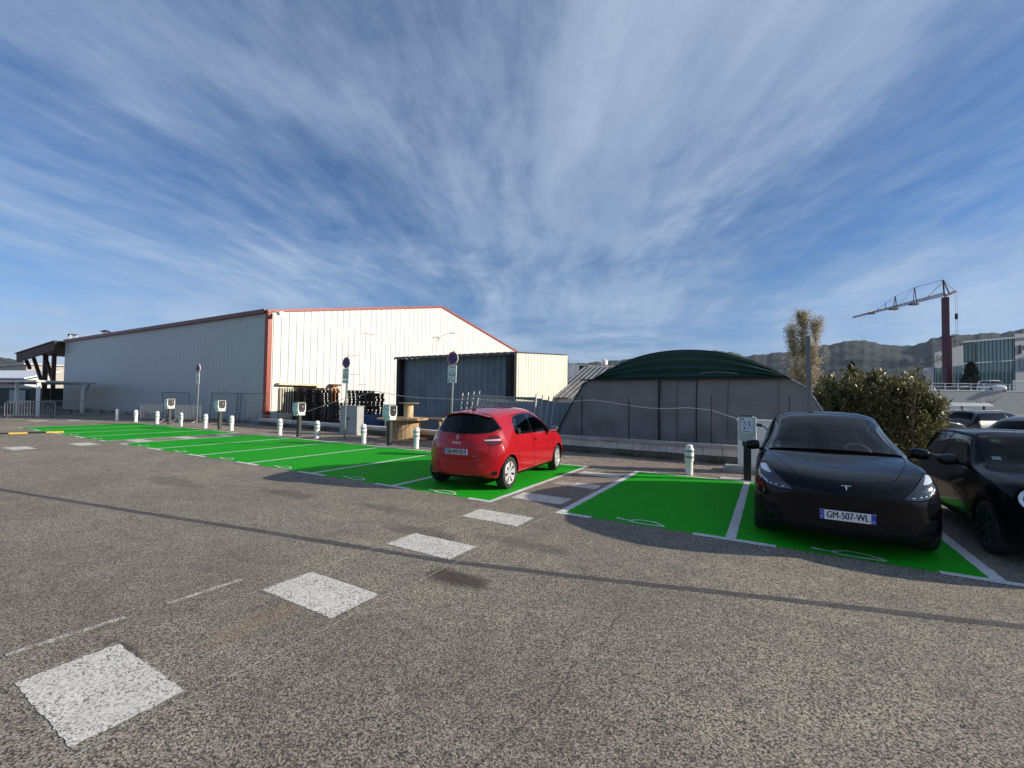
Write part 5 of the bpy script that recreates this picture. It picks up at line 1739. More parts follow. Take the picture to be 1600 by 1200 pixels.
class Shell:
    """half body (x >= 0) as a polygon soup that can be cut along signed-distance curves"""
    TK = np.array([0, 0.75, 0.95, 1.25, 1.6, 2.0, 2.3, 2.75])

    def __init__(self, st, L, wref, ds=0.024, seg=(5, 4, 12, 14, 14, 12, 12), pw=2.2, smooth=3):
        st = np.array(st, float)
        self.L = L
        # rows: d zb yb yq zq ym zm ys zs yr zr ye ze zc bow
        ch = np.concatenate([[0], np.cumsum(np.sqrt(np.diff(st[:, 0])**2 + (0.6 * np.diff(st[:, 13]))**2 + (0.3 * np.diff(st[:, 5]))**2) + 0.012)])
        n = int(ch[-1] / ds)
        S_ = pchip(ch, st, np.linspace(0, ch[-1], n))
        tt = np.concatenate([[i + k / s_ for k in range(s_)] for i, s_ in enumerate(seg)] + [[len(seg)]])
        kn = np.interp(tt, np.arange(8), self.TK)
        rows = []
        for r in S_:
            d, zb, yb, yq, zq, ym, zm, ys, zs, yr, zr, ye, ze, zc, bow = r
            X = np.array([-yb, 0, yb, yq, ym, ys, yr, ye, 0, -ye])
            Z = np.array([zb, zb, zb + 0.0, zq, zm, zs, zr, ze, zc, ze])
            K = np.concatenate([[-self.TK[1]], self.TK, [2 * self.TK[-1] - self.TK[-2]]])
            q = pchip(K, np.stack([X, Z], 1), kn)
            q[:, 0] = np.maximum(q[:, 0], 0)
            rows.append(np.stack([q[:, 0], np.full(len(kn), d), q[:, 1]], 1))
        Gd = np.array(rows)
        bow = S_[:, 14][:, None]
        for _ in range(smooth):
            G2 = Gd.copy()
            G2[1:-1] = 0.5 * Gd[1:-1] + 0.25 * (Gd[:-2] + Gd[2:])
            Gd = G2
        Gd[:, :, 1] += bow * (Gd[:, :, 0] / wref)**pw
        Gd[:, 0, 0] = 0; Gd[:, -1, 0] = 0
        ns, nt_ = Gd.shape[:2]
        V = [Gd.reshape(-1, 3)]
        T = [np.tile(tt, ns)]
        D0 = [np.repeat(S_[:, 0], nt_)]
        F = [(i * nt_ + j, (i + 1) * nt_ + j, (i + 1) * nt_ + j + 1, i * nt_ + j + 1) for i in range(ns - 1) for j in range(nt_ - 1)]
        off = ns * nt_
        # closing caps at nose and tail
        for e, fl in ((0, False), (ns - 1, True)):
            ring = Gd[e]
            d_c = S_[e, 0]; bw = S_[e, 14]
            na = 14
            idx = [[e * nt_ + j for j in range(nt_)]]
            for a in range(1, na + 1):
                q = 1 - a / na
                p = ring.copy(); p[:, 0] *= q
                p[:, 1] = d_c + bw * (p[:, 0] / wref)**pw
                V.append(p); T.append(np.full(nt_, 3.0)); D0.append(np.full(nt_, d_c))
                idx.append([off + j for j in range(nt_)]); off += nt_
            for a in range(na):
                for j in range(nt_ - 1):
                    f = (idx[a][j], idx[a][j + 1], idx[a + 1][j + 1], idx[a + 1][j])
                    F.append(f if not fl else f[::-1])
        # T on the nose: use height so that 'top' regions never reach the cap
        self.V = np.concatenate(V); self.T = np.concatenate(T); self.D0 = np.concatenate(D0)
        self.F = [tuple(f) for f in F]
        self.lab = ['body'] * len(self.F)

    def fields(self):
        return self.V[:, 0], self.V[:, 1], self.V[:, 2], self.T, self.D0

    def cut(self, sdf, name=None, only=None, drop=False):
        x, d, z, t, d0 = self.fields()
        s = sdf(x, d, z, t, d0)
        s = np.where(np.abs(s) < 2e-4, np.where(s < 0, -2e-4, 2e-4), s)
        neg = s < 0
        cache = {}
        nV, nT, nD = [], [], []
        base = len(self.V)
        F2, L2 = [], []

        def cross(i, j):
            k = (i, j) if i < j else (j, i)
            if k not in cache:
                q = s[k[0]] / (s[k[0]] - s[k[1]])
                cache[k] = base + len(nV)
                nV.append(self.V[k[0]] * (1 - q) + self.V[k[1]] * q)
                nT.append(self.T[k[0]] * (1 - q) + self.T[k[1]] * q)
                nD.append(self.D0[k[0]] * (1 - q) + self.D0[k[1]] * q)
            return cache[k]

        for f, lb in zip(self.F, self.lab):
            c = [neg[i] for i in f]
            if only and lb not in only:
                F2.append(f); L2.append(lb); continue
            if all(c):
                if not drop:
                    F2.append(f); L2.append(name or lb)
                continue
            if not any(c):
                F2.append(f); L2.append(lb); continue
            A, B = [], []
            for k, i in enumerate(f):
                j = f[(k + 1) % len(f)]
                (A if neg[i] else B).append(i)
                if neg[i] != neg[j]:
                    m = cross(i, j)
                    A.append(m); B.append(m)
            if len(A) >= 3 and not drop:
                F2.append(tuple(A)); L2.append(name or lb)
            if len(B) >= 3:
                F2.append(tuple(B)); L2.append(lb)
        self.F, self.lab = F2, L2
        if nV:
            self.V = np.concatenate([self.V, np.array(nV)]); self.T = np.concatenate([self.T, np.array(nT)]); self.D0 = np.concatenate([self.D0, np.array(nD)])

    def band(self, sdf, w_, name='gap', only=None):
        """dark shut line of width w_ along the curve"""
        self.cut(lambda *a: sdf(*a) - w_ / 2, '~t', only)
        self.cut(lambda *a: sdf(*a) + w_ / 2, '~i', ['~t'])

    def normals(self):
        N = np.zeros_like(self.V)
        V = self.V
        for f in self.F:
            for k in range(1, len(f) - 1):
                n = np.cross(V[f[k]] - V[f[0]], V[f[k + 1]] - V[f[0]])
                for i in (f[0], f[k], f[k + 1]):
                    N[i] += n
        N[V[:, 0] < 1e-5, 0] = 0
        N /= np.linalg.norm(N, axis=1)[:, None] + 1e-12
        return N


def region(shell, sdf, name, gap=0.0, only=('body',), border=None):
    """cut a region; optionally with a dark border of the given width around it"""
    only = list(only)
    if gap:
        shell.cut(lambda *a: sdf(*a) - gap, border or 'gap', only)
        shell.cut(sdf, name, [border or 'gap'] )
    else:
        shell.cut(sdf, name, only)


def shell_objects(shell, root, spec, L):
    """spec: label -> (object name, material, 'both'|'each', parent key or None). Bodies share smooth normals."""
    N = shell.normals()
    V = shell.V.copy()
    V[:, 1] -= L / 2
    made = {}
    groups = {}
    for f, lb in zip(shell.F, shell.lab):
        key = spec[lb][0] if lb in spec else None
        if key is None:
            continue
        groups.setdefault(lb, []).append(f)
    # gap faces are merged with the body object as a second material
    merged = {}
    for lb, fs in groups.items():
        nm, mat, mode, par = spec[lb]
        merged.setdefault((nm, mode, par, lb if mode == 'each' else nm), []).append((mat, fs))
    for (nm, mode, par, _), lst in merged.items():
        for side in ((1,) if mode == 'both' else (1, -1)):
            vs, fs_, ns, mi, mats = [], [], [], [], []
            for mat, fs in lst:
                if mat not in mats:
                    mats.append(mat)
                for sd in ((1, -1) if mode == 'both' else (side,)):
                    mp = {}
                    for f in fs:
                        ff = []
                        for i in f:
                            if i not in mp:
                                mp[i] = len(vs)
                                vs.append((V[i][0] * sd, V[i][1], V[i][2]))
                                ns.append((N[i][0] * sd, N[i][1], N[i][2]))
                            ff.append(mp[i])
                        fs_.append(tuple(ff) if sd > 0 else tuple(reversed(ff)))
                        mi.append(mats.index(mat))
            me = bpy.data.meshes.new(nm)
            me.from_pydata(vs, [], fs_)
            for m in mats:
                me.materials.append(m)
            me.polygons.foreach_set('material_index', mi)
            me.polygons.foreach_set('use_smooth', [True] * len(fs_))
            me.update()
            if len(me.vertices) == len(ns):
                me.normals_split_custom_set_from_vertices(ns)
            o = bpy.data.objects.new(nm, me)
            COL.objects.link(o)
            o.parent = made.get((par, side)) or made.get((par, 1)) or root
            made[(nm, side)] = o
            if (nm, 1) not in made:
                made[(nm, 1)] = o
    return made


def inner_lining(shell, root, L, mat, keep=('body', 'gap'), dist=0.03):
    N = shell.normals()
    V = shell.V - N * dist
    V[:, 1] -= L / 2
    V[:, 0] = np.maximum(V[:, 0], 0)
    mb = MB()
    for sd in (1, -1):
        mp, vs, fs = {}, [], []
        for f, lb in zip(shell.F, shell.lab):
            if lb.startswith('glass') or lb == 'void' or min(shell.D0[i] for i in f) < 0.95 or max(shell.D0[i] for i in f) > L - 0.30:
                continue
            c = np.mean([shell.V[i] for i in f], 0)
            ff = []
            for i in f:
                if i not in mp:
                    mp[i] = len(vs); vs.append((V[i][0] * sd, V[i][1], V[i][2]))
                ff.append(mp[i])
            fs.append(tuple(ff))
        mb.add(vs, fs)
    me = bpy.data.meshes.new('lining')
    me.from_pydata(mb.v, [], mb.f)
    me.materials.append(mat)
    o = bpy.data.objects.new('lining', me)
    COL.objects.link(o); o.parent = root
    return o


def wheel(root, x, y, r_, wd, rim_mat, spokes=7, steer=0.0, side=1, style='spoke', rim_r=0.68):
    t = bpy.data.objects.new('wheel', None); COL.objects.link(t); t.parent = root
    t.location = (x, y, r_); t.rotation_euler = (0, 0, steer)
    h = wd / 2
    MB().lathe([(r_ * rim_r, -h * 0.9), (r_ * 0.86, -h), (r_ * 0.96, -h * 0.9), (r_, -h * 0.6), (r_, h * 0.6), (r_ * 0.96, h * 0.9), (r_ * 0.86, h), (r_ * rim_r, h * 0.9), (r_ * rim_r, -h * 0.9)], 40, (0, 0, 0), 'X', cap=False).build('tyre', m_tyre, t, smooth=True)
    R1 = r_ * rim_r
    o_ = side * h
    mb = MB()
    mb.lathe([(R1 * 0.90, o_ * 0.80), (R1 * 0.96, o_ * 0.92), (R1 * 1.01, o_ * 0.86), (R1 * 1.0, -o_ * 0.8)], 40, (0, 0, 0), 'X', cap=False)
    mb.lathe([(R1 * 0.0, o_ * 0.80), (R1 * 0.20, o_ * 0.78), (R1 * 0.24, o_ * 0.66)], 24, (0, 0, 0), 'X')
    for k in range(spokes):
        a = 2 * math.pi * k / spokes + 0.3
        p = lambda rr_, da, xx: (xx, rr_ * math.cos(a + da), rr_ * math.sin(a + da))
        q = 0.40 if style == 'cover' else 0.26
        w0, w1 = 0.55, q * 1.9 / (spokes / 7)
        w1 = (0.62 if style == 'cover' else 0.34) * math.pi / spokes
        w0 = (0.80 if style == 'cover' else 0.75) * math.pi / spokes
        for xo, xi in ((o_ * 0.80, o_ * 0.60),):
            mb.add([p(R1 * 0.18, -w0, xo * 0.97), p(R1 * 0.18, w0, xo * 0.97), p(R1 * 0.93, w1, xo * 1.08), p(R1 * 0.93, -w1, xo * 1.08),
                    p(R1 * 0.18, -w0, xi), p(R1 * 0.18, w0, xi), p(R1 * 0.93, w1, xi * 1.15), p(R1 * 0.93, -w1, xi * 1.15)],
                   [(0, 1, 2, 3), (0, 4, 5, 1), (1, 5, 6, 2), (2, 6, 7, 3), (3, 7, 4, 0)])
    mb.build('rim', rim_mat, t)
    MB().lathe([(0.0, o_ * 0.35), (R1 * 0.98, o_ * 0.35)], 30, (0, 0, 0), 'X').build('brake_disc', m_rim_dark, t)
    return t


def arch_liner(root, y, r_, x0, x1):
    n = 24
    for s_ in (1, -1):
        mb = MB()
        vs, fs = [], []
        for k in range(n + 1):
            a = -0.35 + (math.pi + 0.7) * k / n
            vs += [(s_ * x0, y + r_ * math.cos(a), 0.33 + r_ * math.sin(a)), (s_ * x1, y + r_ * math.cos(a), 0.33 + r_ * math.sin(a))]
        fs = [(2 * k, 2 * k + 1, 2 * k + 3, 2 * k + 2) for k in range(n)]
        mb.add(vs, fs)
        mb.add([(s_ * x1, y + r_ * math.cos(-0.35 + (math.pi + 0.7) * k / n), 0.33 + r_ * math.sin(-0.35 + (math.pi + 0.7) * k / n)) for k in range(n + 1)], [tuple(range(n + 1))])
        mb.build('wheel_arch', m_gap, root)


def plate(root, loc, rot, text, w_=0.52, h=0.11, board=None):
    t = bpy.data.objects.new('number_plate', None); COL.objects.link(t); t.parent = root
    t.location = loc; t.rotation_euler = rot
    # local: x right, z up, front -y
    MB().box((0, 0, 0), (w_, 0.012, h)).build('plate_board', board or m_plate, t, bevel=0.003)
    for s_ in (-1, 1):
        MB().box((s_ * (w_ / 2 - 0.022), -0.0065, 0), (0.044, 0.002, h - 0.004)).build('blue_band', m_plate_blue, t)
    text_mesh('plate_lettering', text, 0.108, m_ink, t, (0, -0.0075, 0.001), (R(90), 0, 0), 0.0008, sx=0.70, bold=0.006)
    text_mesh('country_letter', 'F', 0.042, m_plate, t, (-w_ / 2 + 0.022, -0.0085, -0.028), (R(90), 0, 0), 0.0006)
    text_mesh('department_number', '13', 0.036, m_plate, t, (w_ / 2 - 0.022, -0.0085, -0.028), (R(90), 0, 0), 0.0006)
    mb = MB()
    for k in range(12):
        a = k * math.pi / 6
        mb.box((-w_ / 2 + 0.022 + 0.013 * math.cos(a), -0.0085, 0.025 + 0.013 * math.sin(a)), (0.004, 0.001, 0.004))
    mb.build('stars', m_yellow, t)
    return t


def seat(root, x, y, wd=0.50, z=0.55, mat=None, head=True, h=0.62):
    mat = mat or m_interior
    t = MB().box((x, y, z - 0.05), (wd, 0.50, 0.20)).build('seat', mat, root, bevel=0.06)
    MB().box((x, y + 0.32, z + h / 2 - 0.05), (wd, 0.16, h), rx=-0.28).build('backrest', mat, t, bevel=0.06)
    if head:
        MB().box((x, y + 0.45, z + h + 0.06), (0.27, 0.11, 0.19), rx=-0.2).build('headrest', mat, t, bevel=0.05)
    return t


def steering(root, x, y, z, r_=0.185):
    n = 24
    o = MB().tube([(r_ * math.cos(2 * math.pi * k / n), 0.0, r_ * math.sin(2 * math.pi * k / n)) for k in range(n + 1)], 0.016, 8, cap=False)
    o.box((0, 0, 0), (0.30, 0.03, 0.05)).box((0, 0.0, -0.08), (0.05, 0.03, 0.14))
    s_ = o.build('steering_wheel', m_interior_lt, root, smooth=True)
    s_.location = (x, y, z); s_.rotation_euler = (R(-24), 0, 0)
    return s_


def mirror(root, x, y, z, side, shape, paint, fold=0.0):
    """door mirror: rounded shell on a short foot, glass on the +Y face"""
    wd, hh, dp = shape
    m = MB()
    n1, n2 = 16, 10
    vs, fs = [], []
    for i in range(n2 + 1):
        th = math.pi * i / n2
        for k in range(n1):
            ph = 2 * math.pi * k / n1
            ex = lambda c, e: math.copysign(abs(c)**e, c)
            X = ex(math.sin(th), 0.7) * ex(math.cos(ph), 0.7) * wd / 2
            Z = ex(math.sin(th), 0.7) * ex(math.sin(ph), 0.75) * hh / 2
            Y = -math.cos(th) * dp / 2
            if Y > 0:
                Y *= 0.55
            Z *= 1.0 - 0.22 * side * X / (wd / 2) * (1 if Z > 0 else -0.3)
            vs.append((X, Y, Z))
    for i in range(n2):
        for k in range(n1):
            fs.append((i * n1 + k, i * n1 + (k + 1) % n1, (i + 1) * n1 + (k + 1) % n1, (i + 1) * n1 + k))
    m.add(vs, fs)
    o = m.build('door_mirror', paint, root, smooth=True)
    o.location = (x, y, z); o.rotation_euler = (0, 0, fold)
    MB().beam((-side * wd * 0.25, 0.0, -hh * 0.25), (-side * (wd * 0.5 + 0.09), 0.03, -hh * 0.48), 0.05, 0.035).build('mirror_foot', m_trim, o, bevel=0.008)
    MB().box((0.0, dp * 0.27, 0), (wd * 0.82, 0.012, hh * 0.74)).build('mirror_glass', m_mirror, o, bevel=0.004)
    return o


def box2(a, b, hw, hh, r_):
    qx, qy = np.abs(a) - hw + r_, np.abs(b) - hh + r_
    return np.hypot(np.maximum(qx, 0), np.maximum(qy, 0)) + np.minimum(np.maximum(qx, qy), 0) - r_


# ---------------------------------------------------------------- black electric saloon
def build_black_saloon(loc, rz):
    L, WR = 4.75, 0.96
    root = thing('parked_car', 'glossy black electric saloon facing the camera on the green bay', 'car', loc, rz)
    #     d    zb   yb   yq   zq   ym   zm   ys    zs    yr    zr   ye    ze    zc    bow
    ST = [(0.00, .30, .60, .68, .34, .72, .46, .69, .60, .58, .665, .32, .688, .695, .38),
          (0.03, .23, .70, .80, .29, .83, .46, .80, .645, .66, .738, .37, .760, .768, .38),
          (0.08, .205, .76, .87, .27, .895, .47, .865, .70, .73, .795, .40, .815, .823, .37),
          (0.18, .19, .80, .92, .26, .938, .49, .905, .755, .77, .862, .42, .870, .872, .34),
          (0.36, .18, .83, .94, .26, .952, .52, .918, .82, .785, .930, .43, .928, .925, .29),
          (0.65, .175, .82, .935, .27, .952, .54, .925, .875, .785, .988, .43, .978, .972, .22),
          (0.95, .17, .82, .94, .27, .957, .58, .925, .91, .78, 1.022, .42, 1.018, 1.012, .19),
          (1.16, .17, .82, .94, .27, .958, .60, .922, .935, .78, 1.042, .42, 1.050, 1.050, .21),
          (1.24, .17, .82, .94, .27, .958, .61, .92, .942, .775, 1.056, .42, 1.084, 1.092, .23),
          (1.60, .17, .82, .94, .27, .958, .63, .910, .962, .700, 1.215, .415, 1.272, 1.290, .26),
          (1.95, .17, .82, .94, .27, .957, .64, .900, .978, .645, 1.375, .40, 1.448, 1.470, .26),
          (2.20, .17, .82, .94, .27, .956, .65, .893, .987, .625, 1.478, .40, 1.545, 1.565, .20),
          (2.45, .17, .82, .94, .27, .955, .65, .888, .994, .622, 1.538, .40, 1.592, 1.608, .13),
          (2.80, .17, .82, .94, .27, .955, .66, .884, 1.000, .618, 1.548, .40, 1.602, 1.618, .05),
          (3.25, .17, .82, .94, .27, .955, .67, .880, 1.010, .612, 1.510, .39, 1.570, 1.588, .0),
          (3.70, .17, .82, .94, .27, .954, .68, .872, 1.022, .585, 1.405, .37, 1.478, 1.500, -.05),
          (4.10, .18, .80, .93, .28, .945, .70, .855, 1.030, .585, 1.265, .37, 1.330, 1.350, -.10),
          (4.40, .20, .76, .90, .30, .915, .72, .820, 1.015, .62, 1.125, .38, 1.180, 1.195, -.18),
          (4.55, .24, .72, .85, .33, .87, .72, .79, .96, .62, 1.045, .38, 1.090, 1.10, -.26),
          (4.68, .30, .64, .76, .38, .79, .70, .72, .87, .58, .92, .35, .95, .955, -.33),
          (4.75, .40, .54, .64, .46, .67, .65, .60, .76, .48, .79, .28, .80, .80, -.36)]
    sh_ = Shell(ST, L, WR)
    fa, ra, wr = 0.86, 3.75, 0.36
    for a in (fa, ra):
        sh_.cut(lambda x, d, z, t, d0, a=a: np.maximum(np.hypot(d - a, z - 0.355) - 0.395, 0.55 - x), drop=True)
    # windscreen and rear window in the surface's own coordinates
    region(sh_, lambda x, d, z, t, d0: np.maximum(box2(d0 - 1.735, (7 - t) * 0.34, 0.465, 0.640, 0.05), 5.02 - t), 'glass_front', 0.036, border='frit')
    sh_.cut(lambda x, d, z, t, d0: np.maximum(box2(d0 - 1.225, (7 - t) * 0.34, 0.050, 0.66, 0.02), 5.0 - t), 'gap', ['body', 'frit'])
    region(sh_, lambda x, d, z, t, d0: np.maximum(box2(d0 - 3.85, (7 - t) * 0.34, 0.50, 0.60, 0.08), 5.0 - t), 'glass_rear', 0.03, border='frit')
    win_f = [(1.32, 1.01), (1.62, 1.17), (2.0, 1.345), (2.3, 1.43), (2.52, 1.455), (2.52, 1.025), (1.6, .995)]
    win_r = [(2.60, 1.03), (2.60, 1.458), (3.0, 1.44), (3.4, 1.36), (3.78, 1.22), (3.9, 1.13), (3.6, 1.06)]
    side_ = lambda poly, r_: (lambda x, d, z, t, d0: np.maximum(sd_poly(d, z, poly) - r_, np.maximum((t - 4.93) * 0.28, (2.0 - t) * 0.3)))
    region(sh_, side_(win_f, 0.0), 'glass_side_front', 0.018, border='frit')
    region(sh_, side_(win_r, 0.0), 'glass_side_rear', 0.018, border='frit')
    # bonnet shut line: param rectangle on the hood
    hood_poly = [(-0.3, 0.11), (0.0, 0.11), (0.30, 0.125), (0.48, 0.19), (0.56, 0.36), (0.70, 0.80), (0.765, 1.17), (0.765, 1.30), (0.0, 1.155), (-0.3, 1.155)]
    hp = lambda x, d, z, t, d0: np.maximum(sd_poly(x, d0, hood_poly), 4.6 - t)
    # headlamps seen from the front
    hl = [(.525, .70), (.66, .690), (.79, .712), (.87, .77), (.895, .84), (.875, .925), (.81, .94), (.73, .88), (.625, .785)]
    hsd = lambda x, d, z, t, d0: np.maximum(np.maximum(sd_poly(x, z, hl) - 0.004, d - 1.0), 3.2 - t)
    region(sh_, hsd, 'lamp', 0.008)
    hl2 = [(.74, .845), (.80, .85), (.855, .87), (.87, .922), (.812, .933)]
    sh_.cut(lambda x, d, z, t, d0: np.maximum(sd_poly(x, z, hl2), d - 1.0), 'lamp_hi', ['lamp'])
    hl3 = [(.60, .706), (.79, .73), (.872, .80), (.868, .812), (.785, .742), (.60, .716)]
    sh_.cut(lambda x, d, z, t, d0: np.maximum(sd_poly(x, z, hl3), d - 1.0), 'lamp_hi', ['lamp'])
    sh_.band(hp, 0.007, only=['body'])
    sh_.lab = ['bonnet' if l == '~i' else ('gap' if l == '~t' else l) for l in sh_.lab]
    # lower front opening, dark
    lo = [(-.3, .235), (0, .235), (.60, .245), (.70, .27), (.62, .325), (-.3, .335)]
    region(sh_, lambda x, d, z, t, d0: np.maximum(sd_poly(x, z, lo), d - 0.6), 'grille', only=['body'])
    fog = [(.66, .34), (.83, .36), (.86, .46), (.80, .47), (.70, .40)]
    region(sh_, lambda x, d, z, t, d0: np.maximum(sd_poly(x, z, fog) - 0.006, d - 0.8), 'grille', only=['body'])
    # doors
    df = [(1.30, .33), (2.50, .33), (2.555, .7), (2.56, 1.47), (2.2, 1.46), (1.9, 1.36), (1.28, 1.02), (1.24, .8)]
    dr_ = [(2.56, .33), (3.28, .33), (3.42, .60), (3.62, .85), (3.9, 1.12), (3.5, 1.38), (2.9, 1.49), (2.565, 1.48)]
    for nm, poly in (('door_f', df), ('door_r', dr_)):
        sdf = side_(poly, 0.0)
        sh_.cut(lambda *a: sdf(*a) - 0.004, 'gap', ['body'])
        sh_.cut(lambda *a: sdf(*a) + 0.004, nm, ['gap'])
    sill = lambda x, d, z, t, d0: np.maximum(z - 0.30, 1.0 - t)
    sh_.cut(lambda x, d, z, t, d0: z - 0.262, 'sill', ['body'])
    tail = [(.50, .86), (.86, .90), (.90, .97), (.60, .96)]
    region(sh_, lambda x, d, z, t, d0: np.maximum(sd_poly(x, z, tail), 4.1 - d), 'tail')
    spec = {'body': ('body', m_black_paint, 'both', None), 'gap': ('body', m_gap, 'both', None), 'frit': ('body', m_gloss_black, 'both', None), 'sill': ('body', m_trim, 'both', None), '~t': ('body', m_gap, 'both', None),
            'bonnet': ('bonnet', m_black_paint, 'both', None), 'glass_front': ('windscreen', m_glass, 'both', None), 'glass_rear': ('rear_window', m_glass_dark, 'both', None),
            'door_f': ('front_door', m_black_paint, 'each', None), 'door_r': ('rear_door', m_black_paint, 'each', None),
            'glass_side_front': ('front_side_window', m_glass, 'each', 'front_door'), 'glass_side_rear': ('rear_side_window', m_glass_dark, 'each', 'rear_door'),
            'lamp': ('headlight', m_lamp, 'each', None), 'lamp_hi': ('headlight_reflector', m_lamp_hi, 'each', 'headlight'),
            'grille': ('lower_grille', m_trim, 'both', None), 'tail': ('tail_light', m_tail, 'each', None)}
    # objects are created in this order so that parents exist first
    order = ['body', 'gap', 'frit', 'sill', '~t', 'bonnet', 'door_f', 'door_r', 'lamp', 'lamp_hi', 'grille', 'glass_front', 'glass_rear', 'glass_side_front', 'glass_side_rear', 'tail']
    idx = sorted(range(len(sh_.F)), key=lambda i: order.index(sh_.lab[i]))
    sh_.F = [sh_.F[i] for i in idx]; sh_.lab = [sh_.lab[i] for i in idx]
    shell_objects(sh_, root, spec, L)
    inner_lining(sh_, root, L, m_interior_lt, dist=0.035)
    y = lambda d: d - L / 2
    arch_liner(root, y(fa), 0.40, 0.87, 0.55); arch_liner(root, y(ra), 0.40, 0.87, 0.55)
    for a, st in ((fa, 0.0), (ra, 0.0)):
        for s_ in (1, -1):
            wheel(root, s_ * 0.825, y(a), wr, 0.25, m_rim_dark, 9, st, s_)
    # emblem: T mark on the bonnet nose
    em = MB()
    em.prism([(-.048, .030), (0.048, .030), (.043, .020), (.020, .021), (.012, .024), (0.004, -.030), (0, -.036), (-.004, -.030), (-.012, .024), (-.020, .021), (-.043, .020)], lambda a, b, q: (a, q, b), -0.002, 0.004)
    e = em.build('emblem', m_chrome, root)
    e.location = (0, y(0.040) - .004, 0.783); e.rotation_euler = (R(-40), 0, 0)
    plate(root, (0.0, y(-0.016), 0.465), (0, 0, 0), 'GM-507-WL')
    MB().box((0, y(0.02), 0.465), (0.46, 0.07, 0.09)).build('plate_holder', m_trim, root)
    for s_ in (1, -1):
        mirror(root, s_ * 1.00, y(1.62), 1.085, s_, (0.21, 0.155, 0.16), m_black_paint)
    # interior
    MB().box((0, y(1.62), 0.90), (1.52, 0.55, 0.10)).build('dashboard', m_interior, root, bevel=0.04)
    MB().box((0.03, y(1.88), 1.02), (0.36, 0.02, 0.21), rx=-0.1).build('screen', m_gloss_black, root, bevel=0.006)
    steering(root, 0.37, y(2.02), 0.97)
    for x in (0.37, -0.37):
        seat(root, x, y(2.55), 0.52, 0.55, m_interior)
    MB().box((0, y(3.45), 0.78), (1.3, 0.2, 0.75), rx=-0.3).build('rear_seat', m_interior, root, bevel=0.08)
    MB().box((0, y(2.6), 0.36), (1.5, 2.4, 0.06)).build('floor', m_interior, root)
    MB().box((0, y(2.16), 1.43), (0.24, 0.05, 0.075)).build('rear_view_mirror', m_trim, root, bevel=0.015)
    for s_ in (1, -1):
        MB().box((s_ * 0.32, y(2.33), 1.475), (0.42, 0.02, 0.10), rx=0.9).build('sun_visor', m_interior_lt, root, bevel=0.01)
    st_ = MB().box((-0.655, y(1.66), 1.095), (0.065, 0.004, 0.055), rx=-1.05).build('windscreen_sticker', m_sticker, root)
    MB().box((-0.645, y(1.72), 1.145), (0.05, 0.004, 0.03), rx=-1.05).build('windscreen_sticker', m_sticker, root)
    # wipers at the base of the screen
    mb = MB().tube([(-0.45, y(1.225), 1.056), (0.1, y(1.22), 1.072), (0.62, y(1.33), 1.064)], 0.009, 6)
    mb.build('wiper', m_trim, root)
    for s_ in (-1, 1):
        MB().box((s_ * 0.917, y(0.50), 0.60), (0.02, 0.075, 0.045), rz=-s_ * 0.30).build('side_marker', m_tail_red, root, bevel=0.006)
    return root


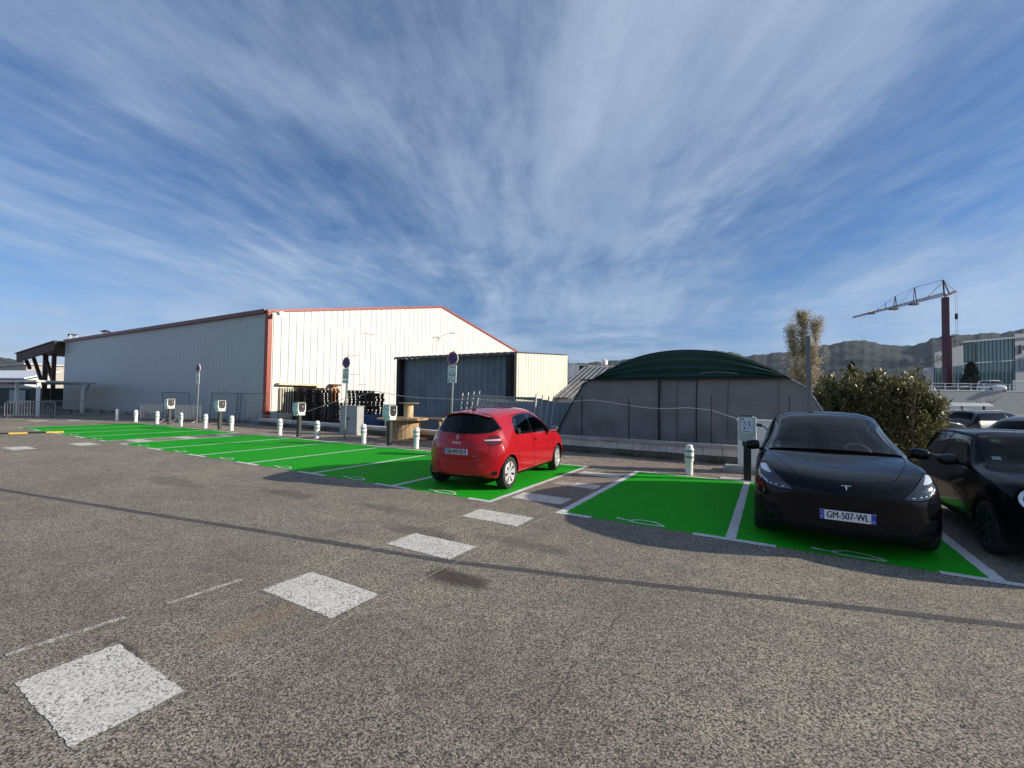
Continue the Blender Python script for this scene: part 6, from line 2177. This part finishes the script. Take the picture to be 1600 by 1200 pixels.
# ---------------------------------------------------------------- red hatchback
def build_red_hatch(loc, rz):
    L, WR = 4.084, 0.868
    root = thing('parked_car', 'red five door hatchback seen from its rear right corner on a green bay', 'car', loc, rz)
    ST = [(.00, .30, .45, .55, .34, .60, .46, .55, .60, .45, .66, .25, .68, .69, .38),
          (.04, .24, .58, .71, .28, .76, .46, .72, .66, .58, .72, .30, .745, .755, .38),
          (.12, .22, .66, .79, .27, .83, .49, .79, .73, .64, .79, .33, .815, .825, .36),
          (.30, .20, .70, .835, .27, .855, .53, .82, .81, .68, .875, .35, .90, .905, .30),
          (.60, .20, .72, .845, .27, .865, .57, .835, .89, .69, .965, .36, .98, .985, .22),
          (.90, .20, .72, .845, .27, .866, .60, .835, .94, .70, 1.02, .37, 1.04, 1.045, .17),
          (1.05, .20, .72, .84, .27, .866, .61, .83, .955, .70, 1.055, .37, 1.08, 1.085, .15),
          (1.40, .20, .72, .84, .27, .866, .62, .82, .98, .655, 1.235, .38, 1.28, 1.295, .12),
          (1.75, .20, .72, .84, .27, .866, .63, .81, .99, .605, 1.40, .375, 1.46, 1.478, .09),
          (2.00, .20, .72, .84, .27, .866, .64, .805, .995, .585, 1.46, .37, 1.525, 1.545, .05),
          (2.40, .20, .72, .84, .27, .866, .65, .80, 1.00, .580, 1.48, .37, 1.545, 1.562, .0),
          (2.90, .20, .72, .84, .27, .866, .67, .80, 1.01, .572, 1.46, .36, 1.53, 1.550, -.02),
          (3.30, .20, .72, .84, .27, .867, .69, .795, 1.02, .560, 1.42, .355, 1.495, 1.515, -.05),
          (3.60, .21, .71, .835, .28, .862, .70, .78, 1.02, .540, 1.385, .345, 1.46, 1.480, -.10),
          (3.72, .22, .70, .83, .28, .855, .70, .765, 1.00, .535, 1.335, .34, 1.425, 1.447, -.14),
          (3.79, .23, .69, .82, .29, .850, .70, .755, .985, .55, 1.245, .345, 1.325, 1.345, -.17),
          (3.88, .23, .72, .83, .29, .85, .70, .74, .965, .58, 1.105, .36, 1.165, 1.182, -.22),
          (3.96, .235, .71, .82, .30, .842, .69, .72, .93, .60, 1.00, .38, 1.04, 1.05, -.28),
          (4.02, .245, .69, .80, .32, .825, .67, .71, .885, .59, .94, .37, .97, .978, -.32),
          (4.06, .27, .65, .765, .35, .79, .62, .67, .82, .55, .87, .33, .89, .895, -.33),
          (4.084, .34, .57, .68, .41, .715, .58, .60, .73, .48, .78, .28, .80, .80, -.34)]
    sh_ = Shell(ST, L, WR, smooth=1)
    fa, ra, wr = 0.84, 3.428, 0.311
    for a in (fa, ra):
        sh_.cut(lambda x, d, z, t, d0, a=a: np.maximum(np.hypot(d - a, z - 0.315) - 0.352, 0.5 - x), drop=True)
    region(sh_, lambda x, d, z, t, d0: np.maximum(box2(d0 - 1.50, (7 - t) * 0.34, 0.36, 0.66, 0.05), 5.0 - t), 'glass_front', 0.025, border='frit')
    rw_ = [(-.3, 1.075), (0, 1.075), (.40, 1.08), (.60, 1.105), (.705, 1.165), (.66, 1.23), (.565, 1.36), (.50, 1.405), (.30, 1.428), (0, 1.436), (-.3, 1.436)]
    region(sh_, lambda x, d, z, t, d0: np.maximum(sd_poly(x, z, rw_), 3.655 - d0), 'glass_rear', 0.012, border='frit')
    side_ = lambda poly, r_: (lambda x, d, z, t, d0: np.maximum(sd_poly(d, z, poly) - r_, np.maximum((t - 4.90) * 0.28, (1.2 - t) * 0.3)))
    win_f = [(1.28, 1.035), (1.62, 1.225), (1.9, 1.355), (2.08, 1.40), (2.26, 1.415), (2.27, 1.03), (1.7, 1.02)]
    win_r = [(2.35, 1.03), (2.345, 1.418), (2.7, 1.405), (2.95, 1.365), (3.06, 1.28), (3.10, 1.10), (3.08, 1.045)]
    region(sh_, side_(win_f, 0.004), 'glass_side_front', 0.016, border='frit')
    region(sh_, side_(win_r, 0.004), 'glass_side_rear', 0.016, border='frit')
    bp2 = [(2.25, 1.03), (2.25, 1.415), (2.36, 1.415), (2.36, 1.03)]
    sh_.cut(side_(bp2, 0.0), 'frit', ['body'])
    # tail lamps wrap round the corner
    tl_ = [(.49, .955), (.58, 1.01), (.69, 1.035), (.79, 1.01), (.835, .965), (.78, .905), (.69, .855), (.60, .885)]
    tsd = lambda x, d, z, t, d0: np.maximum(sd_poly(x, z, tl_) - .004, 3.68 - d)
    region(sh_, tsd, 'tail', 0.006)
    tb_ = [(.51, .945), (.80, .95), (.83, .968), (.79, .986), (.53, .968)]
    sh_.cut(lambda x, d, z, t, d0: np.maximum(sd_poly(x, z, tb_), 3.52 - d), 'tail_hi', ['tail'])
    # tailgate
    tg = [(-.3, .615), (0, .615), (.40, .62), (.58, .66), (.655, .76), (.63, .85), (.55, .92), (.585, 1.03), (.71, 1.12), (.69, 1.25), (.56, 1.415), (0, 1.47), (-.3, 1.47)]
    gsd = lambda x, d, z, t, d0: np.maximum(sd_poly(x, z, tg), 3.60 - d0)
    sh_.cut(lambda *a: gsd(*a) - 0.004, 'gap', ['body'])
    sh_.cut(lambda *a: gsd(*a) + 0.004, 'tailgate', ['gap'])
    df = [(1.24, .33), (2.26, .33), (2.315, .62), (2.315, 1.44), (1.95, 1.43), (1.20, 1.045), (1.15, .8)]
    dr_ = [(2.325, .33), (2.94, .33), (3.03, .50), (3.12, .70), (3.17, .95), (3.16, 1.2), (3.06, 1.40), (2.325, 1.45)]
    for nm, poly in (('door_f', df), ('door_r', dr_)):
        sdf = side_(poly, 0.0)
        sh_.cut(lambda *a: sdf(*a) - 0.0045, 'gap', ['body'])
        sh_.cut(lambda *a: sdf(*a) + 0.0045, nm, ['gap'])
    # bumper joint line, shade under the bumper as a dark strip, fog lamp insets
    bl = [(-.3, .0), (0, .0), (.95, .0), (.95, .635), (.80, .655), (.62, .625), (.40, .585), (0, .58), (-.3, .58)]
    bsd = lambda x, d, z, t, d0: np.maximum(np.abs(sd_poly(x, z, bl)) - 0.003, 3.72 - d)
    sh_.cut(bsd, 'gap', ['body'])
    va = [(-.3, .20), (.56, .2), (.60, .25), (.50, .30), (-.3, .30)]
    region(sh_, lambda x, d, z, t, d0: np.maximum(sd_poly(x, z, va), 3.7 - d), 'trim_and_shade')
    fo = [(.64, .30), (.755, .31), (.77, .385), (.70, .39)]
    region(sh_, lambda x, d, z, t, d0: np.maximum(sd_poly(x, z, fo), 3.6 - d), 'trim_and_shade')
    sh_.cut(lambda x, d, z, t, d0: np.maximum(z - 0.285, np.abs(d - 2.13) - 0.92), 'trim_and_shade', ['body', 'gap'])
    hl = [(.45, .66), (.75, .72), (.80, .84), (.62, .78)]
    region(sh_, lambda x, d, z, t, d0: np.maximum(sd_poly(x, z, hl), d - 0.75), 'lamp')
    spec = {'body': ('body', m_red_paint, 'both', None), 'gap': ('body', m_gap, 'both', None), 'frit': ('body', m_gloss_black, 'both', None), 'trim_and_shade': ('body', m_trim, 'both', None),
            'tailgate': ('tailgate', m_red_paint, 'both', None), 'glass_front': ('windscreen', m_glass, 'both', None), 'glass_rear': ('rear_window', m_glass_dark, 'both', 'tailgate'),
            'door_f': ('front_door', m_red_paint, 'each', None), 'door_r': ('rear_door', m_red_paint, 'each', None),
            'glass_side_front': ('front_side_window', m_glass, 'each', 'front_door'), 'glass_side_rear': ('rear_side_window', m_glass, 'each', 'rear_door'),
            'tail': ('tail_light', m_tail, 'each', None), 'tail_hi': ('light_bar', m_tail_hi, 'each', 'tail_light'), 'lamp': ('headlight', m_lamp, 'each', None)}
    order = ['body', 'gap', 'frit', 'trim_and_shade', 'tailgate', 'door_f', 'door_r', 'tail', 'tail_hi', 'lamp', 'glass_front', 'glass_rear', 'glass_side_front', 'glass_side_rear']
    idx = sorted(range(len(sh_.F)), key=lambda i: order.index(sh_.lab[i]))
    sh_.F = [sh_.F[i] for i in idx]; sh_.lab = [sh_.lab[i] for i in idx]
    made = shell_objects(sh_, root, spec, L)
    inner_lining(sh_, root, L, m_interior, dist=0.03)
    y = lambda d: d - L / 2
    arch_liner(root, y(fa), 0.355, 0.78, 0.5); arch_liner(root, y(ra), 0.355, 0.75, 0.5)
    for a, st in ((fa, R(7)), (ra, 0.0)):
        for s_ in (1, -1):
            wheel(root, s_ * 0.752, y(a), wr, 0.20, m_rim, 7, st, s_, 'cover', 0.70)
    # spoiler lip over the rear window
    mb = MB()
    vs = []
    for k in range(13):
        q = -1 + 2 * k / 12
        x = 0.52 * q
        zt = 1.462 - 0.075 * q * q
        yb_ = y(3.745) - 0.05 * q * q
        vs += [(x, y(3.60) - 0.03 * q * q, zt + 0.012), (x, yb_ + 0.03, zt + 0.002), (x, yb_ + 0.03, zt - 0.014), (x, y(3.66) - 0.03 * q * q, zt - 0.016)]
    mb.add(vs, [(4 * k + i, 4 * k + (i + 1) % 4, 4 * k + 4 + (i + 1) % 4, 4 * k + 4 + i) for k in range(12) for i in range(4)])
    mb.build('roof_spoiler', m_red_paint, made[('tailgate', 1)], smooth=True)
    plate(root, (0, y(4.093), 0.735), (R(4), 0, R(180)), 'GB-449-XX', board=m_plate_shaded)
    # diamond emblem and raised letters
    em = MB()
    for a, b in (((-.032, 0), (0, .045)), ((0, .045), (.032, 0)), ((.032, 0), (0, -.045)), ((0, -.045), (-.032, 0))):
        em.beam((a[0], 0, a[1]), (b[0], 0, b[1]), 0.014, 0.006)
    e = em.build('emblem', m_chrome, made[('tailgate', 1)])
    e.location = (0, y(4.012), 1.00); e.rotation_euler = (R(-42 + 60), 0, 0)
    text_mesh('lettering', 'Z O E', 0.062, m_chrome, made[('tailgate', 1)], (0.0, y(4.058), 0.895), (R(90 - 22), 0, R(180)), 0.002, sx=1.2)
    text_mesh('lettering', 'Z.E.', 0.03, m_chrome, made[('tailgate', 1)], (-0.40, y(4.045), 0.665), (R(90), 0, R(180 + 8)), 0.002, sx=1.2)
    for s_ in (1, -1):
        mirror(root, s_ * 0.965, y(1.44), 1.06, s_, (0.23, 0.165, 0.17), m_black_plastic)
        hd = made[('front_door', s_)]
        MB().box((s_ * 0.868, y(2.16), 0.885), (0.022, 0.16, 0.026)).build('door_handle', m_red_paint, hd, bevel=0.008)
    MB().tube([(0, y(3.42), 1.505), (0, y(3.60), 1.665)], [0.008, 0.004], 6).build('aerial', m_trim, root)
    MB().box((0, y(3.42), 1.512), (0.05, 0.10, 0.025)).build('aerial_base', m_trim, root, bevel=0.008)
    MB().tube([(0.05, y(3.99), 1.065), (-0.1, y(3.955), 1.11), (-0.28, y(3.945), 1.115)], 0.008, 6).build('rear_wiper', m_trim, root)
    # interior
    MB().box((0, y(1.30), 0.88), (1.35, 0.42, 0.14)).build('dashboard', m_interior, root, bevel=0.05)
    steering(root, 0.34, y(1.72), 0.92)
    for x in (0.34, -0.34):
        seat(root, x, y(2.05), 0.48, 0.55)
    t_ = MB().box((0, y(3.0), 0.85), (1.22, 0.16, 0.62), rx=-0.25).build('rear_seat', m_interior, root, bevel=0.06)
    for x in (0.36, -0.36):
        MB().box((x, y(3.12), 1.22), (0.26, 0.10, 0.17), rx=-0.2).build('headrest', m_interior, t_, bevel=0.05)
    MB().box((0, y(2.3), 0.36), (1.4, 2.4, 0.06)).build('floor', m_interior, root)
    return root


# ---------------------------------------------------------------- dark compact hatch with round lamps
def build_compact(loc, rz):
    L, WR = 3.85, 0.863
    root = thing('parked_car', 'black compact hatchback with round headlights at the right picture edge', 'car', loc, rz)
    ST = [(.00, .32, .50, .58, .36, .62, .48, .58, .62, .46, .70, .26, .72, .725, .30),
          (.04, .24, .60, .72, .29, .76, .48, .73, .68, .59, .775, .32, .80, .81, .30),
          (.12, .21, .66, .79, .27, .82, .50, .79, .74, .655, .845, .35, .875, .885, .28),
          (.30, .20, .70, .83, .27, .855, .53, .825, .81, .68, .905, .36, .935, .945, .22),
          (.65, .20, .72, .84, .27, .862, .56, .835, .87, .70, .955, .37, .978, .985, .15),
          (1.00, .20, .72, .84, .27, .862, .58, .83, .90, .705, .985, .38, 1.005, 1.012, .11),
          (1.14, .20, .72, .84, .27, .862, .58, .825, .91, .705, 1.005, .38, 1.03, 1.037, .11),
          (1.35, .20, .72, .84, .27, .862, .59, .82, .92, .675, 1.15, .38, 1.19, 1.20, .11),
          (1.58, .20, .72, .84, .27, .862, .60, .81, .925, .645, 1.315, .385, 1.355, 1.365, .10),
          (1.74, .20, .72, .84, .27, .862, .60, .805, .93, .632, 1.365, .39, 1.40, 1.405, .06),
          (2.10, .20, .72, .84, .27, .862, .61, .80, .935, .63, 1.375, .39, 1.41, 1.414, .0),
          (2.80, .20, .72, .84, .27, .862, .63, .80, .95, .615, 1.36, .38, 1.395, 1.400, -.02),
          (3.30, .20, .72, .84, .27, .862, .65, .79, .965, .595, 1.335, .37, 1.37, 1.376, -.06),
          (3.46, .21, .71, .83, .28, .855, .66, .78, .96, .58, 1.285, .36, 1.33, 1.338, -.10),
          (3.62, .23, .69, .81, .30, .84, .66, .76, .93, .60, 1.08, .37, 1.11, 1.118, -.16),
          (3.74, .26, .65, .77, .33, .80, .65, .72, .87, .60, .95, .36, .965, .97, -.22),
          (3.82, .30, .58, .70, .38, .73, .62, .66, .80, .54, .85, .32, .86, .865, -.26),
          (3.85, .40, .48, .58, .46, .62, .58, .56, .70, .46, .74, .28, .75, .75, -.28)]
    sh_ = Shell(ST, L, WR, ds=0.028)
    fa, ra, wr = 0.76, 3.255, 0.31
    for a in (fa, ra):
        sh_.cut(lambda x, d, z, t, d0, a=a: np.maximum(np.hypot(d - a, z - 0.315) - 0.345, 0.5 - x), drop=True)
    region(sh_, lambda x, d, z, t, d0: np.maximum(box2(d0 - 1.42, (7 - t) * 0.34, 0.26, 0.655, 0.05), 5.0 - t), 'glass_front', 0.03, border='frit')
    region(sh_, lambda x, d, z, t, d0: np.maximum(box2(d0 - 3.53, (7 - t) * 0.34, 0.09, 0.6, 0.04), 5.0 - t), 'glass_rear', 0.02, border='frit')
    side_ = lambda poly, r_: (lambda x, d, z, t, d0: np.maximum(sd_poly(d, z, poly) - r_, np.maximum((t - 4.90) * 0.28, (1.2 - t) * 0.3)))
    win_f = [(1.42, .975), (1.56, 1.15), (1.70, 1.315), (2.36, 1.335), (2.40, .985)]
    win_r = [(2.46, .985), (2.42, 1.336), (3.1, 1.31), (3.3, 1.27), (3.42, 1.05), (3.38, 1.005)]
    region(sh_, side_(win_f, 0.004), 'glass_side_front', 0.03, border='frit')
    region(sh_, side_(win_r, 0.004), 'glass_side_rear', 0.03, border='frit')
    cir = lambda x, d, z, t, d0: np.maximum(np.hypot((x - .60) * 0.95, z - .735) - 0.125, d - 0.7)
    region(sh_, cir, 'ring', 0.02)
    sh_.cut(lambda *a: cir(*a) + 0.026, 'lamp', ['ring'])
    gr = [(-.3, .40), (0, .40), (.40, .41), (.46, .50), (.42, .60), (0, .61), (-.3, .61)]
    region(sh_, lambda x, d, z, t, d0: np.maximum(sd_poly(x, z, gr), d - 0.5), 'grille')
    lo = [(-.3, .24), (.62, .25), (.66, .33), (-.3, .34)]
    region(sh_, lambda x, d, z, t, d0: np.maximum(sd_poly(x, z, lo), d - 0.5), 'grille')
    df = [(1.30, .33), (2.38, .33), (2.44, .6), (2.43, 1.355), (1.75, 1.35), (1.34, .98), (1.26, .75)]
    sdf = side_(df, 0.0)
    sh_.cut(lambda *a: sdf(*a) - 0.0045, 'gap', ['body'])
    sh_.cut(lambda *a: sdf(*a) + 0.0045, 'door_f', ['gap'])
    hp = [(-.3, .10), (.42, .11), (.58, .3), (.69, .75), (.70, 1.12), (-.3, 1.10)]
    hsd = lambda x, d, z, t, d0: np.maximum(sd_poly(x, d0, hp), 4.6 - t)
    sh_.cut(lambda *a: hsd(*a) - 0.003, 'gap', ['body'])
    sh_.cut(lambda *a: hsd(*a) + 0.003, 'bonnet', ['gap'])
    # wheel-arch cladding
    for a in (fa, ra):
        sh_.cut(lambda x, d, z, t, d0, a=a: np.maximum(np.hypot(d - a, z - 0.315) - 0.40, 0.5 - x), 'frit', ['body'])
    sh_.cut(lambda x, d, z, t, d0: z - 0.32, 'frit', ['body', 'door_f'])
    # thin bright waist strip
    sh_.cut(lambda x, d, z, t, d0: np.maximum(np.maximum(np.abs(t - 4.03) - 0.035, 1.2 - d), d - 3.4), 'strip', ['body', 'door_f', 'gap', 'frit'])
    tl_ = [(.58, .70), (.76, .70), (.76, .92), (.62, .92)]
    region(sh_, lambda x, d, z, t, d0: np.maximum(sd_poly(x, z, tl_), 3.4 - d), 'tail')
    spec = {'body': ('body', m_dark_paint, 'both', None), 'gap': ('body', m_gap, 'both', None), 'frit': ('body', m_trim, 'both', None), 'strip': ('body', m_chrome, 'both', None),
            'bonnet': ('bonnet', m_dark_paint, 'both', None), 'glass_front': ('windscreen', m_glass, 'both', None), 'glass_rear': ('rear_window', m_glass_dark, 'both', None),
            'door_f': ('door', m_dark_paint, 'each', None), 'glass_side_front': ('door_window', m_glass, 'each', 'door'), 'glass_side_rear': ('rear_side_window', m_glass_dark, 'each', None),
            'ring': ('headlight', m_lamp_hi, 'each', None), 'lamp': ('lens', m_lamp, 'each', 'headlight'), 'grille': ('grille', m_trim, 'both', None), 'tail': ('tail_light', m_tail, 'each', None)}
    order = ['body', 'gap', 'frit', 'strip', 'bonnet', 'door_f', 'ring', 'lamp', 'grille', 'glass_front', 'glass_rear', 'glass_side_front', 'glass_side_rear', 'tail']
    idx = sorted(range(len(sh_.F)), key=lambda i: order.index(sh_.lab[i]))
    sh_.F = [sh_.F[i] for i in idx]; sh_.lab = [sh_.lab[i] for i in idx]
    shell_objects(sh_, root, spec, L)
    inner_lining(sh_, root, L, m_interior, dist=0.03)
    y = lambda d: d - L / 2
    arch_liner(root, y(fa), 0.35, 0.78, 0.5); arch_liner(root, y(ra), 0.35, 0.76, 0.5)
    for a in (fa, ra):
        for s_ in (1, -1):
            wheel(root, s_ * 0.755, y(a), wr, 0.20, m_rim_dark, 8, 0.0, s_)
    for s_ in (1, -1):
        mirror(root, s_ * 0.95, y(1.60), 1.005, s_, (0.235, 0.155, 0.17), m_black_plastic)
    MB().box((0, y(1.40), 0.86), (1.35, 0.40, 0.14)).build('dashboard', m_interior, root, bevel=0.05)
    steering(root, 0.34, y(1.75), 0.90)
    for x in (0.34, -0.34):
        seat(root, x, y(2.05), 0.48, 0.5)
    MB().box((0, y(3.0), 0.8), (1.15, 0.16, 0.55), rx=-0.25).build('rear_seat', m_interior, root, bevel=0.06)
    MB().box((0, y(2.2), 0.34), (1.4, 2.2, 0.06)).build('floor', m_interior, root)
    MB().box((-0.54, y(1.385), 1.075), (0.085, 0.004, 0.055), rx=-0.85).build('windscreen_sticker', m_plate, root)
    text_mesh('windscreen_note', '081', 0.075, m_sticker, root, (-0.48, y(1.60), 1.285), (R(38), 0, 0), 0.001)
    MB().box((0, y(1.55), 1.32), (0.22, 0.04, 0.06)).build('rear_view_mirror', m_trim, root, bevel=0.01)
    return root


# ---------------------------------------------------------------- cars further back
def build_plain(name, label, loc, rz, paint, kind='wagon', rails=False):
    if kind == 'wagon':
        L, WR, H = 4.72, .92, 1.0
        roof = [(1.25, 1.0, .76), (1.7, 1.22, .68), (2.05, 1.40, .62), (2.5, 1.455, .61), (3.3, 1.45, .60), (4.0, 1.415, .59), (4.3, 1.38, .585), (4.45, 1.20, .61), (4.58, .98, .64)]
    elif kind == 'hatch':
        L, WR, H = 4.25, .89, 1.0
        roof = [(1.15, .98, .74), (1.55, 1.20, .66), (1.9, 1.385, .61), (2.3, 1.44, .60), (2.9, 1.43, .59), (3.5, 1.37, .57), (3.75, 1.28, .57), (3.98, 1.08, .61), (4.12, .92, .62)]
    else:
        L, WR, H = 4.95, .95, 1.0
        roof = [(0.75, 1.02, .82), (1.15, 1.35, .76), (1.5, 1.72, .72), (1.8, 1.92, .70), (2.6, 1.95, .70), (3.6, 1.95, .70), (4.5, 1.93, .70), (4.8, 1.80, .70), (4.9, 1.1, .74)]
    k = WR / .92
    hb = roof[0][1]
    ST = [(.00, .32, .48, .58, .36, .63, .48, .58, .60, .47, .66, .27, .68, .685, .35),
          (.04, .25, .60, .73, .29, .79, .48, .75, .66, .62, .73, .33, .75, .755, .34),
          (.16, .21, .70, .83, .27, .88, .50, .84, .74, .70, .80, .37, .82, .825, .30),
          (.45, .2, .76, .88, .27, .915, .55, .88, .82, .74, hb * .90, .39, hb * .91, hb * .915, .2)]
    ST = [tuple(v * (k if i in (2, 3, 5, 7, 9, 11) else 1) for i, v in enumerate(r)) for r in ST]
    for i, (d, z, yr) in enumerate(roof):
        zs = min(z - 0.03, hb - .05 + 0.03 * i / len(roof)) if i else hb - .06
        if i >= len(roof) - 1:
            zs = min(zs, z - .06)
        b_ = 0.12 - 0.035 * i if i < 5 else -0.03 * (i - 4)
        ST.append((d, .2, .76 * k, .89 * k, .27, .92 * k, .60, (.885 - .008 * i) * k, zs, yr, z - .04 if i else z - .015, yr * .62, z + .03, z + .05, b_))
    ST += [(L - .10, .25, .66 * k, .80 * k, .33, .84 * k, .65, .76 * k, .84, .62 * k, .88, .38, .895, .90, -.2),
           (L - .03, .30, .58 * k, .72 * k, .38, .76 * k, .62, .68 * k, .78, .55 * k, .82, .33, .83, .835, -.24),
           (L, .40, .48 * k, .60 * k, .46, .64 * k, .58, .56 * k, .70, .46 * k, .73, .28, .74, .74, -.26)]
    root = thing(name, label, 'van' if kind == 'van' else 'car', loc, rz)
    sh_ = Shell(ST, L, WR, ds=0.06, seg=(3, 2, 6, 7, 7, 6, 6))
    fa, ra = .88, L - .98
    for a in (fa, ra):
        sh_.cut(lambda x, d, z, t, d0, a=a: np.maximum(np.hypot(d - a, z - 0.33) - 0.37, 0.5 - x), drop=True)
    d1, d2 = roof[0][0] + .06, roof[2][0] - .02
    region(sh_, lambda x, d, z, t, d0: np.maximum(box2(d0 - (d1 + d2) / 2, (7 - t) * 0.34, (d2 - d1) / 2, 0.64, 0.05), 5.0 - t), 'glass_front', 0.03, border='frit')
    e1, e2 = roof[-3][0] + .03, roof[-1][0] - .04
    region(sh_, lambda x, d, z, t, d0: np.maximum(box2(d0 - (e1 + e2) / 2, (7 - t) * 0.34, (e2 - e1) / 2, 0.62, 0.04), 5.0 - t), 'glass_rear', 0.02, border='frit')
    b0, b1 = roof[0][0] + .2, roof[-3][0] - .02
    sid = lambda x, d, z, t, d0: np.maximum(np.maximum(np.maximum((t - 4.82) * .28, (4.12 - t) * .35), b0 + (z - hb) * 0.9 - d), d + (z - hb) * 0.75 - b1 - 0.2)
    region(sh_, sid, 'glass_side', 0.025, border='frit')
    pil = roof[3][0] + .1
    sh_.cut(lambda x, d, z, t, d0: np.maximum(np.abs(d - pil) - 0.045, sid(x, d, z, t, d0)), 'frit', ['glass_side'])
    tl_ = [(.45, .80), (.80, .80), (.86, .92), (.80, .99), (.46, .93)]
    region(sh_, lambda x, d, z, t, d0: np.maximum(sd_poly(x, z, tl_), L - .55 - d), 'tail')
    hl = [(.46, .62), (.78, .68), (.82, .76), (.60, .73)]
    region(sh_, lambda x, d, z, t, d0: np.maximum(sd_poly(x, z, hl), d - .6), 'lamp')
    for dd in (roof[0][0] + .05, pil, ra - .3):
        sh_.cut(lambda x, d, z, t, d0, dd=dd: np.maximum(np.maximum(np.abs(d - dd) - .005, 1.6 - t), t - 4.1), 'gap', ['body'])
    spec = {'body': ('body', paint, 'both', None), 'gap': ('body', m_gap, 'both', None), 'frit': ('body', m_gloss_black, 'both', None), 'glass_front': ('windscreen', m_glass, 'both', None), 'glass_rear': ('rear_window', m_glass_dark, 'both', None),
            'glass_side': ('side_window', m_glass_dark, 'each', None), 'tail': ('tail_light', m_tail, 'each', None), 'lamp': ('headlight', m_lamp, 'each', None)}
    shell_objects(sh_, root, spec, L)
    inner_lining(sh_, root, L, m_interior, dist=0.03)
    y = lambda d: d - L / 2
    arch_liner(root, y(fa), .38, .84 * k, .5); arch_liner(root, y(ra), .38, .84 * k, .5)
    for a in (fa, ra):
        for s_ in (1, -1):
            wheel(root, s_ * .80 * k, y(a), .325, .21, m_rim, 7, 0, s_)
    for s_ in (1, -1):
        mirror(root, s_ * (WR + .07), y(roof[1][0] + .02), hb + .06, s_, (.2, .15, .15), paint)
        if rails:
            MB().tube([(s_ * .60, y(roof[3][0]), 1.455), (s_ * .60, y(roof[3][0] + .15), 1.50), (s_ * .585, y(roof[6][0] - .2), 1.465), (s_ * .585, y(roof[6][0]), 1.42)], .016, 6).build('roof_rail', m_chrome, root)
    for x in (.36, -.36):
        seat(root, x, y(roof[3][0] - .1), .5, .55)
    if kind == 'wagon':
        MB().tube([(0, y(roof[6][0] - .25), 1.46), (0, y(roof[6][0] - .08), 1.54)], .02, 6).build('roof_fin', m_trim, root)
    return root


build_black_saloon((4.81, 2.40, 0), R(0.3))
build_red_hatch((-1.24, 2.42, 0), R(180 + 4.0))
build_compact((7.13, 2.35, 0), R(0.5))
build_plain('parked_car', 'silver estate car with roof rails parked sideways behind the shrub', (13.7, 25.3, -0.05), R(131), m_silver_paint, 'wagon', True)
build_plain('parked_car', 'dark hatchback half hidden between the shrub and the silver estate', (9.75, 20.5, 0), R(131), m_dark_paint, 'hatch')
build_plain('parked_car', 'dark red car cut off by the right edge in front of the silver estate', (12.15, 15.2, -0.06), R(131), m_maroon_paint, 'hatch')
build_plain('parked_van', 'white van parked on the terrace behind the white railing', (37.2, 102.0, 3.86), R(10), m_white_paint_car, 'van')
build_plain('parked_car', 'dark car on the terrace right of the barred gate', (45.5, 108.5, 3.86), R(40), m_dark_paint, 'hatch')
build_plain('parked_car', 'silver car on the terrace between the crane mast and the white van', (33.0, 101.0, 3.86), R(-60), m_silver_paint, 'hatch')

# ================================================================== HAZE
hz = MB().span((-2750, -950, -1.0), (2750, 2650, 320)).build('haze', bpy.data.materials.new('haze_air'))
hm = hz.data.materials[0]
hm.use_nodes = True
hm.node_tree.nodes.clear()
ht = NT(hm.node_tree)
ho = ht.n('ShaderNodeOutputMaterial')
hv_ = ht.n('ShaderNodeVolumePrincipled', {'Color': (0.72, 0.85, 1.0, 1.0), 'Density': 0.000045, 'Anisotropy': 0.0})
hm.node_tree.links.new(hv_.outputs[0], ho.inputs['Volume'])
hz['kind'] = 'stuff'
hz['label'], hz['category'] = 'thin pale blue air that fades the far hills', 'haze'
